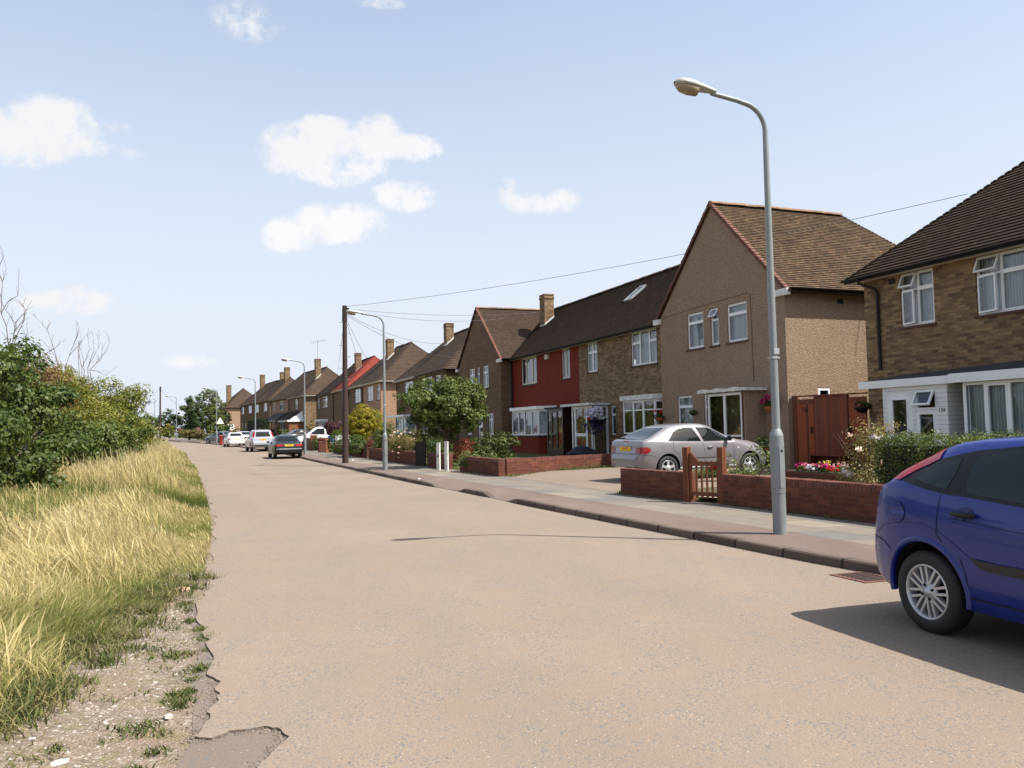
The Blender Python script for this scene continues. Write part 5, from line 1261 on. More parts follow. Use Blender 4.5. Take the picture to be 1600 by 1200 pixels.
# ================================================================== plants
def leafcloud(blobs, n, size, seed, flat=.5, clump=.22, shell=.5, nclump=None, vjit=.16, elong=.62, up=.5, floor=.12, rj=(.86, 1.10)):
    """leaf quads gathered in clumps on the skins of ellipsoids (cx,cy,cz,rx,ry,rz); returns faces and per-leaf random"""
    r = np.random.default_rng(seed); B = np.array(blobs, float); w = B[:, 3]*B[:, 5]+B[:, 3]*B[:, 4]; w /= w.sum()
    nc = nclump or max(20, n//45); bi = r.choice(len(B), nc, p=w); d = r.normal(0, 1, (nc, 3)); d /= np.linalg.norm(d, axis=1)[:, None]
    rad = shell+(1-shell)*r.uniform(0, 1, nc)**.5; rad *= r.uniform(rj[0], rj[1], nc)
    cc = B[bi, :3]+d*rad[:, None]*B[bi, 3:]; cs = r.uniform(.6, 1.35, nc)*clump; cv = r.normal(0, vjit, nc)
    ci = r.integers(0, nc, n); off = r.normal(0, 1, (n, 3)); off /= np.linalg.norm(off, axis=1)[:, None]; off *= (cs[ci]*r.uniform(.2, 1, n)**.4)[:, None]; off[:, 2] *= .75
    P = cc[ci]+off; P[:, 2] = np.maximum(P[:, 2], floor+r.uniform(0, .1, n)); out = off/np.maximum(1e-6, np.linalg.norm(off, axis=1)[:, None])*.8+d[ci]*.7
    nr = out+r.normal(0, flat, (n, 3)); nr[:, 2] += up; nr /= np.linalg.norm(nr, axis=1)[:, None]
    a = np.cross(nr, r.normal(0, 1, (n, 3))); a /= np.linalg.norm(a, axis=1)[:, None]; b = np.cross(nr, a)
    s = size*r.uniform(.6, 1.4, n)[:, None]; droop = nr*s*.18
    V = np.stack([P-a*s*.5-droop, P+b*s*elong*.5, P+a*s*.5-droop, P-b*s*elong*.5], 1)
    v = np.clip(.5+cv[ci]+r.normal(0, .16, n), 0, 1)
    return V, v
def stems(r0, pts, rad, mat='trunk', parent=None, name='stems'):
    mb = MB()
    for p, q in pts: mb.tube(p, q, 7)
    return mb.build(name, M[mat], parent)
LF = {}
def leafmat(k, cols, **kw):
    if k not in LF: LF[k] = m_leaf(k, cols, **kw)
    return LF[k]
G1 = leafmat('hazel_leaves', [(.032, .056, .010), (.054, .085, .015), (.082, .115, .022), (.14, .165, .042)])
G2 = leafmat('yellow_green_leaves', [(.07, .09, .014), (.13, .15, .022), (.19, .19, .030), (.27, .22, .04)])
G3 = leafmat('rusty_leaves', [(.09, .085, .025), (.16, .12, .04), (.24, .12, .05), (.28, .17, .08)])
G4 = leafmat('tree_leaves', [(.045, .070, .012), (.075, .108, .019), (.115, .152, .030), (.19, .21, .055)])
G5 = leafmat('golden_conifer_leaves', [(.13, .13, .01), (.24, .21, .015), (.36, .30, .02), (.44, .35, .03)])
G6 = leafmat('dark_conifer_leaves', [(.030, .058, .016), (.050, .085, .024), (.075, .115, .032)])
G7 = leafmat('hedge_leaves', [(.040, .066, .012), (.065, .098, .018), (.11, .145, .028), (.18, .20, .045)])
G8 = leafmat('purple_leaves', [(.05, .016, .02), (.085, .03, .035), (.12, .05, .05)])
G9 = leafmat('red_maple_leaves', [(.12, .02, .012), (.20, .04, .02), (.27, .07, .03)])
G10 = leafmat('rose_bush_leaves', [(.08, .095, .022), (.16, .16, .045), (.24, .19, .07), (.30, .20, .08)])
G11 = leafmat('pale_green_leaves', [(.07, .11, .025), (.12, .16, .04), (.20, .22, .08)])
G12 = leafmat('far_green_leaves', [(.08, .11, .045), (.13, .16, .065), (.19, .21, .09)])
FP = leafmat('pink_petals', [(.55, .10, .20), (.75, .30, .36), (.85, .62, .58)], rough=.7)
FW = leafmat('white_petals', [(.60, .58, .74), (.80, .79, .84), (.88, .88, .88)], rough=.7)
FR = leafmat('red_petals', [(.55, .02, .02), (.70, .05, .05)], rough=.7); FM = leafmat('magenta_petals', [(.45, .02, .14), (.62, .07, .26)], rough=.7)
FC = leafmat('cream_pink_petals', [(.70, .42, .30), (.80, .60, .48), (.85, .75, .66)], rough=.7); FY = leafmat('yellow_petals', [(.6, .5, .05), (.7, .62, .2)], rough=.7); FV = leafmat('violet_petals', [(.07, .04, .12), (.12, .07, .2)], rough=.7)
def plant(name, label, cat, base, blobs, n, size, mat, seed, trunk=None, flowers=None, group=None, crown='crown', **kw):
    """blobs in metres about the base; trunk: list of (points, radii)"""
    r = thing(name, label, cat, base, 0, group); V, v = leafcloud(blobs, n, size, seed, **kw); npmesh(crown, V, 4, mat, r, v=v)
    if trunk: stems(None, trunk, None, parent=r, name='trunk' if name.endswith('tree') else 'stems')
    for (fm, fb, fn, fs) in (flowers or []):
        V, v = leafcloud(fb, fn, fs, seed+5, clump=.045, flat=1, shell=.9, nclump=max(5, fn//14), elong=.9, floor=.02); npmesh('flowers', V, 4, fm, r, v=v)
    return r
def tr(h, rad, lean=(0, 0), seed=0, n=5, spread=.6, top=1.3):
    rr = random.Random(seed); out = [([(0, 0, -.1), (lean[0]*.4, lean[1]*.4, h*.5), (lean[0], lean[1], h)], [rad*1.2, rad, rad*.75])]
    for k in range(n):
        a = rr.uniform(0, 6.28); s = spread*rr.uniform(.6, 1.2); b = Vector((lean[0], lean[1], h*rr.uniform(.85, 1)))
        out.append(([tuple(b), tuple(b+Vector((math.cos(a)*s*.45, math.sin(a)*s*.45, top*.45))), tuple(b+Vector((math.cos(a)*s, math.sin(a)*s, top*rr.uniform(.8, 1.1))))], [rad*.6, rad*.38, rad*.12]))
    return out
rb = lambda seed, cx, cy, cz, rx, ry, rz, k=7, s=.5: [(cx, cy, cz, rx*.8, ry*.8, rz*.8)]+[(cx+rx*.62*math.cos(a)*q, cy+ry*.62*math.sin(a)*q, cz+rz*random.Random(seed*31+i).uniform(-.5, .62), rx*s*f, ry*s*f, rz*s*f)
     for i in range(k) for a, q, f in [(6.283*i/k+random.Random(seed+i).uniform(-.4, .4), random.Random(seed*7+i).uniform(.7, 1.15), random.Random(seed*3+i).uniform(.75, 1.25))]]
# broad tree behind the white gate posts
Y = 32.6; x = at(697, Y)
plant('broadleaf_tree', 'broad bushy green tree on a short trunk behind the white gate posts', 'tree', (x, Y, .2), rb(4, -.1, 0, 2.22, 1.62, 1.5, 1.12, 9, .55)+[(1.2, 0, 1.75, .55, .6, .6), (.15, 0, 3.05, .5, .5, .38), (-1.25, 0, 2.25, .45, .6, .7)], 19000, .105, G4, 5, tr(1.15, .10, (.05, 0), 3, 7, .9, 1.2), clump=.24)
plant('maple_shrub', 'small dark red maple shrub right of the broad tree', 'shrub', (at(722, 31.9), 31.9, .2), [(0, 0, .62, .36, .36, .38), (-.2, 0, .3, .25, .3, .25)], 1800, .06, G9, 6, tr(.4, .02, seed=2, spread=.25, top=.4))
plant('shrub', 'dark green shrubs with a red bloom in front of the dark brick gable', 'shrub', (at(760, 35.5), 35.5, .22), [(0, 0, .6, .9, .6, .55), (-.7, .2, .45, .6, .5, .5), (.75, .1, .65, .6, .5, .6)], 5500, .08, G1, 7, tr(.4, .03, seed=5, spread=.4, top=.5), [(FR, [(-.6, -.5, .8, .05, .05, .05)], 24, .05)])
plant('shrub', 'low bright green plants behind the corner of the driveway wall', 'shrub', (at(745, 28.6), 28.6, .2), [(-.3, 0, .3, .4, .3, .26), (.45, .1, .3, .4, .3, .24), (.1, 0, .5, .12, .12, .3)], 1500, .07, G11, 8)
plant('flowering_shrub', 'loose shrub dotted with pale pink blooms behind the second lamp post', 'shrub', (at(629, 37.6), 37.6, .2), rb(8, 0, 0, .82, .75, .7, .62, 6), 5200, .05, G10, 9, tr(.4, .02, seed=8, spread=.5, top=.5), [(FC, [(0, 0, .85, .78, .72, .66)], 420, .06)])
plant('shrub', 'dark green bush between the pink-flowered shrub and the pale pink house', 'shrub', (at(610, 43), 43, .22), [(0, 0, 1.0, .62, .6, .85), (-.5, .3, .8, .5, .5, .7)], 4200, .08, G4, 10, tr(.6, .04, seed=1, spread=.3, top=.5))
plant('shrub', 'dark undergrowth between the pink-flowered shrub and the broad tree', 'shrub', (at(668, 38), 38, .2), [(0, 0, .55, .7, .5, .6), (.6, 0, .5, .5, .5, .6)], 3600, .07, G1, 11)
plant('golden_conifer_tree', 'round golden yellow conifer right of the telegraph pole', 'tree', (at(567, 47), 47, .25), rb(5, -.05, 0, 1.85, 1.0, .95, .98, 9, .5)+[(0, 0, 2.35, .6, .6, .55), (.85, 0, 1.25, .35, .4, .35), (-.1, 0, 1.7, .8, .8, .8)], 30000, .065, G5, 12, tr(1.0, .09, (.2, 0), 4, 6, .5, .9), elong=.5, clump=.13, shell=.72, nclump=900)
plant('shrub', 'upright green shrub just right of the golden conifer', 'shrub', (at(592, 52), 52, .3), [(0, 0, 1.3, .45, .5, 1.2)], 2600, .08, G4, 13, tr(.8, .04, seed=6, spread=.2, top=.8))
plant('reddish_shrub', 'reddish brown shrub at the foot of the golden conifer', 'shrub', (at(577, 45.6), 45.6, .2), [(0, 0, .5, .22, .22, .55)], 900, .07, G9, 14)
for (px, Y, w, t_, l, sd) in ((557.5, 45.8, .56, .80, 'neatly clipped round bush behind the telegraph pole, right-hand dome', 15), (528, 50.5, .62, .98, 'neatly clipped round bush left of the telegraph pole', 16)):
    plant('clipped_bush', l, 'bush', (at(px, Y), Y, .25), [(0, 0, t_*.62, w*1.0, w*.9, t_*.85)], 18000, .04, leafmat('bright_clipped_leaves', [(.06, .095, .02), (.10, .145, .03), (.16, .20, .05)]), sd, shell=.985, rj=(.99, 1.01), flat=.3, clump=.035, nclump=1400, vjit=.06, group='clipped dome bushes')
plant('purple_shrub', 'dark purple-leaved bush above the clipped bush left of the telegraph pole', 'shrub', (at(523, 60), 60, .35), rb(9, 0, 0, 1.55, .78, .7, .62, 6)+[(-.5, 0, 1.3, .4, .4, .5)], 4500, .075, G8, 17, tr(.9, .05, seed=3, spread=.4, top=.6))
plant('shrub', 'loose olive green shrub against the sunlit orange side wall', 'shrub', (at(485.5, 76), 76, .5), [(0, 0, 1.5, .5, .5, .9), (.35, 0, .9, .5, .5, .6), (-.3, 0, .8, .4, .5, .6)], 2200, .11, G10, 18, tr(1.0, .04, seed=9, spread=.4, top=.8))
plant('hedge', 'bright green low hedge behind the dark green saloon', 'hedge', (at(480, 66), 66, .35), [(-.35, 0, .5, .6, .5, .55), (.35, 0, .45, .6, .5, .5)], 3600, .08, G11, 19)
plant('shrub', 'yellow green shrub between the brick gate pillars', 'shrub', (at(497.5, 59.5), 59.5, .3), [(0, 0, .5, .35, .4, .5)], 1500, .08, G11, 20)
# right-hand front gardens
def hedge_leaves(name, label, O, ang, L, W, H, n, size, mat, seed):
    r = thing(name, label, 'hedge', O, ang); g = np.random.default_rng(seed); F = []
    face = g.choice(4, n, p=[.46, .34, .08, .12]); U = g.uniform(0, 1, n); Vv = g.uniform(0, 1, n); P = np.zeros((n, 3)); N = np.zeros((n, 3))
    wob = .035*np.sin(U*L*5.1)+.03*np.sin(U*L*11+1)
    P[:, 0] = U*L; i = face == 0; P[i, 1] = -W/2+wob[i]; P[i, 2] = Vv[i]*H; N[i, 1] = -1
    i = face == 1; P[i, 1] = (Vv[i]-.5)*W; P[i, 2] = H+wob[i]+.04*np.sin(P[i, 1]*9); N[i, 2] = 1
    i = face == 2; P[i, 1] = W/2; P[i, 2] = Vv[i]*H; N[i, 1] = 1
    i = face == 3; P[i, 0] = .0+.02*np.sin(Vv[i]*20); P[i, 1] = (U[i]-.5)*W; P[i, 2] = Vv[i]*H; N[i, 0] = -1
    P += g.normal(0, .03, (n, 3)); up = P[:, 2] > H-.06; P[up, 2] += g.exponential(.010, up.sum())
    N += g.normal(0, .6, (n, 3)); N /= np.linalg.norm(N, axis=1)[:, None]; a = np.cross(N, g.normal(0, 1, (n, 3))); a /= np.linalg.norm(a, axis=1)[:, None]; b = np.cross(N, a)
    s = size*g.uniform(.6, 1.4, n)[:, None]; V = np.stack([P-a*s*.5, P+b*s*.3, P+a*s*.5, P-b*s*.3], 1); v = np.clip(.45+.25*np.sin(P[:, 0]*3)*np.cos(P[:, 2]*4+P[:, 1]*5)+g.normal(0, .2, n), 0, 1)
    npmesh('foliage', V, 4, mat, r, v=v)
    mb = MB(); mb.box(.08, -W/2+.07, 0, L, W/2-.07, H-.07); mb.build('shade_core', m_plain('dark_core_fill', (.02, .022, .012), .95), r); return r  # plain dark box added inside, its colour standing for shade between the leaves
o = DN(9.75, 9.95); hedge_leaves('hedge', 'neatly clipped box hedge behind the wall, beside the blue car', (*o, .2), AN-math.pi/2, 7.5, .75, 1.10, 42000, .034, G7, 30)
o = DN(11.0, 10.55); plant('rose_bush', 'straggly rose bush with white and pink blooms at the end of the clipped hedge', 'shrub', (*o, .2), [(0, 0, .75, .34, .36, .45), (-.1, 0, .4, .34, .36, .35), (.42, .1, 1.22, .20, .25, .20), (-.05, -.1, 1.15, .2, .25, .16)], 3400, .042, G10, 31, tr(.5, .018, seed=11, n=8, spread=.45, top=.75),
    [(FC, [(0, 0, .85, .48, .45, .5)], 150, .05), (leafmat('white_rose_petals', [(.8, .7, .72), (.88, .85, .86)]), [(.1, -.25, 1.12, .09, .09, .03)], 60, .06), (leafmat('white_rose_petals', [(.8, .7, .72), (.88, .85, .86)]), [(-.34, -.1, .55, .07, .07, .07)], 50, .05)])
# raised bed of annuals by the timber gates
bx_, by_ = DN(13.9, 12.4); rbd = thing('raised_bed', 'low brick planter full of pink and red bedding flowers before the timber gates', 'planter', (bx_, by_, .2), AN-math.pi/2)
fbox(rbd, 'brickwork', 'redbrick', -1.1, -.35, 0, .75, .35, .34); fbox(rbd, 'soil', 'soil', -1.05, -.3, .341, .7, .3, .36)
V, v = leafcloud([(-.5, 0, .40, .55, .3, .09), (.2, 0, .4, .5, .3, .07)], 2600, .045, 33, clump=.08); npmesh('foliage', V, 4, G1, rbd, v=v)
for i, (fm, c, n) in enumerate(((FM, (-.75, -.1, .47), 260), (FP, (-.45, -.15, .47), 180), (FM, (-.15, -.1, .48), 170), (FW, (-.3, -.2, .45), 80), (FM, (.05, -.2, .46), 130), (FR, (.35, -.2, .45), 120), (FP, (.12, .1, .48), 60), (FY, (-.25, .1, .52), 70))):
    V, v = leafcloud([(*c, .17, .14, .05)], n, .04, 40+i, clump=.03, flat=1, shell=.8, nclump=12, elong=.9); npmesh('flowers', V, 4, fm, rbd, v=v)
b_ = thing('garden_bench', 'low dark slatted bench against the timber gates', 'bench', (*DN(17.6-.0, 16.9), .22), AN-math.pi/2)
for k in range(4): fbox(b_, 'slat', 'fence', -1.9, -.35+k*.1, .42, -.5, -.27+k*.1, .45)
for k in range(3): fbox(b_, 'back_slat', 'fence', -1.9, .08, .52+k*.12, -.5, .11, .60+k*.12)
for x in (-1.8, -.6): fbox(b_, 'leg', 'fence', x-.03, -.33, 0, x+.03, .1, .42)
# plants behind the low wall next to the wooden gate
o = (at(1150, 17.0), 17.0); plant('shrub', 'low leafy plant just right of the wooden gate, in front of the silver car', 'shrub', (*o, .2), [(-.2, 0, .28, .20, .18, .16), (.15, .1, .32, .20, .18, .2), (-.12, 0, .62, .06, .06, .14)], 520, .06, G11, 34, tr(.3, .012, seed=1, spread=.25, top=.5), [(FP, [(-.3, -.1, .42, .07, .07, .07)], 20, .04)])
o = (at(1188, 16.4), 16.4); plant('shrub', 'tall sparse leafy plant in front of the silver car front wheel', 'shrub', (*o, .2), [(0, 0, .72, .12, .12, .32), (-.15, 0, .40, .12, .12, .14)], 230, .06, G11, 35, tr(.4, .01, seed=12, n=5, spread=.15, top=.5))
o = (at(1106, 20.2), 20.2); plant('bedding_plants', 'red and pink flowers seen through the bars of the wooden gate', 'flowers', (*o, .22), [(0, 0, .2, .5, .3, .16)], 1000, .05, G11, 36, None, [(FR, [(.1, -.1, .35, .12, .1, .06)], 160, .05), (FP, [(.25, -.1, .3, .12, .1, .06)], 90, .05)])
# hanging baskets and wall pots
def basket(label, p, rad, leaf, fl, seed, pot='terracotta', hang=.0, trail=0, name='flower_basket', flr=None):
    r = thing(name, label, 'flower basket', p, AN-math.pi/2)
    mb = MB(); mb.lathe([(.0, -rad*.75), (rad*.55, -rad*.6), (rad*.85, -.02), (rad*.9, 0), (rad*.8, .0)], 16); mb.build('pot', M[pot], r)
    if hang: mb = MB(); mb.tube([(0, .3, hang), (0, 0, hang)], .01, 5); [mb.tube([(0, 0, hang), (rad*.8*math.cos(a), rad*.8*math.sin(a), 0)], .005, 4) for a in (0, 2.1, 4.2)]; mb.build('bracket', M['black'], r)
    V, v = leafcloud([(0, 0, .04, rad, rad, rad*.5)]+([(0, 0, -rad*.6, rad*1.05, rad*1.0, rad*.8)] if trail else []), 900 if not trail else 2200, .04, seed, clump=.05, floor=-9); npmesh('foliage', V, 4, leaf, r, v=v)
    for i, (fm, off, rr_, n) in enumerate(fl):
        V, v = leafcloud([(off[0], off[1], off[2], rr_, rr_*.8, rr_*.7)], n, .042, seed+i+1, clump=.035, flat=1, shell=.8, nclump=max(6, n//14), elong=.95, floor=-9); npmesh('flowers', V, 4, fm, r, v=v)
    return r
o = DN(32.15, 16.15); basket('large hanging basket of white petunias over trailing dark violet ones, beside the glazed porch', (*o, 1.9), .46, G1, [(FW, (-.36, -.1, .26), .30, 1700), (FW, (.26, -.1, .32), .33, 2100), (FV, (-.15, -.1, -.28), .50, 1500), (FV, (.3, -.1, -.2), .4, 800), (FR, (.12, -.42, .02), .09, 70)], 50, 'black', .85, 1)
o = DN(27.2, 16.3); basket('wall basket with two red geranium heads on the left edge of the pebbledash front', (*o, 1.88), .2, G1, [(FR, (-.19, -.05, .24), .075, 60), (FR, (.20, -.05, .22), .075, 60)], 54)
o = DN(20.72, 16.32); basket('terracotta wall pot of bright pink geraniums behind the nearest lamp post', (*o, 2.1), .24, G1, [(FM, (-.26, -.05, .18), .14, 330), (FM, (-.02, -.1, .30), .1, 160), (FM, (.24, 0, .2), .12, 200)], 58)
o = DN(25.0, 16.35); basket('small round dark green wall plant between the two ground floor windows of the pebbledash house', (*o, 2.0), .12, G12, [], 62, 'black')
o = DN(17.75, 17.0); basket('empty black wall bracket pot on the corner of the right-hand brick house', (*o, 1.98), .22, G1, [], 64, 'black', .0, 0, 'wall_pot')
o = (at(1196, 23.3), 23.3); plant('potted_plant', 'red flowering plant beyond the bonnet of the silver car', 'plant', (*o, .25), [(0, 0, .7, .4, .35, .3), (-.2, 0, .3, .3, .3, .25)], 1500, .06, G1, 66, None, [(FR, [(0, -.2, .62, .16, .1, .1)], 130, .05)])
lump('covered_heap', 'dark plastic-covered heap in front of the glazed porch', 'heap', (*DN(33.2, 15.9), .42), (.8, .3, .35), 'felt', seed=71)

# far trees
def T(px, Y): return (at(px, Y), Y, zg(Y)+.2)
plant('conifer_tree', 'dark column-shaped conifer, left one of the distant pair', 'tree', T(296, 113), [(0, 0, 2.2, .75, .8, 2.2), (0, 0, 4.3, .38, .4, 1.7), (.1, 0, 1.2, .8, .9, 1.2)], 8000, .16, G6, 80, tr(1.5, .12, top=3, spread=.2), group='pair of distant conifers', clump=.3)
plant('conifer_tree', 'dark column-shaped conifer, right one of the distant pair', 'tree', T(310, 112), [(0, 0, 2.3, .7, .8, 2.3), (0, 0, 4.4, .36, .4, 1.7), (-.1, 0, 1.2, .75, .9, 1.2)], 8000, .16, G6, 81, tr(1.5, .12, top=3, spread=.2), group='pair of distant conifers', clump=.3)
plant('broadleaf_tree', 'rounded green tree behind the warning sign', 'tree', T(333, 106), [(0, 0, 2.2, 1.25, 1.2, 2.0), (-.1, 0, 3.6, .9, .9, 1.2), (.5, 0, 1.4, 1.0, 1, 1.2)], 11000, .15, G4, 82, tr(1.5, .15, top=2, spread=.5), clump=.3)
plant('broadleaf_tree', 'small dark green tree at the edge of the pink corner house', 'tree', T(353, 125), [(0, 0, 2.4, .8, .8, 1.8)], 3500, .16, G6, 83, tr(1.2, .1, top=2, spread=.4))
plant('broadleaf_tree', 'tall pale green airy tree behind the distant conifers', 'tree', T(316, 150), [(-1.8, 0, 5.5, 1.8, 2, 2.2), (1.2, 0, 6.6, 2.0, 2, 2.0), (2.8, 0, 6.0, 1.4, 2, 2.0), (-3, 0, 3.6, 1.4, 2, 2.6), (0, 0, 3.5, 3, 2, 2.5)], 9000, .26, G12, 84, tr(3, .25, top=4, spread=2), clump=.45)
plant('broadleaf_tree', 'dark round-headed tree left of the distant lamp post', 'tree', T(262, 150), [(0, 0, 3.0, 2.2, 2, 2.2), (-1.2, 0, 2.2, 1.2, 1.4, 1.8), (1.2, 0, 2.4, 1.3, 1.4, 1.7)], 9000, .2, G6, 85, tr(2, .25, top=2, spread=1), clump=.35)
plant('shrub', 'green and yellow flowering bush at the foot of the distant pole', 'shrub', T(264, 117), [(0, 0, 1.0, .9, .7, .9), (.5, 0, 1.3, .5, .5, .6), (-.8, 0, .9, .5, .5, .5)], 4000, .12, G2, 86, None, [(FY, [(0, -.5, 2.0, .35, .2, .18)], 160, .12)])
plant('hedge', 'low garden hedge with a pink bloom in front of the distant conifers', 'hedge', T(306, 104.5), [(-1.4, 0, .95, 1.0, .5, .45), (0, 0, .9, 1.0, .5, .5), (1.4, 0, .8, 1.0, .5, .5)], 5200, .10, G10, 87, None, [(FP, [(.4, -.4, 1.5, .3, .2, .18)], 130, .1)])
plant('shrub', 'grey green low shrub beside the lamp post with the warning sign', 'shrub', T(330, 97), [(0, 0, .45, .9, .6, .45), (.6, 0, .65, .5, .5, .4)], 3500, .09, G12, 88)
plant('shrub', 'dark bush with a red bloom between distant lamp and conifers', 'shrub', T(284, 116), [(0, 0, .8, .6, .6, .9)], 1600, .12, G6, 89, None, [(FR, [(-.1, -.5, 1.4, .15, .1, .1)], 40, .12)])
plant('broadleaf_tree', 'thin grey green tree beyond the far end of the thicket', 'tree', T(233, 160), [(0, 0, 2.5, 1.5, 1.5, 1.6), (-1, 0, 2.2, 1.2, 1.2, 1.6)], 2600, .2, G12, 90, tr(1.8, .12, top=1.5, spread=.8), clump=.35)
hedge_leaves('hedge', 'tall dark clipped hedge in front of the long far terrace', (at(413, 108), 108, zg(108)+.2), R(118), 8.5, 1.2, 2.5, 9000, .12, leafmat('dark_far_hedge', [(.014, .026, .010), (.022, .04, .014), (.032, .055, .018)]), 91)
for i, (px, Y, k, l) in enumerate(((405, 124, 3, 'row of low shrubs under the windows of the long far terrace'), (371, 140, 2, 'small bush in front of the pink corner house'), (444, 99, 2, 'low bush before the white-gabled porch'))):
    plant('shrub', l, 'shrub', T(px, Y), [(j*1.4, j*-.5, .6, .9, .7, .7) for j in range(k)], 2200, .13, G4, 95+i)

# ---------------------------------------------------------------- the thicket on the left
def hedge_pt(Y, o): return (ex(Y)-o, Y)
TH = [ # Y, offset from road edge, radius, height, material, leaf size, count, label
 (14.2, 5.6, 1.9, 3.4, G1, .105, 16000, 'dark green hazel bush at the very left edge, nearest the camera'),
 (17.6, 5.4, 2.2, 3.85, G1, .105, 24000, 'tall dark green hazel bush with large leaves near the left edge'),
 (16.4, 4.3, 1.4, 1.9, G1, .095, 13000, 'low dark green growth spilling onto the grass near the left edge'),
 (20.8, 4.7, 1.7, 2.7, G1, .10, 17000, 'dark green bush leaning over the grass, beside the tall hazel'),
 (24.5, 6.4, 2.4, 4.05, G3, .085, 16000, 'rusty brown and red leaved bush in the thicket, under the bare branches'),
 (28.5, 5.7, 2.5, 4.1, G2, .09, 18000, 'yellow green bush in the thicket, right of the rusty bush'),
 (25.5, 4.5, 1.7, 2.1, G4, .10, 15000, 'low dark bush on the road side of the thicket'),
 (34.5, 5.5, 2.6, 4.15, G2, .10, 17000, 'yellow green bush in the middle of the thicket'),
 (31.0, 4.4, 1.8, 2.2, G4, .10, 13000, 'green bush at the foot of the yellow green bushes'),
 (41, 5.3, 2.8, 4.1, G2, .12, 14000, 'green bush past the middle of the thicket'),
 (38, 4.2, 2.0, 2.5, G4, .11, 11000, 'low green bush on the road side past the middle'),
 (49, 5.4, 3.0, 3.75, G4, .14, 13000, 'tall green bush toward the far end of the thicket'),
 (47, 4.0, 2.2, 2.4, G2, .13, 9000, 'low yellowish bush toward the far end of the thicket'),
 (58, 5.6, 3.0, 3.1, G4, .17, 11000, 'green bush near the far end of the thicket'),
 (57, 4.0, 2.2, 2.1, G2, .15, 8000, 'small olive bush near the far end of the thicket'),
 (70, 5.8, 3.2, 2.5, G4, .2, 9000, 'last but one green bush of the thicket'),
 (84, 6.0, 3.4, 2.4, G12, .24, 8000, 'last pale green bush of the thicket')]
for i, (Y, o, rr_, H, mt, ls, n, l) in enumerate(TH):
    x, y = hedge_pt(Y, o); s = 100+i
    bl = [(0, 0, H*.45, rr_*.85, rr_*.9, H*.46)]
    r_ = random.Random(s)
    for k in range(9):
        a = r_.uniform(0, 6.28); bl.append((rr_*.72*math.cos(a), rr_*.85*math.sin(a), H*r_.uniform(.2, .86), rr_*r_.uniform(.22, .42), rr_*r_.uniform(.22, .42), H*r_.uniform(.10, .2)))
    for k in range(4):
        a = r_.uniform(0, 6.28); bl.append((rr_*.45*math.cos(a), rr_*.5*math.sin(a), H*r_.uniform(.85, .97), rr_*.28, rr_*.28, H*.09))
    plant('thicket_bush', l, 'bush', (x, y, zg(y)+.08), bl, n, ls, mt, s, tr(H*.4, .06, seed=s, n=9, spread=rr_*.6, top=H*.5), group='bushes of the roadside thicket', clump=.30 if ls < .12 else .42, crown='foliage')
# twiggy sprays that stick out of the bush tops
V_, v_ = [], []
# bare dead branches rising out of the thicket: traced limbs as tapered twigs at their own distance
def bare(label, Y, base, limbs, r0=.03):
    bpnt = hp(*base, Y); g = Vector((bpnt.x, Y, zg(Y))); r = thing('bare_tree', label, 'tree', tuple(g), 0); mb = MB(); rr = random.Random(int(Y*10))
    r0 *= .42; mb.tube([(0, 0, 0), (0.03, 0, (bpnt.z-g.z)*.6), tuple(bpnt-g)], [r0*1.8, r0*1.4, r0], 7)
    for L_ in limbs:
        p = [hp(x, y, Y+rr.uniform(-.1, .1)+i*.08)-g for i, (x, y) in enumerate(L_)]; n = len(p); w = r0*.62
        q = []; 
        for i in range(n-1):
            for f in (0, .5): q.append(p[i].lerp(p[i+1], f)+Vector((rr.uniform(-1, 1), rr.uniform(-1, 1), rr.uniform(-1, 1)))*.012*(f > 0))
        q.append(p[-1]); mb.tube(q, [max(.0045, w*1.5*(1-i/(len(q)-1))**.8) for i in range(len(q))], 5)
        for i in range(1, len(q)-1):
            if rr.random() < .6:
                d_ = (q[i+1]-q[i]).normalized(); sd = Vector((rr.choice((-1, 1))*rr.uniform(.4, .9), rr.uniform(-.3, .3), .5)); e = q[i]+(d_+sd).normalized()*rr.uniform(.15, .4); m_ = (q[i]+e)/2+Vector((0, 0, .03))
                mb.tube([tuple(q[i]), tuple(m_), tuple(e)], [.005, .004, .003], 4)
    mb.build('branches', M['twig'], r); return r
bare('bare twisting branches at the left edge above the hazel bush', 20.5, (15, 560), [[(15, 560), (28, 520), (38, 500), (40, 484), (30, 470)], [(15, 560), (22, 520), (24, 505), (14, 490), (6, 480), (0, 460)], [(22, 520), (30, 508), (37, 498), (39, 482), (34, 476)],
     [(15, 560), (10, 510), (2, 490), (4, 440), (10, 420), (2, 395)], [(4, 440), (-4, 420), (6, 400), (-2, 380)], [(24, 505), (32, 495), (38, 490)], [(15, 560), (36, 535), (43, 518), (42, 504)], [(2, 490), (12, 472), (28, 462), (30, 420)]], .035)
bare('tall bare forked branch left of the fan of dead branches', 28.5, (92, 600), [[(92, 600), (90, 568), (84, 545), (78, 527), (74, 514), (60, 500), (53, 491)], [(74, 514), (77, 506), (79, 502)], [(84, 545), (92, 538), (94, 532)], [(84, 545), (72, 552), (65, 560), (60, 535)], [(90, 568), (86, 556), (74, 540), (64, 530)]], .035)
bare('long bare curved branch beside the fan of dead branches', 29.0, (98, 600), [[(98, 600), (103, 572), (108, 556), (115, 538), (121, 520), (125, 511)], [(115, 538), (121, 524), (119, 510), (121, 503)], [(108, 556), (118, 545), (128, 532)]], .03)
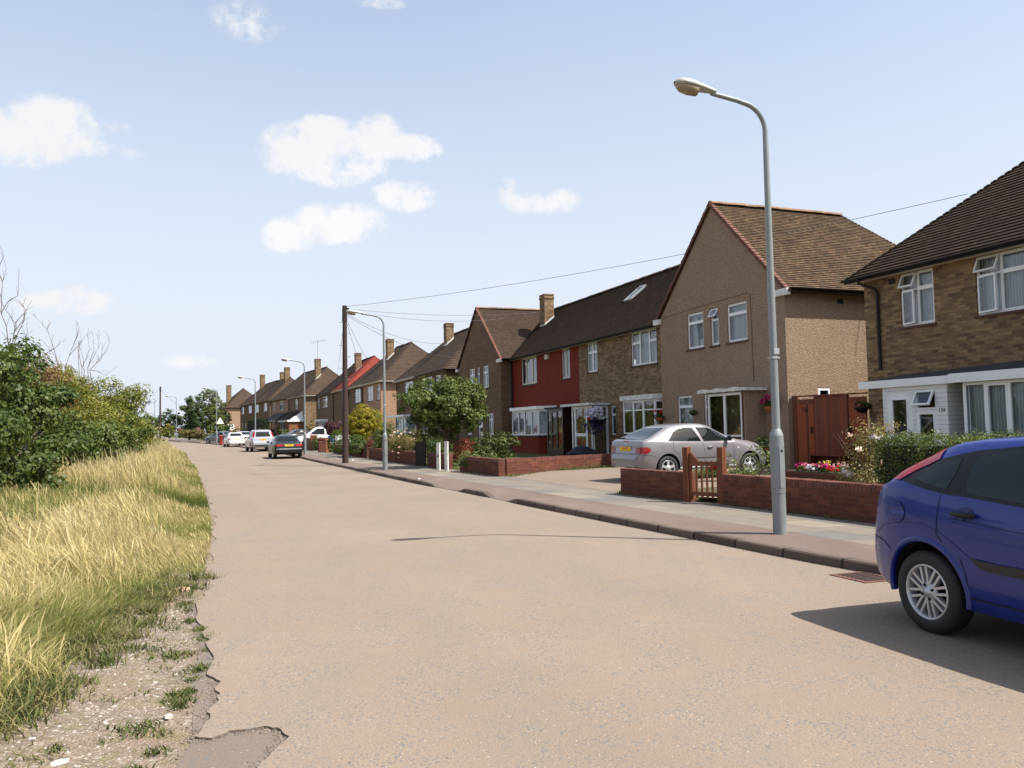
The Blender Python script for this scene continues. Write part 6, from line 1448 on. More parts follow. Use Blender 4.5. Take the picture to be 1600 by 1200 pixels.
bare('fan of bare dead branches above the yellow green bush', 31.5, (130, 620), [[(122, 612), (124, 585), (122, 560), (124, 540), (131, 528), (143, 517)], [(128, 612), (128, 575), (136, 558), (140, 545), (138, 530), (136, 523)], [(140, 612), (137, 575), (145, 560), (153, 545), (154, 530), (150, 521)],
     [(148, 612), (140, 578), (150, 568), (158, 558), (166, 548), (171, 535), (171, 528), (168, 523)], [(137, 575), (142, 560), (147, 548), (146, 530), (144, 517)], [(128, 575), (124, 555), (122, 545), (123, 532)], [(140, 578), (152, 580), (163, 586), (183, 573)], [(150, 568), (158, 562), (159, 548), (160, 535)], [(126, 612), (132, 580), (130, 560), (126, 548), (127, 535)]], .035)
# ================================================================== cars  (x forward, y left, z up, origin on the ground under the rear axle)
def interp(pts, x): return float(np.interp(x, [p[0] for p in pts], [p[1] for p in pts]))
def body_mesh(sp):
    top = sp['top']; xs_ = []; 
    # smooth dense stations along the profile
    P = [Vector((a, 0, b)) for a, b in top]; acc_ = [0]
    for a, b in zip(P[:-1], P[1:]): acc_.append(acc_[-1]+(b-a).length)
    n = sp.get('n', 84); T = np.linspace(0, acc_[-1], n); X = np.interp(T, acc_, [p.x for p in P]); Z = np.interp(T, acc_, [p.z for p in P])
    for _ in range(2):
        X[1:-1] = .25*X[:-2]+.5*X[1:-1]+.25*X[2:]; Z[1:-1] = .25*Z[:-2]+.5*Z[1:-1]+.25*Z[2:]
    rings = []
    for x, zt in zip(X, Z):
        w = interp(sp['plan'], x); zb = interp(sp['under'], x); zbelt = min(interp(sp['belt'], x), zt-.012)
        g = max(0, min(1, (zt-zbelt)/.34)); g = g*g*(3-2*g); rw = sp['roofw']
        we = w*(.90*(1-g)+rw*g); ze = zt-(.012+.040*g); wb = w*(.955-.0*g)
        zl = lambda k: zb+(zbelt-zb)*k
        h = [(0, zb), (w*.70, zb), (w*.92, zb+.02), (w*.962, zb+.07), (w*.985, zl(.36)), (w*1.0, zl(.62)), (w*.992, zl(.82)), (w*.972, zl(.95)), (wb, zbelt)]
        for k in (.3, .62, .88):
            bul = math.sin(math.pi*k)*.022*g; h.append((wb+(we-wb)*k+bul, zbelt+(ze-zbelt)*k))
        h += [(we-.012*g, ze+.012*g), (we*.90, zt-.006-.01*g), (we*.62, zt-.002), (we*.3, zt), (0, zt)]
        rings.append((x, h))
    nh = len(rings[0][1]); V = []; F = []; per = 2*nh-2
    for x, h in rings:
        for (y, z) in h: V.append((x, y, z))
        for (y, z) in h[-2:0:-1]: V.append((x, -y, z))
    for i in range(len(rings)-1):
        for k in range(per):
            a, b = i*per+k, i*per+(k+1) % per; F.append((a, b, b+per, a+per))
    F.append(tuple(range(per-1, -1, -1))); F.append(tuple((len(rings)-1)*per+k for k in range(per)))
    me = bpy.data.meshes.new('body'); me.from_pydata(V, [], F); me.update(); return me
def wheel(parent, x, y, side, r, rimr, width, style, name='wheel', rz=0):
    w = new_obj(name, None, parent, (x, y, r)); w.rotation_euler = (0, 0, rz)
    Mx = Matrix.Rotation(-side*math.pi/2, 4, 'X')   # lathe axis z -> outward
    h = width/2
    t = MB(); t.lathe([(rimr*.96, -h), (r-.03, -h), (r-.006, -h+.02), (r, -h+.05), (r, h-.05), (r-.006, h-.018), (r-.03, h-.002), (rimr+.035, h+.004), (rimr+.012, h-.002), (rimr, h-.012)], 48, M=Mx)
    for k in range(48):   # tread blocks
        a = 2*math.pi*k/48; 
        t.box(-.010, r-.004, -h+.03, .010, r+.0015, h-.03, 0, Mx @ Matrix.Rotation(a, 4, 'Z'))
    t.build('tyre', M['rubber'], w)
    m_ = MB(); m_.lathe([(rimr+.003, h-.012), (rimr-.004, h-.004), (rimr-.014, h-.010), (rimr-.020, h-.03), (rimr-.026, -h+.02)], 48, 0, M=Mx); m_.lathe([(rimr-.022, h-.085), (0, h-.10)], 24, 1, M=Mx)
    if style[0] == 'twin':
        for k in range(style[1]):
            a = 2*math.pi*k/style[1]+style[2]
            for s_ in (-1, 1):
                R_ = Mx @ Matrix.Rotation(a, 4, 'Z'); w0, w1 = .0085, .0105; o0, o1 = .020*s_, .027*s_
                A = [(.042, o0-w0), (rimr-.013, o1-w1), (rimr-.013, o1+w1), (.042, o0+w0)]
                lo = [R_ @ Vector((p[0], p[1], h-.060)) for p in A]; hi = [R_ @ Vector((A[0][0], A[0][1], h-.018)), R_ @ Vector((A[1][0], A[1][1], h-.020)), R_ @ Vector((A[2][0], A[2][1], h-.020)), R_ @ Vector((A[3][0], A[3][1], h-.018))]
                m_.face(hi); [m_.face([lo[i], lo[(i+1) % 4], hi[(i+1) % 4], hi[i]]) for i in range(4)]
        m_.lathe([(.075, h-.05), (.070, h-.022), (.030, h-.016), (.028, h-.010), (0, h-.008)], 32, 0, M=Mx)
        for k in range(4):
            a = 2*math.pi*k/4+.4; m_.lathe([(.011, h-.024), (.011, h-.012), (0, h-.012)], 10, 1, M=Mx @ Matrix.Translation((.054*math.cos(a), .054*math.sin(a), .002)))
    else:
        ns = style[1]
        for k in range(ns):
            a = 2*math.pi*k/ns+style[2]; R_ = Mx @ Matrix.Rotation(a, 4, 'Z'); w0, w1 = .030, .034 if style[0] == 'five' else .02
            A = [(.03, -w0), (rimr-.012, -w1), (rimr-.012, w1), (.03, w0)]; lo = [R_ @ Vector((p[0], p[1], h-.055)) for p in A]; hi = [R_ @ Vector((p[0], p[1], h-.012)) for p in A]
            m_.face(hi); [m_.face([lo[i], lo[(i+1) % 4], hi[(i+1) % 4], hi[i]]) for i in range(4)]
        m_.lathe([(.07, h-.04), (.065, h-.010), (0, h-.006)], 24, 0, M=Mx)
    m_.build('rim', [M['alloy'], M['void']], w); return w

class Car:
    def __init__(s, name, label, cat, loc, heading, sp, paint):
        s.r = thing(name, label, cat, loc, heading); s.sp = sp; me = body_mesh(sp); bm = bmesh.new(); bm.from_mesh(me)
        s.bvh = BVHTree.FromBMesh(bm); bm.free()
        for mt in (paint, M['void']): me.materials.append(mt)
        s.paint = paint
        b = new_obj('body', me, None); cut = MB(); wb = sp['wb']; ra = sp['arch']
        for xw in (0, wb):
            for sd in (1, -1):
                w = interp(sp['plan'], xw); Mx = Matrix.Translation((xw, sd*(w-.12), sp['r']+.005)) @ Matrix.Rotation(math.pi/2, 4, 'X'); c = MB()
                c.lathe([(ra, -.20), (ra, .26)], 40, M=Mx); c.face([Mx @ Vector((ra*math.cos(2*math.pi*k/40), ra*math.sin(2*math.pi*k/40), -.20)) for k in range(39, -1, -1)]); c.face([Mx @ Vector((ra*math.cos(2*math.pi*k/40), ra*math.sin(2*math.pi*k/40), .26)) for k in range(40)])
                co = c.build('cutter', [paint, M['void']]); cb = bmesh.new(); cb.from_mesh(co.data); bmesh.ops.remove_doubles(cb, verts=cb.verts, dist=1e-5); bmesh.ops.recalc_face_normals(cb, faces=cb.faces)
                for f in cb.faces: f.material_index = 1
                cb.to_mesh(co.data); cb.free()
                md = b.modifiers.new('cut', 'BOOLEAN'); md.operation = 'DIFFERENCE'; md.solver = 'EXACT'; md.object = co; cut.v.append(co)
                try: md.material_mode = 'TRANSFER'
                except Exception: pass
        dg = bpy.context.evaluated_depsgraph_get(); nm = bpy.data.meshes.new_from_object(b.evaluated_get(dg)); b.modifiers.clear(); b.data = nm
        for co in cut.v: bpy.data.objects.remove(co)
        nm.polygons.foreach_set('use_smooth', [True]*len(nm.polygons)); nm.set_sharp_from_angle(angle=R(38)); b.parent = s.r; s.b = b
        if len(nm.materials) < 2: nm.materials.append(M['void'])
        r_, rim, st = sp['r'], sp['rim'], sp['style']
        for xw in (0, wb):
            for sd in (1, -1):
                w = interp(sp['plan'], xw); wheel(s.r, xw, sd*(w-.115), sd, r_, rim, .19, st)
    def hit(s, o, d):
        l, n, i, dd = s.bvh.ray_cast(Vector(o), Vector(d)); return (l, n) if l is not None else None
    def panel(s, name, poly, mat, view='R', off=.004, grid=.09, parent=None, y=None):
        """outline in (x,z) for the right 'R' / left 'L' side, (y,z) for the back 'B' or front 'F', (x,y) for the top 'T', laid onto the body"""
        bm = bmesh.new(); f = bm.faces.new([bm.verts.new((p[0], p[1], 0)) for p in poly]); bmesh.ops.triangulate(bm, faces=[f])
        for ax in (0, 1):
            lo, hi = min(p[ax] for p in poly), max(p[ax] for p in poly); k = int((hi-lo)/grid)
            for i in range(1, k+1):
                c = [0, 0, 0]; c[ax] = lo+(hi-lo)*i/(k+1); n = [0, 0, 0]; n[ax] = 1
                bmesh.ops.bisect_plane(bm, geom=bm.verts[:]+bm.edges[:]+bm.faces[:], plane_co=c, plane_no=n)
        for v in bm.verts:
            a, b_ = v.co.x, v.co.y
            o, d = {'DR': ((a-1.8, -.68-2.4, b_), (.6, .8, 0)), 'DL': ((a-1.8, .68+2.4, b_), (.6, -.8, 0)), 'R': ((a, -3, b_), (0, 1, 0)), 'L': ((a, 3, b_), (0, -1, 0)), 'B': ((-4, a, b_), (1, 0, 0)), 'F': ((8, a, b_), (-1, 0, 0)), 'T': ((a, b_, 4), (0, 0, -1))}[view]
            h_ = s.hit(o, d)
            if h_ is None:
                l, n, i, dd = s.bvh.find_nearest(Vector({'DR': (a, -.68, b_), 'DL': (a, .68, b_), 'R': (a, -.7, b_), 'L': (a, .7, b_), 'B': (-.6, a, b_), 'F': (3.4, a, b_), 'T': (a, b_, 1)}[view])); h_ = (l, n)
            n = h_[1] if h_[1].dot(Vector(d)) < 0 else -h_[1]
            v.co = h_[0]+n*off
        bmesh.ops.recalc_face_normals(bm, faces=bm.faces)
        me = bpy.data.meshes.new(name); bm.to_mesh(me); bm.free(); me.materials.append(mat); me.polygons.foreach_set('use_smooth', [True]*len(me.polygons))
        return new_obj(name, me, parent or s.r)
    def seam(s, name, line, view='R', w=.006, mat='void', off=.0035, parent=None):
        mb = MB(); vs = {'R': (0, 1, 0), 'L': (0, -1, 0), 'B': (1, 0, 0)}[view]
        P = []
        for (a, b) in zip(line[:-1], line[1:]):
            n = max(1, int(math.hypot(b[0]-a[0], b[1]-a[1])/.05)); P += [(a[0]+(b[0]-a[0])*i/n, a[1]+(b[1]-a[1])*i/n) for i in range(n)]
        P.append(line[-1]); Q = []
        for (a, b_) in P:
            o = {'R': (a, -3, b_), 'L': (a, 3, b_), 'B': (-4, a, b_)}[view]; h_ = s.hit(o, vs); Q.append((h_[0]+h_[1]*off, h_[1]) if h_ else None)
        for i in range(len(Q)-1):
            if Q[i] is None or Q[i+1] is None: continue
            (p, n), (q, n2) = Q[i], Q[i+1]; t = (q-p)
            if t.length < 1e-5: continue
            sd = t.normalized().cross(n).normalized()*w/2; mb.face([p-sd, q-sd, q+sd, p+sd])
        return mb.build(name, M[mat], parent or s.r)
    def handle(s, x0, x1, z, mat='black', side=-1, r=.017):
        h_ = s.hit(((x0+x1)/2, side*3, z), (0, -side, 0)); y = h_[0].y+side*.02; m_ = 10
        mb = MB(); pts = [(x0+(x1-x0)*i/m_, y+side*.012*math.sin(math.pi*i/m_), z-.004*math.sin(math.pi*i/m_)) for i in range(m_+1)]; rad = [r*(.45+.55*math.sin(math.pi*i/m_)**.4) if 0 < i < m_ else r*.4 for i in range(m_+1)]
        mb.tube(pts, rad, 10); return mb.build('door_handle', M[mat] if isinstance(mat, str) else mat, s.r)
    def mirror(s, x, z, side, mat='black'):
        h_ = s.hit((x, side*3, z-.03), (0, -side, 0)); y = h_[0].y; bm = bmesh.new(); bmesh.ops.create_uvsphere(bm, u_segments=16, v_segments=10, radius=1)
        for v in bm.verts: v.co = Vector((v.co.x*.06+x-.03, v.co.y*.10+y+side*.13, v.co.z*.062+z+.02))
        me = bpy.data.meshes.new('mirror'); bm.to_mesh(me); bm.free(); me.materials.append(M[mat] if isinstance(mat, str) else mat); me.polygons.foreach_set('use_smooth', [True]*len(me.polygons)); new_obj('mirror', me, s.r)
    def plate(s, z, txt, x=None, w=.52, hh=.11, dy=0, mat='plate', size=.085):
        h_ = s.hit((-4, dy, z), (1, 0, 0)); x = h_[0].x-.012; mb = MB(); mb.box(x-.004, dy-w/2, z-hh/2, x+.004, dy+w/2, z+hh/2); p = mb.build('number_plate', M[mat], s.r)
        text_on(p, txt, size, (x-.006, dy, z), (R(90), 0, R(-90)), M['black'], 'plate_characters', .001)
    def bumperblock(s, name, mat, pts, z0, z1):
        mb = MB(); n = len(pts)
        for i in range(n-1):
            a, b = pts[i], pts[i+1]; mb.face([(a[0], a[1], z0), (b[0], b[1], z0), (b[0], b[1], z1), (a[0], a[1], z1)], sm=True)
        mb.face([(p[0], p[1], z1) for p in pts]); mb.face([(p[0], p[1], z0) for p in pts][::-1]); return mb.build(name, M[mat], s.r)
def mirrory(poly): return [(-a, b) for a, b in poly]

# ---- blue hatchback, nearest car
P_blue = m_paint('blue_car_paint', (.003, .015, .165), rough=.36, coat=.5)
sp = dict(wb=2.615, r=.305, rim=.205, arch=.375, n=110, roofw=.70, style=('twin', 8, .2),
  top=[(-.73,.30),(-.745,.45),(-.74,.60),(-.72,.655),(-.64,.675),(-.62,.70),(-.60,.85),(-.55,1.0),(-.47,1.09),(-.35,1.185),(-.19,1.295),(-.04,1.385),(.07,1.430),(.28,1.458),(.7,1.478),(1.2,1.475),(1.6,1.45),(1.95,1.38),(2.3,1.22),(2.7,1.01),(2.95,.93),(3.2,.87),(3.38,.76),(3.43,.6),(3.44,.3)],
  belt=[(-.8,.60),(-.68,1.0),(-.55,1.09),(-.2,1.085),(.26,1.045),(.9,.99),(1.8,.945),(2.7,.93),(3.44,.55)],
  plan=[(-.75,.46),(-.735,.56),(-.70,.66),(-.63,.735),(-.53,.785),(-.40,.820),(-.25,.840),(0,.848),(.6,.85),(2.4,.85),(2.8,.835),(3.1,.79),(3.3,.70),(3.44,.5)],
  under=[(-.8,.34),(-.55,.27),(-.2,.22),(3.0,.20),(3.44,.25)])
M['crease_shade'] = m_plain('crease_shade_blue', (.004, .006, .08), .4)
fh = R(17); hd = math.atan2(-math.cos(fh), math.sin(fh))
c = Car('hatchback_car', 'shiny blue hatchback cut off by the right edge of the photo, nearest car', 'car', (3.875, 6.56, 0), hd, sp, P_blue)
GL = M['carglass']; BK = M['black']
for vw in 'RL':
    c.panel('window_surround', [(-.26,1.13),(0,1.08),(.22,1.05),(.39,1.045),(.863,1.008),(1.8,.96),(2.55,.945),(2.36,1.07),(2.1,1.21),(1.8,1.335),(1.4,1.395),(.95,1.415),(.71,1.405),(.36,1.368),(.187,1.333),(.03,1.298),(-.13,1.22)], BK, vw, .003, .05)
    c.panel('window', [(-.12,1.150),(.0,1.115),(.215,1.085),(.25,1.19),(.25,1.31),(.12,1.283)], GL, vw, .006, .05)
    c.panel('window', [(.40,1.068),(.86,1.030),(1.12,1.012),(1.10,1.39),(.7,1.385),(.44,1.355),(.375,1.28),(.365,1.2)], GL, vw, .006, .05)
    c.panel('window', [(1.18,1.003),(1.8,.98),(2.35,.968),(2.2,1.12),(1.9,1.27),(1.62,1.355),(1.4,1.375),(1.18,1.385)], GL, vw, .006, .05)
    c.panel('tail_light', [(-.205,1.128),(-.125,1.218),(.005,1.297),(-.085,1.385),(-.19,1.33),(-.28,1.24),(-.30,1.13)], M['redlens'], 'D'+vw, .010, .03)
    c.seam('door_seam', [(.178,1.046),(.157,.86),(.152,.76),(.20,.70)], vw, .006); c.seam('door_seam', [(.355,.60),(.39,.50),(.40,.40),(.405,.34)], vw, .006)
    c.seam('arch_crease_shade', [(-.55,.69),(-.42,.765),(-.2,.815),(0,.82),(.15,.785),(.305,.71),(.43,.63),(.47,.60)], vw, .005, 'crease_shade', .003)  # wheel-arch crease drawn as a darker blue strip, its shade in the colour
    c.seam('door_seam', [(1.15,.99),(1.14,.6),(1.12,.33)], vw, .007); c.seam('door_seam', [(2.42,.94),(2.44,.6),(2.40,.33)], vw, .007)
    c.seam('sill_line', [(.345,.335),(2.22,.325)], vw, .010); c.seam('bumper_seam', [(-.70,.672),(-.55,.66),(-.42,.63),(-.36,.585)], vw, .008)
    c.seam('belt_line', [(.30,.885),(.8,.845),(1.8,.815),(2.5,.80)], vw, .004)
    c.panel('rubbing_strip', [(.455,.625),(.52,.565),(.60,.548),(2.28,.535),(2.28,.60),(.60,.613)], m_plain('grey_black_rub_strip', (.02, .018, .016), .6), vw, .012, .12)
    c.mirror(2.15, 1.02, -1 if vw == 'R' else 1, P_blue)
for x in (.30, 1.22): c.handle(x, x+.22, .925, side=-1, r=.021); c.handle(x, x+.22, .925, side=1, r=.021)
# shade of the bowl behind the handle, painted as a deeper blue patch; fuel flap
c.panel('handle_recess_shade', [(.415+.075*math.cos(a), .925+.05*math.sin(a)) for a in np.linspace(0, 2*math.pi, 21)[:-1]], m_plain('recess_shade_blue', (.008, .012, .11), .4), 'R', .003, .04)
c.panel('fuel_flap_gap', [(-.237+.076*math.cos(a), .885+.084*math.sin(a)) for a in np.linspace(0, 2*math.pi, 25)[:-1]], M['void'], 'R', .0025, .05)
c.panel('fuel_flap', [(-.237+.070*math.cos(a), .885+.078*math.sin(a)) for a in np.linspace(0, 2*math.pi, 25)[:-1]], P_blue, 'R', .0055, .03)
c.panel('rear_window', [(-.52,1.12),(.52,1.12),(.48,1.38),(-.48,1.38)], GL, 'B', .006, .06); c.panel('windscreen', [(2.0,-.5),(2.62,-.62),(2.62,.62),(2.0,.5)], GL, 'T', .006, .08)
c.plate(.78, 'V 417')
# flared arch lips
for xw in (0, 2.615):
    for sd in (-1, 1):
        mb = MB(); pts = []
        for k in range(25):
            a = math.radians(-8)+math.radians(196)*k/24; x = xw+.392*math.cos(a); z = .31+.392*math.sin(a); h_ = c.hit((x, sd*3, max(z, .30)), (0, -sd, 0))
            if h_: pts.append((x, h_[0].y-sd*.012, z))
        mb.tube(pts, [.026]*len(pts), 10); mb.build('wheel_arch', P_blue, c.r)
mb = MB(); mb.box(-.55, -.5, .22, -.35, .5, .34); mb.build('silencer', M['void'], c.r)
# ---- lilac silver hatchback on the driveway
P_sil = m_paint('lilac_silver_paint', (.235, .220, .232), .35, .32)
sp = dict(wb=2.54, r=.30, rim=.195, arch=.355, n=90, roofw=.70, style=('five', 5, .3),
  top=[(-.80,.34),(-.82,.48),(-.81,.60),(-.76,.66),(-.72,.70),(-.71,.82),(-.70,.975),(-.665,1.015),(-.55,1.025),(-.42,1.06),(-.1,1.22),(.16,1.335),(.45,1.385),(.85,1.405),(1.2,1.395),(1.45,1.33),(1.8,1.15),(2.12,.99),(2.3,.965),(2.7,.925),(3.05,.845),(3.25,.70),(3.33,.5),(3.33,.34)],
  belt=[(-.8,.60),(-.69,.955),(-.4,.99),(0,.95),(1.0,.915),(2.1,.90),(3.33,.5)],
  plan=[(-.82,.48),(-.80,.58),(-.75,.68),(-.65,.77),(-.5,.815),(-.3,.845),(0,.85),(2.2,.85),(2.7,.83),(3.0,.77),(3.2,.67),(3.33,.5)],
  under=[(-.8,.33),(-.5,.26),(-.2,.22),(3.33,.24)])
c = Car('hatchback_car', 'lilac silver five-door hatchback parked on the driveway behind the low brick wall', 'car', (3.50, 21.33, .238), math.atan2(.405, .914), sp, P_sil)
for vw in 'RL':
    c.panel('window', [(.02,.965),(1.02,.94),(.86,1.285),(.62,1.29),(.42,1.26),(.24,1.18)], GL, vw, .005, .05)
    c.panel('window', [(1.10,.94),(2.0,.93),(1.78,1.08),(1.55,1.2),(1.34,1.275),(.96,1.295)], GL, vw, .005, .05)
    c.panel('tail_light', [(-.76,.66),(-.60,.67),(-.50,.73),(-.50,.79),(-.60,.83),(-.74,.82)], M['redlens'], vw, .008, .04)
    for l in ([(.16,.95),(.15,.75),(.30,.62),(.38,.45),(.40,.3)], [(1.06,.92),(1.10,.6),(1.08,.3)], [(1.98,.9),(2.02,.6),(2.0,.3)]): c.seam('door_seam', l, vw, .006)
    c.panel('side_moulding', [(.42,.53),(1.98,.55),(1.98,.575),(.42,.575)], P_sil, vw, .014, .1); c.panel('sill_trim', [(.36,.285),(2.10,.30),(2.10,.325),(.36,.315)], M['white'], vw, .006, .1)
    c.mirror(1.86, .985, -1 if vw == 'R' else 1)
    c.seam('bumper_seam', [(-.76,.64),(-.5,.62),(-.36,.58)], vw, .007); c.panel('headlight', [(2.86,.66),(3.14,.62),(3.08,.70),(2.92,.76)], M['chrome'], vw, .005, .05)
    c.panel('side_repeater', [(2.12,.74),(2.17,.74),(2.17,.765),(2.12,.765)], M['white'], vw, .008, .05)
for x in (.42, 1.18):
    for sd in (-1, 1): c.handle(x, x+.17, .80, P_sil, sd, .016); 
c.panel('rear_window', [(-.64,1.015),(.64,1.015),(.52,1.29),(-.52,1.29)], GL, 'B', .006, .05); c.panel('brake_light', [(-.11,.955),(.11,.955),(.11,.978),(-.11,.978)], M['redlens'], 'B', .008, .05)
c.panel('tail_light', [(-.72,.68),(-.49,.67),(-.50,.80),(-.72,.82)], M['redlens'], 'B', .008, .05); c.panel('tail_light', [(.72,.68),(.49,.67),(.50,.80),(.72,.82)], M['redlens'], 'B', .008, .05)
c.panel('windscreen', [(1.42,-.5),(2.08,-.62),(2.08,.62),(1.42,.5)], GL, 'T', .006, .08); c.plate(.78, 'E3 EPC')
c.panel('badge', [(-.035,.885),(.035,.885),(0,.94)], M['chrome'], 'B', .008, .05); c.seam('bumper_seam', [(-.7,.655),(.7,.655)], 'B', .008)
mb = MB(); mb.tube([(-.78, -.45, .31), (-.88, -.45, .29)], .025, 10); mb.build('exhaust_pipe', M['galvl'], c.r)
# ---- cars parked along the kerb further off
def street_heading(y): return math.atan2(4, kx(y+2)-kx(y-2))
P_grn = m_paint('dark_green_paint', (.004, .014, .013), coat=.35)
base_s = dict(wb=2.52, r=.295, rim=.18, arch=.345, n=70, roofw=.70, style=('disc', 6, 0),
  top=[(-.82,.34),(-.84,.50),(-.82,.60),(-.79,.66),(-.78,.84),(-.74,.93),(-.66,.955),(-.25,.985),(-.12,1.02),(.22,1.26),(.42,1.345),(.7,1.385),(1.2,1.38),(1.5,1.30),(2.0,1.0),(2.2,.95),(2.8,.87),(3.15,.76),(3.25,.6),(3.27,.34)],
  belt=[(-.8,.60),(-.76,.88),(-.2,.92),(2.1,.89),(3.27,.5)], plan=[(-.84,.60),(-.80,.70),(-.72,.78),(-.5,.83),(0,.845),(2.3,.845),(2.9,.79),(3.15,.68),(3.27,.5)], under=[(-.8,.33),(-.4,.25),(3.27,.22)])
def cdress(c, side, rear, lamp, plate, zpl, ptxt, roofx=(.1, 1.05, 1.9), ws=(1.55, 2.0)):
    for vw in 'RL':
        for p in side: c.panel('window', p, GL, vw, .005, .08)
        c.seam('door_seam', [(roofx[1], .88), (roofx[1], .3)], vw, .008); c.seam('door_seam', [(roofx[2], .88), (roofx[2], .3)], vw, .008); c.mirror(ws[1]-.15, .97 if c.sp['belt'][1][1] < 1 else 1.1, -1 if vw == 'R' else 1, 'black')
        for x in (roofx[0]+.25, roofx[1]+.1): c.handle(x, x+.16, .80 if c.sp['belt'][1][1] < 1 else .92, 'black', -1 if vw == 'R' else 1, .014)
    c.panel('rear_window', rear, GL, 'B', .006, .07); c.panel('windscreen', [(ws[0], -.52), (ws[1], -.62), (ws[1], .62), (ws[0], .52)], GL, 'T', .006, .1)
    for l in (lamp, mirrory(lamp)): c.panel('tail_light', l, M['redlens'], 'B', .008, .05)
    c.plate(zpl, ptxt)
y = 49.3; c = Car('saloon_car', 'dark green saloon with black bumper, nearest of the cars parked along the kerb', 'car', (at(449, 49.6), 49.6, zg(49.5)), R(113), base_s, P_grn)
cdress(c, [[(.02,.93),(.25,1.18),(.45,1.28),(.98,1.30),(1.0,.92)], [(1.08,.92),(1.08,1.30),(1.38,1.28),(1.85,.98),(1.9,.92)]], [(-.60,1.03),(.60,1.03),(.48,1.32),(-.48,1.32)], [(-.78,.72),(-.36,.72),(-.36,.86),(-.76,.86)], 'plate', .79, 'P 21')
c.panel('bumper', [(-.80,.36),(.80,.36),(.80,.64),(-.80,.64)], BK, 'B', .02, .08); c.panel('bumper_insert', [(-.72,.56),(.72,.56),(.72,.60),(-.72,.60)], M['galvl'], 'B', .024, .08)
P_suv = m_paint('silver_estate_paint', (.40, .40, .43), .35, .3)
suv = dict(wb=2.62, r=.345, rim=.21, arch=.41, n=70, roofw=.74, style=('five', 5, .2),
  top=[(-.78,.42),(-.82,.58),(-.80,.74),(-.74,.78),(-.73,1.0),(-.68,1.12),(-.55,1.45),(-.44,1.60),(-.30,1.645),(.2,1.68),(1.0,1.68),(1.4,1.60),(2.0,1.2),(2.2,1.13),(2.9,1.05),(3.25,.92),(3.35,.7),(3.36,.42)],
  belt=[(-.8,.7),(-.7,1.08),(0,1.08),(2.1,1.05),(3.36,.6)], plan=[(-.82,.62),(-.78,.74),(-.68,.83),(-.4,.87),(0,.88),(2.4,.88),(3.0,.83),(3.25,.72),(3.36,.5)], under=[(-.8,.40),(-.4,.32),(3.36,.30)])
c = Car('estate_car', 'tall silver estate car with red lights high on its rear pillars, parked along the kerb', 'car', (at(409, 64), 64, zg(64)), R(115), suv, P_suv)
cdress(c, [[(-.35,1.12),(-.25,1.42),(.0,1.5),(.3,1.53),(.3,1.11)], [(.38,1.11),(.38,1.54),(1.02,1.56),(1.02,1.10)], [(1.1,1.10),(1.1,1.56),(1.35,1.52),(1.85,1.18),(1.9,1.10)]], [(-.56,1.14),(.56,1.14),(.50,1.52),(-.50,1.52)], [(-.80,1.10),(-.66,1.10),(-.58,1.36),(-.58,1.56),(-.68,1.54),(-.74,1.3)], 'plate', .92, 'K 09', (.3, 1.06, 1.95), (1.5, 2.05))
c.panel('bumper', [(-.80,.44),(.80,.44),(.80,.52),(-.80,.52)], BK, 'B', .01, .08)
P_wht = m_paint('white_car_paint', (.74, .74, .74), rough=.25)
c = Car('saloon_car', 'white saloon with red corner lights, furthest of the cars parked along the kerb', 'car', (at(368.5, 80.5), 80.5, zg(80.5)), R(116), base_s, P_wht)
cdress(c, [[(.02,.93),(.25,1.18),(.45,1.28),(.98,1.30),(1.0,.92)], [(1.08,.92),(1.08,1.30),(1.38,1.28),(1.85,.98),(1.9,.92)]], [(-.58,1.03),(.58,1.03),(.46,1.30),(-.46,1.30)], [(-.78,.70),(-.56,.70),(-.62,.86),(-.74,.9)], 'plate', .76, 'R 40')
P_gry = m_paint('blue_grey_paint', (.14, .16, .20), .3); P_blk = m_paint('black_car_paint', (.008, .008, .010)); P_sl2 = m_paint('pale_silver_paint', (.50, .50, .52), .3, .3)
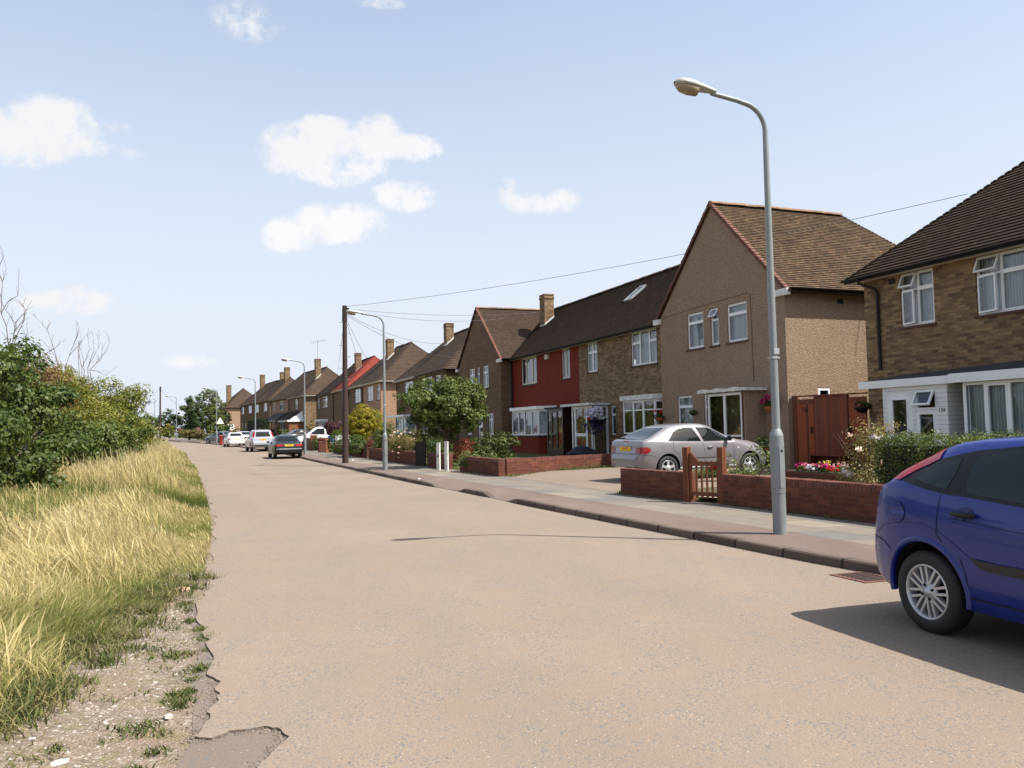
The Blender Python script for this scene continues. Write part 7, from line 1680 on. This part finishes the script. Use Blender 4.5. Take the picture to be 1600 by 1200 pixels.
for (px, Y, hdg, sp_, pt, l, nm) in ((357, 95, 150, base_s, P_gry, 'blue grey car seen side-on behind the white saloon', 'saloon_car'), (385, 91, 128, base_s, P_sl2, 'pale silver car showing only its roof between the white saloon and the silver estate', 'saloon_car'),
                                     (454, 72, 35, base_s, P_blk, 'black car on a front drive behind the dark green saloon', 'saloon_car')):
    c = Car(nm, l, 'car', (at(px, Y), Y, zg(Y)+(.02 if Y > 80 else .24)), R(hdg), sp_, pt)
    cdress(c, [[(.02,.93),(.25,1.18),(.45,1.28),(.98,1.30),(1.0,.92)], [(1.08,.92),(1.08,1.30),(1.38,1.28),(1.85,.98),(1.9,.92)]], [(-.58,1.03),(.58,1.03),(.46,1.30),(-.46,1.30)], [(-.78,.70),(-.50,.70),(-.50,.86),(-.74,.88)], 'plate', .76, 'T 55')
van = dict(wb=2.6, r=.31, rim=.19, arch=.37, n=70, roofw=.78, style=('disc', 6, 0),
  top=[(-.80,.42),(-.82,.58),(-.80,.98),(-.76,1.03),(.95,1.04),(1.05,1.10),(1.10,1.60),(1.2,1.68),(1.6,1.70),(1.95,1.62),(2.5,1.16),(2.65,1.08),(3.2,.98),(3.4,.8),(3.42,.42)],
  belt=[(-.8,.7),(-.7,1.02),(1.0,1.03),(2.5,1.06),(3.42,.6)], plan=[(-.82,.72),(-.7,.80),(0,.83),(2.6,.83),(3.1,.78),(3.3,.68),(3.42,.5)], under=[(-.8,.40),(-.4,.30),(3.42,.28)])
c = Car('pickup_truck', 'white pickup with a blue panel parked behind the brick gate pillars', 'pickup truck', (at(531, 64.5), 64.5, zg(64)+.12), R(196), van, P_wht)
for vw in 'RL': c.panel('window', [(1.22,1.10),(1.22,1.56),(1.75,1.56),(2.2,1.22),(2.3,1.12)], GL, vw, .005, .08); c.panel('side_panel', [(.42,.50),(.98,.50),(.98,.98),(.42,.98)], m_plain('bright_blue_panel', (.04, .16, .42), .4), vw, .008, .1)
c.panel('windscreen', [(1.98,-.55),(2.5,-.66),(2.5,.66),(1.98,.55)], GL, 'T', .006, .1)
c = Car('white_van', 'small distant white van just left of the far pole', 'van', (at(238, 152), 152, zg(152)), R(-65), suv, P_wht)
for vw in 'RL': c.panel('window', [(1.1,1.10),(1.1,1.56),(1.35,1.52),(1.85,1.18),(1.9,1.10)], GL, vw, .005, .08)
c.panel('windscreen', [(1.45,-.52),(2.05,-.66),(2.05,.66),(1.45,.52)], GL, 'T', .006, .1)
